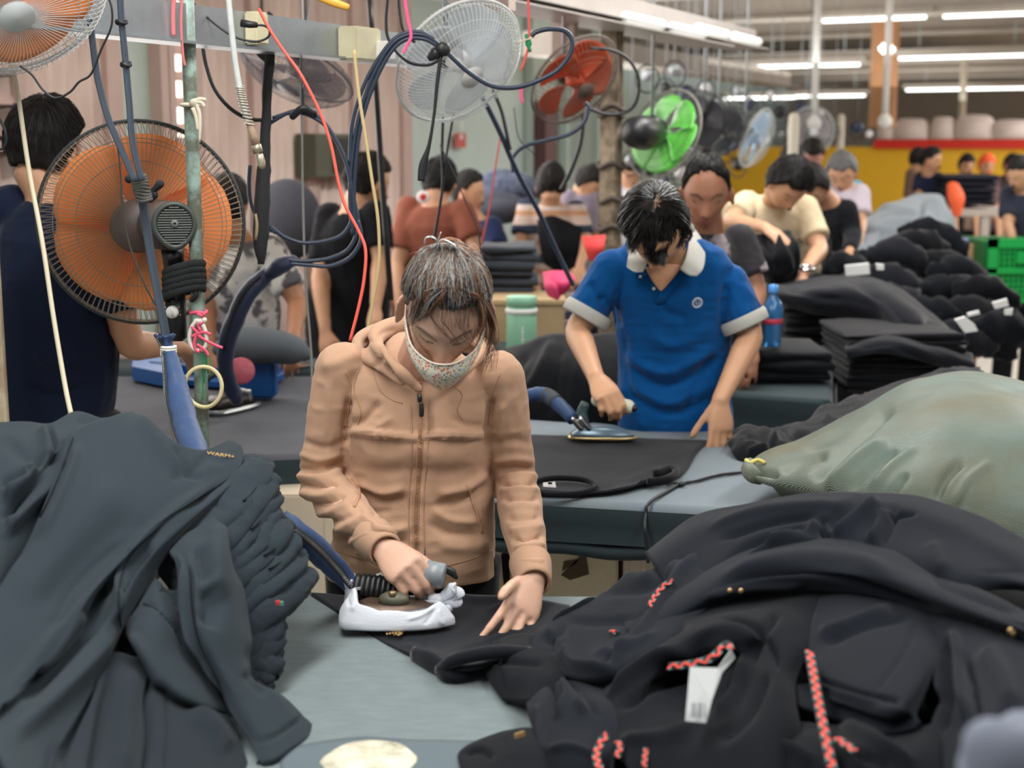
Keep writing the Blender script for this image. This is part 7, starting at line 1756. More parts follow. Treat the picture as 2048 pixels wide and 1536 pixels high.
for pts, Yv in (([(180, 38), (186, 90), (196, 160), (216, 235), (245, 305), (270, 362)], 2.9), ([(240, -10), (243, 40), (250, 110), (258, 200), (266, 290), (284, 362)], 2.92), ([(278, 365), (288, 420), (300, 500), (316, 590), (328, 650), (334, 690)], 2.98)):
    H('', '', '', M_hoseb, .0068 if Yv < 2.95 else .0095, Yv, pts, parent=t1, part='hose_line', sides=12)
for px, py, rr_ in ((243, 45, .010), (252, 130, .009), (253, 128, .007)):
    b = MB(); p_ = W(px, py, 2.92); b.tube([p_+V(rr_*math.cos(a), rr_*math.sin(a), .003*math.sin(2*a)) for a in [k*.7 for k in range(9)]], .0035, 6, 2, closed=True); b.build('tie', M_cbl, t1)
b = MB()
for k in range(9): b.tube([W(276+k*1.6, 352+k*6, 2.95)+V(.014*math.cos(a), .014*math.sin(a), .002*math.sin(a*2+k)) for a in [j*.63 for j in range(10)]], .0042, 6, 2, closed=True)
o = b.build('rag_binding', mat('grey_rag2', (92, 92, 88), 0.9), t1); o['kind'] = 'stuff'
for pts in ([(290, 395), (300, 400), (308, 390)], [(294, 392), (306, 382), (320, 368)], [(275, 358), (265, 356), (258, 358)]):
    b = MB(); b.tube([W(x, y, 2.985) for x, y in pts], [.007, .006, .009], 8, 4, rnd=True); b.build('rag_knot', mat('dark_rag', (48, 50, 52), 0.9), t1)
ts = zip_sleeve([W(328, 672, 2.975), W(332, 688, 2.975), W(337, 702, 2.97), W(346, 740, 2.93), W(355, 790, 2.88), W(367, 840, 2.80), W(382, 885, 2.70), W(396, 925, 2.62)], [.018, .013, .0125, .020, .026, .027, .027, .024], 0,
           'blue zipped nylon hose sleeve hanging beside the green pole down into the left pile', M_bluesl, sidev=(-0.5, -0.85, 0))
b = MB()
for k in range(4): b.tube([W(337, 694+k*5, 2.97)+V(.0145*math.cos(a), .0145*math.sin(a), 0) for a in [j*.63 for j in range(10)]], .0035, 6, 2, closed=True)
b.build('white_tie', mat('offwhite_cord', (228, 224, 214)), ts)['kind'] = 'stuff'
b = MB()
for k in range(8):
    a = k*.785; q_ = W(330, 678, 2.975); b.tube([q_+V(.010*math.cos(a), .010*math.sin(a), -.004), q_+V(.020*math.cos(a), .018*math.sin(a), .008)], [.006, .004], 6, ry=.003, rnd=True)
b.build('frill', mat('navy_denim', (44, 62, 90), 0.8), ts)['kind'] = 'stuff'
H('cord', 'cord', 'long beige cord hanging from the top left fan down into the left pile', M_beig, .0046, [2.95, 2.55], [(24, 128), (36, 190), (58, 340), (84, 480), (108, 640), (130, 770), (142, 828)])
H('cable', 'cable', 'thin dark cable sagging below the top left fan in a shallow loop', M_cbl, .0022, 2.75, [(40, 132), (64, 150), (86, 180), (112, 196), (140, 184), (158, 164), (182, 148), (202, 100), (222, 55), (224, 20), (216, -10)])
H('cable', 'cable', 'small black cable hook dangling below the steel channel left of the green pole', M_cbl, .0026, 3.3, [(304, -10), (318, 20), (324, 50), (316, 74), (302, 66), (294, 54)])
H('cable', 'cable', 'short black cable at the left edge under the top left fan', M_cbl, .0026, 2.8, [(0, 238), (10, 262), (12, 285), (4, 298), (-6, 296)])
H('cable', 'cable', 'black cable looping beside the braided hoses at the top edge', M_cbl, .003, 3.1, [(262, -10), (272, 20), (270, 46), (256, 60)])
H('cord', 'cord', 'thin dark twisted wire crossing the orange fan guard left of the hoses', mat('dark_wire', (76, 76, 68), 0.6), .0022, [3.0, 3.15], [(206, 180), (214, 235), (234, 290), (242, 360), (246, 430), (262, 500), (290, 570), (312, 612)])
for lab, pts, w in (('dusty pink plastic ribbon hanging at the top edge left of the green pole', [(348, -10), (346, 30), (347, 72)], .005), ('pink plastic ribbon running down beside the top of the green pole', [(364, -10), (362, 50), (366, 110), (370, 132)], .003)):
    H('ribbon', 'ribbon', lab, mat('dusty_pink', (204, 112, 116), 0.7), w, 3.18, pts, ry=.001, side=(1, 0, 0))
H('cable', 'cable', 'black power cable with a plug looping from the wall socket on the steel channel', M_cbl, .0026, 3.3, [(388, 8), (430, 48), (470, 74), (510, 83), (534, 76), (540, 62), (530, 52), (512, 50)])
b = MB(); b.tube([W(515, 50, 3.3), W(500, 49, 3.3), W(482, 46, 3.3)], [.006, .008, .009], 10); o = b.build('plug', M_cbl); tag(o, 'black moulded plug pushed into the cream socket', 'plug')
t2 = thing('air_line', 'dusty white air hose with a spring and rusty fitting, right of the green pole', 'hose', W(480, 200, 3.1))
H('', '', '', mat('dusty_white_hose', (200, 206, 202), 0.6, mott=0.2, mscale=30), .0065, 3.1, [(456, -10), (462, 50), (470, 120), (480, 180), (492, 232)], parent=t2, part='hose_line')
b = MB(); P = crs([W(479, 172, 3.1), W(486, 205, 3.1), W(500, 252, 3.1)], 60); sp_ = []
for i, p_ in enumerate(P): a = i*0.75; sp_.append(p_+V(.009*math.cos(a), .009*math.sin(a), 0))
b.tube(sp_, .0017, 5); b.build('spring', mat('dull_spring', (196, 190, 176), 0.35, metal=0.6), t2)
b = MB(); b.tube([W(498, 245, 3.1), W(508, 276, 3.1), W(513, 292, 3.1)], [.008, .0085, .009], 10); b.build('tube_end', mat('rusty_tube', (156, 130, 108), 0.6, mott=0.4, mscale=60), t2)
b = MB(); b.tube([W(512, 290, 3.1), W(517, 306, 3.1)], [.011, .011], 6); b.tube([W(518, 308, 3.1), W(523, 326, 3.1), W(526, 338, 3.1)], [.008, .009, .005], 8, 2); b.build('fitting', mat('corroded_brass', (186, 178, 156), 0.4, metal=0.5, mott=0.5, mscale=80), t2)
H('cord', 'cord', 'bright red cord winding down from the plug to the woman\'s shoulder', M_redc, .0036, [3.3, 3.1], [(518, 18), (540, 60), (570, 105), (602, 150), (640, 225), (662, 290), (676, 360), (690, 410), (716, 460), (731, 500), (728, 560), (716, 620), (700, 682)])
H('cable', 'cable', 'thick black cable sagging from the channel to the left of the hose coil', M_cbl, .005, 3.6, [(403, 78), (412, 130), (430, 180), (462, 218), (500, 238), (540, 240)])
t3 = thing('padded_hose', 'long black padded hose sleeve hanging vertically from the steel channel, widening downwards', 'hose', W(530, 300, 3.6))
M_pad = mat('black_padding', (40, 42, 45), 0.8, mott=0.2, mscale=20, bump=0.5, bscale=60)
b = MB(); b.tube([W(542, 95, 3.6), W(536, 160, 3.6), W(532, 250, 3.6), W(528, 340, 3.6), W(523, 430, 3.6), W(521, 490, 3.6), W(522, 528, 3.6)], [.012, .012, .013, .017, .021, .019, .008], 14, 6); o = b.build('sleeve', M_pad, t3); displace(o, lambda A, N_: .002*vnoise(A*50))
b = MB(); b.tube([W(536, 30, 3.58), W(548, 45, 3.56), W(550, 80, 3.58), W(540, 112, 3.6)], .011, 10, 5, ry=.004); b.tube([W(508, 92, 3.62), W(520, 108, 3.61), W(534, 120, 3.6)], .009, 10, 4, ry=.004); b.build('yoke', M_pad, t3)
b = MB(); b.tube([W(512, 428, 3.585), W(514, 450, 3.58), W(512, 480, 3.585)], .004, 6, 3); b.build('torn_lining', mat('lining_beige', (170, 160, 124), 0.9), t3)
t4 = thing('hose_coil', 'large coil of navy hoses hung between the dark padded hose and the leaning post', 'hose', W(620, 350, 3.6))
for pts in ([(540, 246), (575, 226), (606, 221), (640, 236), (672, 280), (694, 330), (704, 380), (706, 430), (690, 465), (660, 480), (610, 486), (570, 474), (540, 452)],
            [(545, 236), (590, 224), (630, 236), (660, 262), (690, 318), (706, 390), (716, 450), (700, 495), (665, 515), (620, 522), (580, 521)],
            [(500, 330), (498, 370), (503, 410), (520, 440), (552, 466)], [(716, 440), (722, 480), (700, 515), (660, 532), (618, 530), (580, 527)],
            [(706, 470), (700, 400), (704, 320), (716, 240), (742, 160), (776, 98), (808, 72), (846, 70), (872, 84), (884, 98)], [(712, 460), (708, 400), (711, 330), (722, 250), (748, 168), (782, 104), (812, 79), (848, 78), (876, 92)],
            [(700, 330), (704, 250), (728, 170), (766, 104), (800, 70), (838, 64), (868, 78)]):
    H('', '', '', M_hosed, .0052, 3.62, pts, parent=t4, part='hose_line')
b = MB(); b.tube([W(604, 168, 3.62), W(605, 200, 3.62), W(606, 222, 3.62)], .004, 6, 3); b.tube([W(586, 232, 3.61), W(606, 216, 3.60), W(626, 226, 3.61)], .010, 8, 3, rnd=True); b.build('tie', M_cbl, t4)
b = MB(); b.ell(W(886, 98, 3.6), (.022, .02, .018), None, 12, 8); b.tube([W(880, 100, 3.6), W(870, 108, 3.6), W(856, 118, 3.6)], [.012, .014, .006], 8, 3); o = b.build('knot', M_cbl, t4); displace(o, lambda A, N_: .003*vnoise(A*80))
t5 = thing('hose', 'dark hose swinging from the coil knot across the clear fan into a loop', 'hose', W(1000, 170, 3.7))
H('', '', '', M_hosed, .0062, 3.7, [(888, 98), (915, 125), (945, 150), (985, 172), (1030, 175), (1075, 162), (1115, 140), (1140, 108), (1144, 80), (1130, 62), (1100, 58), (1075, 63), (1062, 72)], parent=t5, part='hose_line')
H('cable', 'cable', 'black cable loop hanging from the top edge left of the clear fan, longest one', M_cbl, .004, 3.7, [(776, -10), (772, 40), (776, 75), (794, 105), (822, 126), (856, 130), (878, 120)])
H('cable', 'cable', 'shorter black cable hanging from the top edge left of the clear fan', M_cbl, .004, 3.7, [(796, -10), (800, 30), (808, 62), (830, 85)])
H('strap', 'strap', 'black strap with a broad flat end hanging below the coil knot', M_cbl, [.005, .005, .004, .005, .010, .009], 3.6, [(882, 110), (874, 170), (868, 230), (858, 290), (846, 330), (842, 362)], ry=.0025, side=(1, 0, 0.1))
H('cord', 'cord', 'thin grey beige cord hanging straight down through the hose coil', M_grey, .0030, 3.75, [(626, -10), (612, 60), (602, 130), (604, 260), (606, 400), (611, 560), (622, 700), (624, 780)])
H('cord', 'cord', 'straw yellow cord hanging right of the hose coil down behind the woman\'s shoulder', M_ylw, .0040, 3.5, [(708, 100), (718, 190), (732, 280), (744, 360), (756, 440), (758, 520), (748, 590), (735, 660)])
H('pole', 'post', 'slim black post leaning between the black shirt man and the brown shirt man', M_black, .0105, 5.0, [(738, -10), (748, 120), (762, 330), (782, 600)], sub=2, sides=10)
H('strap', 'strap', 'thick dark leaning strap from the clear fan down towards the blue polo man', M_hosed, .0085, [4.6, 5.0], [(966, 195), (1000, 265), (1035, 345), (1078, 425), (1110, 495), (1146, 570)])
H('strap', 'strap', 'thin black leaning strap running below the clear fan, right one of the pair', M_cbl, .0065, 4.7, [(985, 178), (1002, 220), (1012, 262), (1020, 300)])
H('cord', 'cord', 'thin red cord hanging behind the straps below the clear fan', mat('dull_red', (196, 78, 74), 0.6), .0032, 5.2, [(1003, 262), (990, 340), (978, 420), (962, 490)])
H('hose', 'hose', 'dark hose curving in a half loop beneath the orange and grey fan', M_hosed, .007, 5.0, [(1026, 345), (1026, 315), (1050, 292), (1096, 280), (1140, 268), (1168, 245), (1176, 215), (1170, 205)])
H('cable', 'cable', 'black cable ring before the weathered column', M_cbl, .006, 5.3, [(1180, 96), (1222, 100), (1258, 120), (1278, 160), (1272, 205), (1248, 226), (1210, 228), (1178, 216)])
H('strap', 'strap', 'black strap hanging below the clear fan past the brown shirt', M_cbl, .005, 4.6, [(886, 232), (884, 300), (886, 360), (880, 410), (868, 480)])
H('strap', 'strap', 'second black strap hanging below the clear fan, crossing the first', M_cbl, .004, 4.6, [(908, 225), (896, 290), (888, 350)])
H('cord', 'cord', 'thin dark cord running from below the clear fan to the woman\'s right shoulder side', M_cbl, .002, 4.4, [(880, 290), (905, 340), (930, 400), (955, 460), (962, 520)])
H('strap', 'strap', 'dark strap hanging from the orange and grey fan down to the striped shirt man', M_cbl, .008, 5.4, [(1168, 230), (1160, 290), (1140, 345), (1122, 380)])
H('cord', 'cord', 'thin black cable dropping beside the mint wall post', M_cbl, .002, 5.0, [(1028, 215), (1032, 250), (1040, 280), (1070, 310)])
H('ribbon', 'ribbon', 'bright pink plastic ribbon tied to the coil hoses at the top', mat('hot_pink', (240, 90, 140), 0.6), .004, 3.55, [(808, -10), (816, 40), (822, 72), (814, 90), (806, 106)], ry=.0012, side=(1, 0, 0))
t6 = thing('ribbon', 'long red ribbon with a green knot hanging at the top right of the clear fan', 'ribbon', W(1056, 80, 3.9))
H('', '', '', mat('coral_ribbon', (226, 92, 84), 0.6), .0035, 3.9, [(1056, -10), (1058, 40), (1058, 85), (1052, 112), (1042, 140)], ry=.001, side=(1, 0, 0), parent=t6, part='ribbon_band')
b = MB(); b.ell(W(1057, 86, 3.9), (.009, .006, .012), None, 10, 8); b.tube([W(1052, 68, 3.9), W(1056, 84, 3.9), W(1060, 104, 3.9)], .005, 6, 3); b.build('green_knot', M_grn, t6)
b = MB(); b.tube([W(1032, 86, 3.9), W(1052, 80, 3.89), W(1074, 72, 3.9)], .0022, 5, 3); b.build('cream_twist', M_cot, t6)
H('ribbon', 'ribbon', 'short pink ribbon bit hanging below the dark hose swing', mat('hot_pink', (240, 90, 140)), .005, 5.0, [(1044, 172), (1042, 190), (1044, 206)], ry=.001, side=(1, 0, 0))
b = MB(); b.tube([W(636, -8, 3.4), W(668, 5, 3.4), W(694, 14, 3.4)], [.010, .010, .008], 10, 3, ry=.005, rnd=True); o = b.build('valve_handle', mat('amber_plastic', (224, 168, 64), 0.4)); tag(o, 'amber yellow valve handle at the top edge above the junction box', 'handle')
# navy bent sleeve feeding the clear plate iron
t7 = thing('hose', 'navy nylon hose sleeve bending down to the clear plate iron on the left back table', 'hose', W(480, 620, 4.2))
b = MB(); b.tube([W(548, 538, 4.25), W(522, 560, 4.24), W(494, 590, 4.22), W(470, 640, 4.22), W(452, 695, 4.25), W(452, 740, 4.30), W(462, 775, 4.35), W(474, 800, 4.4)], [.018, .024, .027, .028, .026, .024, .025, .022], 14, 6)
o = b.build('sleeve', mat('navy_nylon', (36, 48, 78), 0.5, bump=0.5, bscale=60, sheen=0.2), t7); displace(o, lambda A, N_: .003*vnoise(A*45))
b = MB(); b.tube([W(540, 548, 4.24), W(556, 534, 4.22), W(570, 528, 4.22), W(586, 520, 4.24)], [.022, .026, .024, .016], 12, 4, rnd=True); o = b.build('knot', mat('navy_nylon', (36, 48, 78)), t7); displace(o, lambda A, N_: .003*vnoise(A*60))
b = MB(); b.tube([W(520, 552, 4.215), W(492, 580, 4.19), W(466, 634, 4.19), W(448, 700, 4.22)], .006, 6, 6, ry=.002); b.build('zip_tape', M_cbl, t7)
# 2 top-left fan
fan('white guarded fan with orange blades hanging in the top left corner', W(12, -22, 2.75), V(0.42, -0.62, -0.66), 0.19, M_orange, M_ww, mat('white_rim', (214, 218, 216), 0.5), M_white, nb=5, wires=90, depth=0.085)
# 3 grey fan behind the channel
fan('grey fan tipped edge-on behind the steel channel at the top left', W(592, 138, 4.7), V(-0.36, -0.36, -0.86), 0.195, mat('smoky_blade', (150, 142, 150), 0.3, alpha=0.55), mat('grey_wire', (140, 136, 142), 0.5), mat('grey_rim', (116, 114, 122), 0.5), mat('grey_motor', (120, 116, 112), 0.5), wires=70)
# 4 clear fan
fan('clear white fan with a wire guard tilted above the woman, pale hub', W(918, 124, 4.0), V(0.50, -0.64, -0.58), 0.192, mat('clear_blade', (214, 220, 228), 0.25, alpha=0.45), M_ww, mat('white_rim2', (206, 206, 204), 0.5), mat('grey_motor', (120, 116, 112)), wires=90, hub_m=mat('pearl_hub', (216, 214, 212), 0.4))
# 5 orange and grey fan
fan('dusty dark guarded fan with orange blades left of the weathered column', W(1150, 160, 5.4), V(0.52, -0.62, -0.58), 0.19, mat('dull_orange_blade', (196, 76, 36), 0.4), mat('brown_wire', (96, 82, 72), 0.6), mat('brown_rim', (92, 80, 72), 0.6), wires=60)
# 6 green fan from behind
fan('green bladed fan seen from behind, black motor towards the viewer, above the blue polo man', W(1328, 268, 6.4), V(0.70, 0.62, -0.34), 0.205, mat('leaf_green_blade', (92, 190, 70), 0.3, coat=0.3), mat('dark_fan_wire', (70, 72, 68), 0.5), mat('grey_green_rim', (120, 118, 108), 0.5), M_black, wires=60, nb=6, cover=0.95)
p_ = W(1276, 262, 6.15); b = MB(); b.tube([W(1312, 268, 6.35), W(1290, 266, 6.2), W(1274, 264, 6.12)], [.05, .074, .070], 20, 3, rnd=True); o = b.build('fan_motor', M_black); tag(o, 'big round black motor housing of a fan beside the weathered column', 'motor')
# 7 pale blue fan
fan('small pale blue fan far behind the green fan', W(1512, 276, 9.0), V(0.80, -0.45, -0.35), 0.19, mat('pale_blue_blade', (170, 200, 226), 0.3), M_ww, M_ww, wires=40, nb=4)
fan('distant grey round fan facing the hall between the drop pipes', W(1622, 262, 11.5), V(0.1, -1, -0.1), 0.19, mat('smoky_blade', (150, 142, 150)), M_ww, M_ww, wires=36, nb=4)
fan('dark distant fan above the printed shirt man, first', W(1400, 240, 8.2), V(-0.4, -0.8, -0.3), 0.17, mat('dark_blade', (60, 62, 72), 0.4), mat('dark_fan_wire', (70, 72, 68)), M_black, wires=36, nb=4)
fan('dark distant fan right of the green fan, tilted to the right', W(1450, 262, 8.8), V(0.5, -0.7, -0.4), 0.16, mat('dark_blade', (60, 62, 72)), mat('dark_fan_wire', (70, 72, 68)), M_black, wires=36, nb=4)
# small unlit reels added for the blurred clutter and bright bokeh dots far back
rc = random.Random(4)
k = 0
for px, py, Y in ((1295, 150, 7.5), (1330, 175, 8.2), (1372, 188, 8.6), (1412, 176, 9.2), (1440, 205, 9.0), (1390, 215, 9.6), (1465, 232, 10), (1425, 262, 10), (1372, 300, 9.3), (1412, 300, 10.3), (1452, 300, 10.6), (1345, 330, 9.0), (1480, 180, 10.4), (1560, 225, 11.2), (1600, 214, 11.8), (1640, 228, 12.2), (1560, 268, 12.4), (1668, 262, 12.6), (1715, 255, 12.2), (1738, 268, 12.6), (1262, 320, 8.5), (1300, 340, 9.0), (1330, 360, 9.4), (1362, 345, 9.8), (1392, 330, 10.2), (1476, 330, 10.5), (1500, 210, 10.8), (1540, 190, 11.4), (1350, 140, 8.0), (1410, 225, 9.4), (1470, 290, 10.2), (1385, 262, 9.0)):
    t = thing('hanging_reel', 'small blurred reel hanging in the crowd of gear behind the green fan', 'reel', W(px, py, Y), 'hanging reels behind the green fan')
    c_ = W(px, py, Y); s_ = rc.uniform(.55, .95)
    b = MB(); b.tube([V(c_.x, c_.y, c_.z+.05), V(c_.x, c_.y, 3.2)], .0025, 5); b.build('hanger', M_galv, t)
    Mx = frame_z(V(rc.uniform(-1, 1), -1, rc.uniform(-.6, .3))); b = MB(); b.lathe([(0, .03*s_), (.03*s_, .03*s_), (.05*s_, .02*s_), (.05*s_, -.02*s_), (.03*s_, -.03*s_), (0, -.03*s_)], c_, Mx, 14)
    b.build('drum', (M_galv, M_black, mat('dark_blue_plastic', (48, 56, 84), 0.3), mat('pearly_plastic', (226, 222, 224), 0.2))[k % 4], t)
    b = MB(); P = [c_+V(.06*math.cos(a), .01, -.02+.07*math.sin(a)) for a in [j*.52 for j in range(12)]]; b.tube(P, .005, 5, 2, closed=True); b.build('loop', (M_cbl, M_hosed)[k % 2], t)
    k += 1
# ================================================================ props and cloth stacks further back
M_bluetray = mat('blue_plastic', (14, 80, 146), 0.45, mott=0.08)
t = thing('tray', 'bright blue plastic tray on the left back table below the grey cushion board', 'tray', W(480, 740, 4.9))
def quadbox(pts, dz, m_, name, parent):
    b = MB(); lo = [Vector(p) for p in pts]; b.loft([lo, [p+V(0, 0, dz) for p in lo]]); return b.build(name, m_, parent, False)
z = TZ+0.012
def zq(pts, z_): return [WZ(x, y, z_) for x, y in pts]
quadbox(zq([(345, 768), (525, 782), (568, 758), (572, 742), (400, 735)], z), .02, M_bluetray, 'base', t)
for a_, b_2 in (((300, 752), (520, 776)), ((532, 776), (572, 745))):
    p0, p1 = WZ(*a_, z), WZ(*b_2, z); b = MB(); b.loft([[p0, p1, p1+V(0, .012, 0), p0+V(0, .012, 0)], [p0+V(0, 0, .055), p1+V(0, 0, .055), p1+V(0, .012, .055), p0+V(0, .012, .055)]]); b.build('side_wall', M_bluetray, t, False)
t = thing('tray', 'bright blue plastic tray lying further left, behind the fan and the bare forearm', 'tray', W(320, 730, 4.9))
quadbox(zq([(265, 760), (352, 778), (360, 735), (270, 728)], z), .05, M_bluetray, 'base', t)
t = thing('sleeve_board', 'grey padded sleeve ironing board on a blue foot behind the navy hose sleeve', 'cushion', W(540, 690, 4.7))
b = MB(); b.tube([W(448, 696, 4.7), W(480, 690, 4.7), W(540, 692, 4.7), W(585, 700, 4.72), W(604, 706, 4.74)], [.03, .062, .058, .050, .028], 16, 6, ry=[.05, .09, .09, .08, .04], side=(0, 0, 1), rnd=True); b.build('cushion', mat('grey_pad', (98, 104, 110), 0.95, mott=0.15, bump=0.4, bscale=200), t)
b = MB(); p_ = W(505, 738, 4.75); b.box((p_.x, p_.y, TZ+.075), (.16, .08, .13), None, .01); b.build('foot', M_bluetray, t, False)
b = MB(); p_ = W(482, 742, 4.55); b.lathe([(0, .004), (.042, .003), (.045, 0), (0, -.004)], p_, frame_z(V(0.1, -.9, .3)), 20); o = b.build('disc', mat('rose_disc', (200, 96, 112), 0.5, mott=0.3, mscale=60)); tag(o, 'pinkish red round disc leaning on the blue tray', 'disc')
b = MB(); b.tube([WZ(565, 738, TZ+.02), WZ(590, 735, TZ+.02), WZ(618, 730, TZ+.02)], .010, 8); o = b.build('scissors', mat('chrome', (215, 218, 220))); tag(o, 'bright metal tool lying beside the blue tray near the beige cord', 'tool')
# clear plate iron
t = thing('steam_iron', 'steam iron with a clear sole guard at the foot of the navy hose sleeve', 'iron', WZ(470, 815, TZ+.01))
io, iu, iv, iL = iron_frame((398, 826), (522, 806), TZ+0.008)
M_acr = mat('clear_acrylic', (222, 230, 228), 0.08, trans=0.85)
b = MB(); b.loft([sole(0.085, 0.0), sole(0.086, 0.006), sole(0.083, 0.008)]); b.build('guard_plate', M_acr, t)
b = MB(); b.loft([sole(0.055, 0.008, 0.02), sole(0.050, 0.03, 0.03), sole(0.035, 0.045, 0.06)]); b.build('body', mat('sooty_iron', (58, 52, 48), 0.4, metal=0.6, mott=0.5, mscale=30), t)
for k in range(3):
    b = MB(); q_ = ir(iL*.75, (k-1)*.02, .02); b.tube([q_, q_+V(0, 0, .03)], .008, 8, rnd=True); b.build('bolt', mat('chrome', (215, 218, 220)), t)
b = MB(); b.tube([ir(iL*.1, 0, .04), ir(iL*.05, 0, .09), ir(iL*.25, 0, .12)], .012, 8, 4, rnd=True); b.build('handle', M_black, t)
def blackheap(name, label, rows, m_, creases=(), cat='garment', group=None, thick=.012, noise=(.006, 9), seed=0, part='body_fabric', nu=9, nv=9):
    t = thing('garment', label, cat, W(*rows[len(rows)//2][len(rows[0])//2]), group)
    o = sheet(part, rows, m_, t, creases=creases, nu=nu, nv=nv, thick=thick, noise=noise, seed=seed); return t
blackheap('', 'black garment crumpled on the near edge of the left back table behind the woman\'s elbow', [[(500, 880, 4.35), (540, 858, 4.35), (575, 862, 4.35), (620, 868, 4.3)], [(490, 905, 4.2), (540, 885, 4.15), (585, 880, 4.15), (625, 890, 4.2)], [(520, 932, 4.12), (560, 925, 4.08), (600, 915, 4.1), (630, 925, 4.12)]],
     M_blk2, [([(520, 880), (560, 900), (600, 905)], 6, .012), ([(540, 862), (570, 890), (610, 895)], 6, -.01)], seed=51)
blackheap('', 'black coat hung over the boards between the woman and the blue polo man', [[(990, 700, 4.9), (1040, 690, 4.75), (1110, 668, 4.7), (1170, 672, 4.7), (1250, 660, 4.8)], [(990, 760, 4.6), (1050, 740, 4.55), (1120, 720, 4.5), (1190, 730, 4.5), (1260, 720, 4.6)],
     [(990, 820, 4.5), (1060, 800, 4.45), (1130, 790, 4.42), (1200, 790, 4.42), (1260, 790, 4.5)], [(990, 900, 4.45), (1060, 880, 4.42), (1130, 880, 4.40), (1200, 880, 4.40), (1260, 880, 4.45)]], M_blk2,
     [([(1110, 670), (1080, 740), (1040, 800)], 9, .012), ([(1125, 680), (1110, 760), (1090, 850)], 8, -.012), ([(1180, 690), (1150, 760), (1140, 850)], 9, .010), ([(1200, 700), (1190, 780), (1180, 860)], 7, -.010), ([(1060, 700), (1030, 750), (1000, 790)], 8, -.01)], seed=52)
# folded stacks: flat slabs with soft rounded edges
def fold_stack(label_fmt, pxl, pxr, ytop, ybot, Y, dep, n, m_, group, rot=0.0, jitter=.012, cat='garment', sag=0.0, seedv=1):
    r_ = random.Random(seedv); A = W(pxl, ybot, Y); B = W(pxr, ytop, Y); w = (B.x-A.x); h = (B.z-A.z)/n
    for i in range(n):
        x0 = (A.x+B.x)/2+r_.uniform(-jitter, jitter); z0 = A.z+(i+.5)*h; ww = w*(1+r_.uniform(-.03, .02)); y0 = Y+dep/2+r_.uniform(-jitter, jitter)
        b = MB(); ng = 14; rings = []
        for s_, hh in ((-.5, .2), (-.497, .7), (-.48, 1), (-.25, 1), (0, 1), (.25, 1), (.48, 1), (.497, .7), (.5, .2)):
            ring = []
            for j in range(20):
                a = 2*math.pi*j/20; yy = math.copysign(abs(math.cos(a))**.35, math.cos(a))*dep/2*(0.97+.03*hh); zz = math.copysign(abs(math.sin(a))**.7, math.sin(a))*h*.50*hh
                ring.append(V(x0, y0, z0)+rotz(rot) @ V(s_*ww, yy, zz-sag*(2*s_)**2*(w)))
            rings.append(ring)
        b.loft(rings); o = b.build('garment', m_)
        displace(o, lambda A_, N_, i=i: (.010*vnoise(A_*np.array([7, 7, 12])+i*.9)+.005*vnoise(A_*np.array([22, 22, 30])+i*3.3)))
        where = 'topmost' if i == n-1 else ('bottom one' if i == 0 else '%s from the top' % ['', 'second', 'third', 'fourth', 'fifth', 'sixth', 'seventh', 'eighth', 'ninth', 'tenth', 'eleventh', 'twelfth', 'thirteenth'][n-1-i])
        tag(o, label_fmt+', '+where, cat, group)
fold_stack('folded black garment beside the blue polo man on the back table', 1478, 1668, 702, 765, 5.05, .42, 3, M_blk2, 'black garments on the right back table', seedv=3)
fold_stack('folded grey black garment in the stack left of the mint bottle', 958, 1072, 492, 606, 6.2, .40, 7, mat('slate_jersey', (62, 68, 76), 0.9, sheen=.3, mott=.1), 'folded stack left of the mint bottle', seedv=4)
fold_stack('black garment in the tall stack behind the sack', 1568, 1800, 585, 712, 5.9, .55, 9, M_blk2, 'tall stack behind the sack', seedv=5)
fold_stack('black garment in the stack behind the crest of the green sack', 1694, 1935, 668, 790, 5.2, .5, 9, M_blk2, 'stack behind the sack crest', seedv=6)
fold_stack('black garment in the far stack on the distant bench', 1884, 1998, 350, 412, 12.3, .6, 5, mat('far_black', (34, 36, 44), 0.9), 'far stack on the distant bench', seedv=7)
blackheap('', 'big black garment draped over the tall stack behind the sack, sloping down to the right', [[(1540, 566, 6.3), (1600, 560, 6.3), (1680, 552, 6.3), (1750, 556, 6.3), (1820, 590, 6.2), (1880, 640, 6.0), (1935, 690, 5.8)], [(1548, 580, 5.95), (1610, 578, 5.85), (1690, 572, 5.8), (1745, 580, 5.75), (1810, 618, 5.6), (1865, 662, 5.5), (1920, 704, 5.4)],
     [(1560, 600, 5.88), (1620, 606, 5.78), (1690, 604, 5.72), (1750, 620, 5.65), (1800, 655, 5.5), (1850, 690, 5.42), (1905, 716, 5.35)], [(1570, 616, 5.92), (1630, 630, 5.82), (1700, 640, 5.75), (1755, 660, 5.68), (1790, 690, 5.6), (1840, 712, 5.5), (1890, 724, 5.45)]], M_blk,
     [([(1700, 560), (1760, 600), (1830, 670), (1880, 705)], 7, -.016, 12), ([(1720, 560), (1790, 600), (1860, 660)], 10, .016), ([(1560, 570), (1620, 590), (1690, 600)], 6, -.010), ([(1750, 590), (1790, 640), (1830, 690)], 9, .012)], seed=53, nu=10, nv=10)
blackheap('', 'black garment lying on the stack behind the sack crest', [[(1690, 690, 5.3), (1750, 662, 5.3), (1830, 668, 5.3), (1900, 690, 5.3), (1945, 705, 5.3)], [(1690, 700, 5.16), (1760, 685, 5.14), (1830, 692, 5.14), (1900, 705, 5.14), (1950, 725, 5.16)], [(1695, 716, 5.14), (1760, 706, 5.12), (1830, 718, 5.12), (1900, 735, 5.12), (1955, 752, 5.16)]], M_blk,
     [([(1700, 700), (1780, 692), (1880, 730), (1940, 745)], 6, -.012), ([(1740, 690), (1820, 700), (1900, 725)], 8, .010)], seed=54)
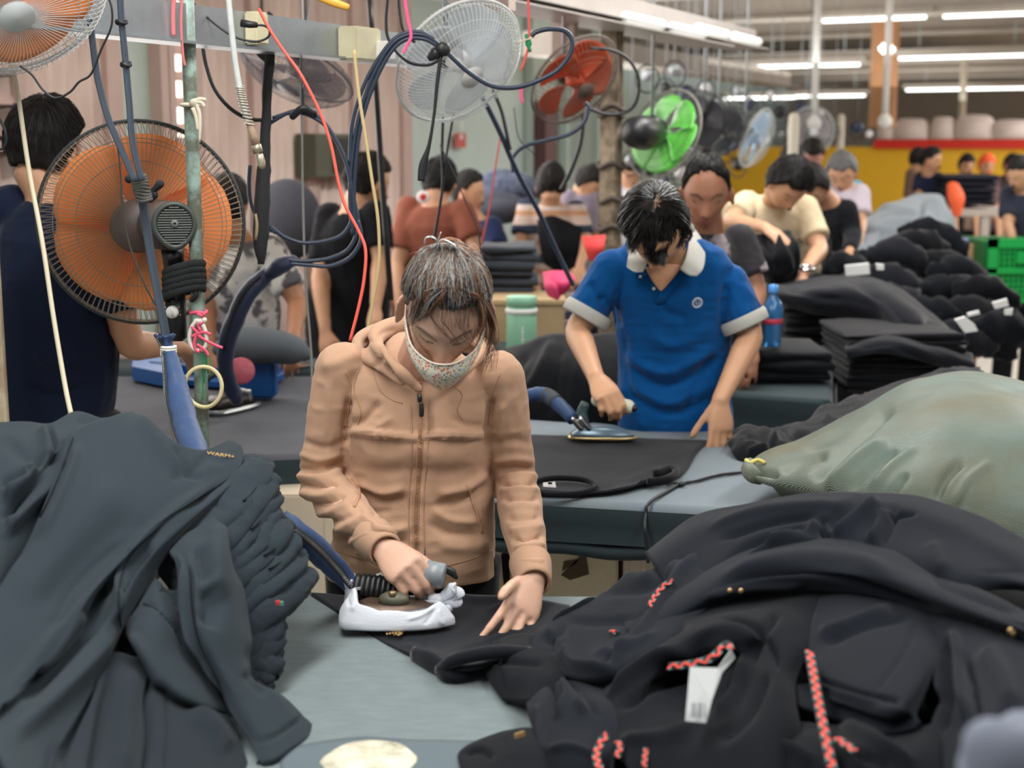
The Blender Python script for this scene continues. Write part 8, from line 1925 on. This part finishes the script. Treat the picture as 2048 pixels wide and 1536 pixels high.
blackheap('', 'black garment rolled along the back of the sack to the blue polo man\'s hand', [[(1462, 862, 4.1), (1490, 843, 4.1), (1540, 852, 4.1), (1600, 838, 4.2), (1680, 800, 4.4), (1780, 768, 4.5), (1880, 738, 4.6), (1960, 735, 4.7)],
     [(1458, 890, 3.9), (1500, 872, 3.85), (1550, 880, 3.85), (1610, 862, 3.95), (1690, 822, 4.15), (1790, 785, 4.25), (1880, 755, 4.35), (1970, 750, 4.4)], [(1478, 925, 3.80), (1520, 915, 3.75), (1570, 905, 3.75), (1630, 880, 3.85), (1700, 845, 4.0), (1800, 805, 4.1), (1890, 775, 4.2), (1980, 770, 4.25)],
     [(1500, 945, 3.8), (1540, 935, 3.75), (1590, 925, 3.75), (1650, 900, 3.85), (1720, 870, 4.0), (1810, 835, 4.1), (1900, 800, 4.2), (1990, 800, 4.25)]], M_blk2,
     [([(1480, 870), (1530, 880), (1560, 910)], 5, -.014), ([(1510, 850), (1560, 890), (1600, 900)], 6, .014), ([(1560, 860), (1600, 880), (1660, 870)], 5, -.012), ([(1640, 830), (1680, 850), (1720, 840)], 5, .012), ([(1720, 800), (1760, 820), (1800, 815)], 5, -.012), ([(1760, 785), (1800, 800), (1850, 795)], 5, .012),
      ([(1830, 755), (1860, 775), (1900, 780)], 5, -.012), ([(1490, 905), (1530, 890), (1570, 870)], 5, .010)], seed=55, nu=10, nv=10, noise=(.012, 14))
# the black heap in the middle distance: rolled garments one by one
rh = random.Random(8); k = 0
heap = []
for (x, y) in ((1660, 600), (1700, 585), (1745, 590), (1790, 575), (1700, 545), (1750, 530), (1800, 520), (1840, 500), (1870, 480), (1830, 555), (1880, 540), (1925, 560), (1790, 610), (1840, 600), (1885, 595), (1930, 600), (1975, 590), (1850, 640), (1900, 640), (1950, 640), (1990, 640), (1920, 685), (1965, 680), (2005, 665), (1870, 690), (1660, 540), (1640, 560)):
    Yh = 7.2-(y-480)*.004+rh.uniform(-.1, .1); c_ = W(x, y, Yh); rr_ = rh.uniform(.075, .105)
    a = rh.uniform(-.6, .6); d = V(math.cos(a), rh.uniform(-.6, .6), math.sin(a)*.5)*rr_*1.4
    b = MB(); b.tube([c_-d, c_-d*.4+V(0, 0, .015), c_+d*.4, c_+d+V(0, 0, -.02)], [rr_*.6, rr_*.95, rr_*.9, rr_*.5], 14, 4, rnd=True, ry=[rr_*.5, rr_*.7, rr_*.75, rr_*.4])
    o = b.build('garment', (M_blk, M_blk2, M_ink3)[k % 3]); displace(o, lambda A_, N_, k=k: .016*vnoise(A_*22+k*5)+.012*vnoise(A_*50+k)+.007*vnoise(A_*100+k))
    col = x//60; row = 'upper' if y < 560 else ('middle' if y < 625 else 'lower')
    tag(o, 'crumpled black garment in the %s row of the far heap beyond the sack, %s' % (row, 'left part' if x < 1760 else 'centre' if x < 1880 else 'right part'), 'garment', 'black garments in the far heap'); k += 1
# heap base table and legs
t = thing('bench', 'long wooden bench under the far black heap with an ochre leg by the sack', 'bench', W(1840, 700, 6.6))
b = MB(); A_ = W(1640, 690, 6.9); B_ = W(1960, 690, 6.9); b.box(((A_.x+B_.x)/2, 7.1, .74), (B_.x-A_.x, .9, .05), None, .01); b.build('board', mat('worn_wood', (150, 124, 96), .7, mott=.3), t, False)
for x in (1660, 1940):
    q_ = W(x, 700, 6.75); b = MB(); b.box((q_.x, q_.y, .36), (.05, .05, .72)); b.build('leg', mat('ochre_wood', (176, 132, 84), .7), t, False)
fill = [[(1600, 600, 7.4), (1680, 540, 7.6), (1780, 500, 7.7), (1880, 470, 7.8), (1960, 540, 7.6), (2030, 620, 7.4)], [(1600, 660, 7.1), (1700, 620, 7.1), (1790, 600, 7.1), (1880, 590, 7.1), (1960, 610, 7.1), (2020, 660, 7.1)], [(1640, 730, 6.8), (1720, 720, 6.8), (1800, 710, 6.8), (1880, 710, 6.8), (1960, 710, 6.8), (2005, 690, 6.9)]]
heap_t = blackheap('', 'large black garment spread beneath the crumpled ones of the far heap', fill, M_blk2, (), thick=.03, noise=(.02, 9), seed=56)
# white tags in the heap
for i, (pts, Y, wh) in enumerate((([(1690, 532), (1738, 527), (1740, 548), (1692, 552)], 6.6, 'clean strip at the left of the heap'), ([(1985, 606), (2014, 598), (2018, 612), (1990, 618)], 6.2, 'highest at the right end of the heap'), ([(2010, 620), (2026, 618), (2024, 630), (2010, 630)], 6.2, 'small one at the far right end of the heap'), ([(1935, 628), (1958, 622), (1960, 628), (1936, 634)], 6.2, 'narrow one right of the heap middle'),
                                ([(1910, 640), (1930, 634), (1950, 650), (1956, 662), (1930, 666)], 5.9, 'bunched one low at the right of the heap'), ([(1752, 528), (1768, 530), (1768, 540), (1754, 540)], 6.6, 'small one right of the clean strip'))):
    b = MB(); vs = [W(x, y, Y-.15) for x, y in pts]; b.loft([vs, [v+V(0, .01, .003) for v in vs]]); o = b.build('care_label', mat('label_white', (216, 218, 216), 0.7), heap_t, False); o['label'] = 'white label, '+wh
M_gh = mat('heather_grey', (140, 150, 158), 0.95, mott=.15, mscale=6, sheen=.3)
blackheap('', 'big light grey garment heap on the far bench below the yellow partition', [[(1700, 470, 9.4), (1740, 425, 9.6), (1790, 400, 9.8), (1850, 390, 9.8), (1885, 395, 9.8), (1905, 430, 9.6)], [(1690, 490, 9.1), (1740, 455, 9.0), (1795, 430, 9.0), (1850, 420, 9.0), (1890, 430, 9.1), (1908, 455, 9.3)],
     [(1680, 505, 8.9), (1740, 490, 8.7), (1790, 475, 8.7), (1850, 465, 8.7), (1890, 465, 8.8), (1908, 480, 9.0)], [(1660, 525, 8.8), (1740, 520, 8.6), (1790, 510, 8.6), (1850, 500, 8.6), (1890, 495, 8.7), (1905, 505, 8.9)]], M_gh,
     [([(1740, 440), (1790, 425), (1850, 430)], 4, -.03), ([(1850, 395), (1840, 440), (1855, 480)], 5, -.03), ([(1860, 395), (1880, 430), (1885, 470)], 5, .03), ([(1720, 470), (1770, 460), (1830, 470)], 4, .03), ([(1760, 410), (1800, 412), (1840, 402)], 4, .02), ([(1700, 500), (1760, 490), (1820, 492)], 4, -.02)], noise=(.03, 5), seed=57, thick=.03)
blackheap('', 'lower light grey garment hanging left of the grey heap towards the black long sleeve man', [[(1640, 520, 8.3), (1680, 490, 8.5), (1720, 470, 8.7), (1760, 460, 8.8)], [(1630, 540, 8.1), (1680, 515, 8.2), (1720, 500, 8.3), (1760, 500, 8.4)], [(1640, 565, 8.0), (1680, 545, 8.1), (1720, 535, 8.2), (1760, 530, 8.3)]], M_gh, [([(1650, 520), (1700, 500), (1750, 490)], 4, .02), ([(1650, 540), (1700, 525), (1750, 515)], 4, -.02)], noise=(.02, 6), seed=58, thick=.03)
t = thing('bench', 'bench carrying the light grey heap far back', 'bench', W(1800, 520, 9.2))
b = MB(); A_ = W(1650, 500, 9.2); B_ = W(1905, 500, 9.2); b.box(((A_.x+B_.x)/2, 9.3, .78), (B_.x-A_.x, .9, .05)); b.build('board', M_skirt, t, False)
for x in (1670, 1890):
    q_ = W(x, 500, 9.1); b = MB(); b.box((q_.x, q_.y, .38), (.05, .05, .76)); b.build('leg', M_leg, t, False)
# far bench with frame at the right
t = thing('bench', 'distant pale steel frame bench under the far black stack at the right', 'bench', W(1950, 420, 12.3))
A_, B_ = W(1890, 418, 12.2), W(2030, 418, 12.2); b = MB(); b.box(((A_.x+B_.x)/2, 12.6, A_.z-.03), (B_.x-A_.x, .8, .06)); b.build('top', mat('pale_steel', (170, 160, 152), .5), t, False)
for x in (1900, 1970, 2020):
    q_ = W(x, 420, 12.25); b = MB(); b.box((q_.x, q_.y, A_.z/2-.03), (.07, .07, A_.z-.06)); b.build('leg', mat('pale_steel', (170, 160, 152)), t, False)
b = MB(); b.box(((A_.x+B_.x)/2, 12.6, .3), (B_.x-A_.x, .5, .04)); b.build('shelf', mat('pale_steel', (170, 160, 152)), t, False)
b = MB(); b.tube([W(1906, 372, 11.5), W(1912, 395, 11.4), W(1914, 425, 11.4)], [.05, .07, .04], 12, 4, ry=[.03, .04, .03], rnd=True, side=(1, 0, 0)); o = b.build('bag', mat('orange_cloth', (232, 96, 52), .7)); tag(o, 'small orange bag hanging left of the far black stack', 'bag')
# green crate with slotted sides
t = thing('crate', 'bright green slotted plastic crate stack at the right edge before the distant bench', 'crate', W(2020, 560, 8.6))
M_crate = mat('crate_green', (10, 158, 70), .45)
A_, B_ = W(1973, 606, 8.6), W(2110, 478, 8.6); w_, h_ = B_.x-A_.x, B_.z-A_.z
for x0, x1, z0, z1 in ((0, 1, .86, 1), (0, 1, 0, .06), (0, .14, 0, 1), (.86, 1, 0, 1), (0, 1, .46, .54), (.44, .72, .62, .80)):
    b = MB(); b.box((A_.x+w_*(x0+x1)/2, 8.62, A_.z+h_*(z0+z1)/2), (w_*(x1-x0), .03, h_*(z1-z0))); b.build('frame_bar', M_crate, t, False)
b = MB()
for i in range(9):
    x = A_.x+w_*(.14+.72*(i+.5)/9); b.box((x, 8.63, A_.z+h_*.5), (.012, .012, h_*.98))
for j in range(12):
    b.box((A_.x+w_/2, 8.635, A_.z+h_*(j+.5)/12), (w_*.9, .012, .012))
o = b.build('slot_bars', M_crate, t, False); o['kind'] = 'stuff'
b = MB(); b.box((A_.x+w_/2, 8.95, A_.z+h_/2), (w_, .5, h_*.9)); b.build('back_wall', mat('crate_green_dark', (8, 110, 52), .5), t, False)
t = box_thing('carton', 'small tan carton beside the green crate with a white rim', 'box', 1924, 1966, 488, 600, 8.9, .35, mat('tan_board2', (196, 160, 120), .8), True)
box_thing('carton', 'plain beige carton under the lilac plastic tub beyond the far heap', 'box', 1886, 1922, 546, 1000, 8.28, .3, mat('beige_board', (198, 184, 162)), False)
b = MB(); b.lathe([(.07, 0), (.075, .02), (.085, .19), (.09, .2)], W(1903, 545, 8.4), None, 18, True); o = b.build('tub', mat('lilac_plastic', (128, 136, 196), .4)); tag(o, 'lilac blue plastic tub left of the tan carton', 'tub')
b = MB(); b.ell(W(1903, 484, 8.5), (.08, .08, .035), None, 14, 8); o = b.build('cloth', mat('pink_red_cloth', (196, 80, 96), .8)); tag(o, 'pinkish red cloth lying in the lilac tub', 'cloth')
# mint flask
t = thing('bottle', 'mint green cylindrical flask with a white strap standing before the tan carton', 'bottle', W(1043, 690, 5.6))
p_ = W(1043, 700, 5.6); hh = W(1043, 592, 5.6).z-p_.z; M_mintf = mat('mint_plastic', (134, 186, 156), .4)
b = MB(); b.lathe([(0, 0), (.058, 0), (.060, .006), (.060, hh-.045), (.057, hh-.04)], p_, None, 28); b.build('body', M_mintf, t)
b = MB(); b.lathe([(.057, hh-.04), (.062, hh-.036), (.062, hh-.003), (.058, hh), (0, hh)], p_, None, 28); b.build('cap', M_mintf, t)
b = MB(); b.lathe([(.0605, hh-.068), (.064, hh-.066), (.064, hh-.05), (.0605, hh-.048)], p_, None, 28); b.build('strap', mat('pale_strap', (220, 224, 222), .6), t)
for k_, z_ in enumerate((.035, .05, .065, .08, .095)):
    b = MB(); b.box(p_+V(.004, -.0605, z_), (.007+.003*(k_ % 2), .002, .009)); b.build('letter_mark', mat('pale_strap', (220, 224, 222)), t, False)
t = thing('bottle', 'clear blue water bottle with a red band beside the blue polo man\'s elbow', 'bottle', W(1543, 690, 5.1))
p_ = W(1543, 692, 5.1); b = MB(); b.lathe([(0, 0), (.030, 0), (.034, .02), (.034, .09), (.040, .11), (.040, .135), (.028, .16), (.014, .185), (.014, .2)], p_, None, 20); b.build('body', mat('clear_blue', (60, 130, 190), .15, trans=.5), t)
b = MB(); b.lathe([(.0345, .082), (.0375, .084), (.0375, .104), (.0345, .106)], p_, None, 20); b.build('red_band', mat('red_band2', (196, 60, 80), .5), t)
b = MB(); b.lathe([(0, .225), (.017, .222), (.018, .2), (.018, .195)], p_, None, 16); b.build('cap', mat('sky_cap', (70, 140, 210), .4), t)
# coloured cloths at the centre
blackheap('', 'red cloth hanging on the column behind the blue polo man\'s shoulder', [[(1163, 474, 5.9), (1185, 472, 5.88), (1212, 470, 5.9)], [(1170, 495, 5.85), (1190, 495, 5.83), (1208, 492, 5.85)], [(1178, 520, 5.85), (1188, 522, 5.84), (1196, 518, 5.85)]], mat('red_cloth', (206, 58, 56), .8), (), cat='cloth', seed=60, thick=.006)
blackheap('', 'magenta cloth bundle hanging below the leaning straps', [[(1085, 545, 5.6), (1110, 540, 5.55), (1140, 545, 5.6)], [(1088, 572, 5.5), (1112, 566, 5.45), (1150, 560, 5.5)], [(1095, 592, 5.5), (1115, 600, 5.45), (1130, 588, 5.5)]], mat('magenta_cloth', (204, 52, 100), .7), [([(1100, 550), (1120, 580), (1125, 600)], 4, -.01)], cat='cloth', seed=61, thick=.01)
# grey heather bundles behind the woman in profile
for i, (x0, x1, y0, y1, lab) in enumerate(((945, 1075, 340, 412, 'upper blue grey heather cloth bundle behind the woman in profile'), (950, 1060, 388, 450, 'lower dark grey cloth bundle behind the woman in profile'))):
    A_ = W(x0, y1, 8.6-.4*i); B_ = W(x1, y0, 8.6-.4*i); c_ = (A_+B_)/2; b = MB(); b.ell(c_, ((B_.x-A_.x)/2, .2, (B_.z-A_.z)/2), None, 26, 18); o = b.build('cloth_bundle', (mat('heather_blue', (104, 112, 134), .95, mott=.4, mscale=16, col2=(60, 66, 84)), mat('heather_dark', (78, 82, 94), .95, mott=.3, mscale=10))[i]); displace(o, lambda A__, N_: .02*vnoise(A__*10)); tag(o, lab, 'bundle')
blackheap('', 'black bag hanging between the striped shirt man and the red cloth', [[(1075, 440, 7.2), (1110, 432, 7.1), (1165, 455, 7.1)], [(1080, 490, 7.1), (1120, 490, 7.0), (1160, 490, 7.05)], [(1090, 530, 7.1), (1120, 545, 7.05), (1150, 535, 7.1)]], mat('matt_black', (20, 21, 25), .9), (), cat='bag', seed=62, thick=.05)
b = MB(); b.ell(W(575, 440, 6.6), (.16, .12, .19), None, 20, 14); o = b.build('cloth_bundle', mat('dusk_grey', (74, 74, 82), .95, mott=.2)); tag(o, 'dark grey rounded cloth bundle seen through the hose coil', 'bundle')
# ================================================================ the other workers
def pmat(name, c1, c2, scale, thr=.5, stretch=None):
    m_ = bpy.data.materials.new(name); m_.use_nodes = True; N = m_.node_tree.nodes; L = m_.node_tree.links; b = N['Principled BSDF']; b.inputs['Roughness'].default_value = .9
    tc = N.new('ShaderNodeTexCoord'); n = N.new('ShaderNodeTexNoise'); n.inputs['Scale'].default_value = scale; n.inputs['Detail'].default_value = 5; L.new(tc.outputs['Object'], n.inputs['Vector'])
    cr_ = N.new('ShaderNodeValToRGB'); cr_.color_ramp.elements[0].position = thr-.03; cr_.color_ramp.elements[1].position = thr+.05; cr_.color_ramp.elements[0].color = lin(c1); cr_.color_ramp.elements[1].color = lin(c2)
    L.new(n.outputs['Fac'], cr_.inputs[0]); L.new(cr_.outputs[0], b.inputs['Base Color']); return m_
def stripes(name, z0, period, cols):
    m_ = bpy.data.materials.new(name); m_.use_nodes = True; N = m_.node_tree.nodes; L = m_.node_tree.links; b = N['Principled BSDF']; b.inputs['Roughness'].default_value = .9
    tc = N.new('ShaderNodeTexCoord'); sx = N.new('ShaderNodeSeparateXYZ'); L.new(tc.outputs['Object'], sx.inputs[0])
    mr = N.new('ShaderNodeMath'); mr.operation = 'SUBTRACT'; mr.inputs[1].default_value = z0; L.new(sx.outputs['Z'], mr.inputs[0])
    dv = N.new('ShaderNodeMath'); dv.operation = 'DIVIDE'; dv.inputs[1].default_value = period; L.new(mr.outputs[0], dv.inputs[0])
    fr = N.new('ShaderNodeMath'); fr.operation = 'FRACT'; L.new(dv.outputs[0], fr.inputs[0])
    cr_ = N.new('ShaderNodeValToRGB'); cr_.color_ramp.interpolation = 'CONSTANT'; el = cr_.color_ramp.elements
    for i, (p, c) in enumerate(cols):
        e = el[i] if i < 2 else el.new(p); e.position = p; e.color = lin(c)
    L.new(fr.outputs[0], cr_.inputs[0]); L.new(cr_.outputs[0], b.inputs['Base Color']); return m_
SK1 = (196, 148, 116); SK2 = (168, 116, 84)
# far left, navy polo, seen from behind
rA, pA = person('man in a dark navy polo shirt seen from behind at the far left', (98, 300, 3.72), hs=1.02, yaw=150, pitch=12, sh=((22, 425, 3.70), (190, 440, 3.66)), arms=(((-10, 640, 3.75), (40, 760, 3.85)), ((262, 690, 3.66), (352, 692, 3.86))),
       hip=(95, 830, 3.72), skin=SK1, top=(28, 36, 58), top_name='polo_shirt', voxel=.008, hair='short', hair_thick=.018, waist_w=.165, back_view=True, hem_z=.80, bulk=1.1,
       creases=[([(60, 700), (120, 730), (190, 700)], 10, .008), ([(40, 760), (110, 790), (200, 760)], 9, -.008), ([(120, 500), (130, 620), (160, 720)], 12, -.006)])
person('man in a pale shirt with a black sketch print behind the orange fan', (452, 418, 5.25), hs=1.0, yaw=160, pitch=25, sh=((430, 492, 5.3), (540, 505, 5.2)), arms=(((410, 620, 5.2), (420, 700, 5.1)), ((596, 606, 5.15), (588, 672, 4.95))),
       hip=(470, 720, 5.35), skin=SK2, top_name='printed_shirt', top_mat=pmat('sketch_print', (92, 90, 92), (206, 202, 196), 16, .46), voxel=.010, waist_w=.15, back_view=True, bulk=1.05)
rB, pB_ = person('man in a black t-shirt turned away behind the hose coil', (738, 366, 6.1), hs=1.0, yaw=120, pitch=15, sh=((660, 440, 6.1), (752, 432, 6.0)), arms=(((640, 560, 6.0), (650, 660, 5.9)), ((762, 520, 5.95), (752, 610, 5.8))),
       hip=(690, 690, 6.2), skin=SK1, top=(26, 27, 32), top_name='t_shirt', voxel=.011, back_view=True, waist_w=.17, bulk=1.2)
r_, P_ = person('man in a rust brown t-shirt with a round red and white back print', (880, 366, 7.2), hs=1.0, yaw=160, pitch=18, sh=((818, 420, 7.2), (925, 425, 7.1)), arms=(((795, 530, 7.1), (800, 620, 6.9)), ((952, 500, 7.0), (968, 560, 6.8))),
       hip=(860, 640, 7.3), skin=SK1, top=(140, 84, 68), top_name='t_shirt', voxel=.012, back_view=True, waist_w=.19, bulk=1.15)
rC, pC = r_, P_
tb_ = bvh(P_['shirt']); p, n = hit(tb_, 846, 394, .004, 7.1)
if p is not None:
    b = MB(); b.lathe([(0, .002), (.032, .002), (.033, 0)], p, frame_z(n), 20); b.build('print', mat('print_white', (226, 220, 222), .7), r_); b = MB(); b.lathe([(0, .004), (.016, .004), (.017, .002)], p, frame_z(n), 16); b.build('print', mat('print_red', (196, 50, 50), .7), r_)
person('woman in a navy top in profile facing right beside the brown shirt man', (938, 386, 7.8), hs=.97, yaw=70, pitch=12, sh=((930, 452, 7.9), (985, 455, 7.7)), arms=(((925, 540, 7.8), (940, 600, 7.6)), ((1000, 510, 7.6), (1010, 560, 7.4))), hip=(950, 680, 7.9), skin=SK1, top=(38, 50, 84), voxel=.013, hair='long', waist_w=.14)
zs = W(1105, 450, 7.9).z
person('man in a beige, white and navy striped shirt seen from behind left of the column', (1103, 372, 7.9), hs=1.0, yaw=175, pitch=15, sh=((1055, 420, 7.9), (1152, 424, 7.9)), arms=(((1040, 490, 7.8), (1060, 540, 7.6)), ((1172, 490, 7.8), (1160, 530, 7.6))), hip=(1108, 640, 8.0), skin=SK1,
       top_name='striped_shirt', top_mat=stripes('striped_cotton', zs-.045, .16, [(0, (50, 60, 84)), (.32, (206, 186, 176)), (.62, (196, 150, 116)), (.80, (210, 196, 190))]), voxel=.013, back_view=True, waist_w=.17, bulk=1.1)
person('worker in a lilac grey shirt bending behind the weathered column', (1180, 368, 9.0), hs=1.0, yaw=60, pitch=40, sh=((1140, 400, 9.0), (1190, 395, 9.0)), arms=None, hip=(1150, 560, 9.1), skin=SK1, top=(150, 140, 156), voxel=.016)
person('worker in a white shirt and dark cap right of the weathered column', (1258, 350, 9.6), hs=1.0, yaw=20, pitch=30, sh=((1236, 388, 9.6), (1284, 388, 9.6)), arms=None, hip=(1260, 560, 9.7), skin=SK1, top=(214, 214, 222), voxel=.016)
# printed shirt man facing us
rD, pD = person('broad faced man in a black leaf print shirt standing behind the blue polo man', (1412, 386, 5.05), hs=1.06, yaw=-6, pitch=22, sh=((1356, 478, 5.2), (1478, 486, 5.2)), arms=(((1340, 600, 5.2), (1300, 680, 5.1)), ((1512, 580, 5.15), (1500, 680, 5.0))), hip=(1425, 720, 5.25), skin=(164, 112, 86),
       hair='recede', hair_thick=.007, top_name='printed_shirt', top_mat=pmat('leaf_print', (36, 34, 38), (150, 140, 144), 13, .60), voxel=.008, brow=(46, 34, 30), bulk=1.1)
r_, P_ = person('man in a beige polo shirt bending over black garments beyond the printed shirt man', (1576, 372, 6.5), hs=1.05, yaw=18, pitch=52, roll=8, sh=((1492, 408, 6.75), (1612, 420, 6.7)), arms=(((1462, 442, 6.5), (1530, 455, 6.3)), ((1640, 500, 6.55), (1606, 548, 6.3))), hip=(1560, 600, 6.9), skin=SK1,
       top=(214, 196, 164), top_name='polo_shirt', voxel=.011, hair_thick=.02, waist_w=.18, bulk=1.1)
rE, pE = r_, P_
b = MB(); q0 = W(1612, 536, 6.25); b.tube([q0+V(.034*math.cos(a), .034*math.sin(a), .006*math.sin(a)) for a in [k*.52 for k in range(12)]], .008, 6, 2, closed=True); b.build('wristwatch', mat('chrome', (215, 218, 220)), r_)
blackheap('', 'black garment held up by the beige polo man', [[(1500, 462, 6.4), (1540, 468, 6.3), (1580, 462, 6.35)], [(1500, 500, 6.25), (1545, 505, 6.15), (1595, 490, 6.2)], [(1508, 540, 6.25), (1550, 548, 6.15), (1600, 535, 6.2)], [(1520, 562, 6.3), (1550, 570, 6.2), (1590, 562, 6.25)]], M_blk2, [([(1520, 470), (1545, 510), (1560, 560)], 6, -.02), ([(1550, 470), (1570, 510), (1585, 550)], 7, .02)], seed=63, thick=.03, noise=(.012, 12))
person('man in a black long sleeved top bending beside the beige polo man', (1622, 378, 7.6), hs=1.05, yaw=-30, pitch=48, sh=((1640, 418, 7.8), (1692, 420, 7.7)), arms=(((1640, 480, 7.7), (1650, 510, 7.6)), ((1706, 465, 7.7), (1700, 500, 7.5))), hip=(1668, 560, 7.9), skin=SK1, top=(30, 31, 36), sleeve='long', voxel=.013, hair_thick=.02)
person('man farther back looking down above the beige polo man, dark hair', (1624, 312, 10.4), hs=1.05, yaw=-5, pitch=38, sh=((1600, 350, 10.5), (1662, 352, 10.5)), arms=None, hip=(1630, 500, 10.6), skin=(176, 124, 112), top=(206, 196, 196), voxel=.018)
person('man in a dark cap between the beige polo man and the yellow partition', (1584, 322, 10.0), hs=1.0, yaw=0, pitch=40, sh=((1560, 352, 10.1), (1608, 352, 10.1)), arms=None, hip=(1584, 500, 10.2), skin=SK1, top=(60, 64, 70), voxel=.018)
person('grey haired man in a lilac shirt leaning behind the black long sleeve man', (1684, 346, 8.7), hs=1.05, yaw=-25, pitch=35, sh=((1662, 388, 8.8), (1720, 390, 8.7)), arms=(((1664, 440, 8.7), (1690, 470, 8.5)), ((1722, 445, 8.6), (1716, 490, 8.4))), hip=(1694, 560, 8.9), skin=SK1, top=(206, 196, 208), voxel=.014,
       hair_m=mat('grey_hair', (96, 96, 98), .6, mott=.3, mscale=40), cap=None)
t_ = blackheap('', 'turquoise and yellow cloth hanging behind the grey haired man', [[(1700, 362, 9.3), (1722, 362, 9.3)], [(1706, 385, 9.2), (1732, 385, 9.2)], [(1708, 410, 9.2), (1734, 408, 9.2)]], pmat('turquoise_print', (60, 170, 206), (224, 196, 120), 9, .55), (), cat='cloth', seed=64, thick=.01)
person('far woman in a navy top with her dark hair tied up, before the yellow partition', (1862, 322, 12.6), hs=.98, yaw=60, pitch=15, sh=((1842, 356, 12.7), (1876, 358, 12.6)), arms=(((1836, 395, 12.6), (1850, 420, 12.4)), ((1880, 390, 12.5), (1884, 410, 12.3))), hip=(1856, 440, 12.8), skin=SK1, top=(34, 40, 66), voxel=.018, hair='long')
person('far worker in brown beside the far woman in navy', (1836, 320, 13.4), hs=.95, yaw=150, pitch=10, sh=((1824, 350, 13.4), (1846, 350, 13.4)), arms=None, hip=(1834, 430, 13.5), skin=SK1, top=(120, 96, 84), voxel=.02, back_view=True)
person('worker in a dark navy top cut off by the right edge', (2040, 352, 9.2), hs=1.0, yaw=-50, pitch=20, sh=((2018, 392, 9.3), (2080, 395, 9.2)), arms=(((2016, 450, 9.2), (2030, 500, 9.1)), ((2090, 450, 9.2), (2080, 500, 9.1))), hip=(2045, 520, 9.4), skin=SK1, top=(52, 56, 72), voxel=.014)
for px, lab, tp, hm in ((1934, 'far worker left of the orange capped one, only the head showing over the stack', (150, 130, 120), None), (1974, 'far worker with an orange cap behind the far black stack', (110, 90, 90), mat('orange_cap', (236, 92, 44), .7)), (2024, 'far worker right of the orange capped one', (70, 60, 64), None)):
    person(lab, (px, 332, 14.2), hs=.95, yaw=10, pitch=15, sh=((px-16, 362, 14.3), (px+16, 362, 14.3)), arms=None, hip=(px, 440, 14.4), skin=SK1, top=tp, voxel=.02, hair_m=hm)

M_hs = mat('short_black_strands', (24, 21, 21), .5, spec=.3)
for (a_, b_3, n_h) in ((rA, pA, 900), (rB, pB_, 500), (rC, pC, 450), (rD, pD, 500), (rE, pE, 600)): short_hair(b_3, a_, n_h, M_hs, seed=n_h)
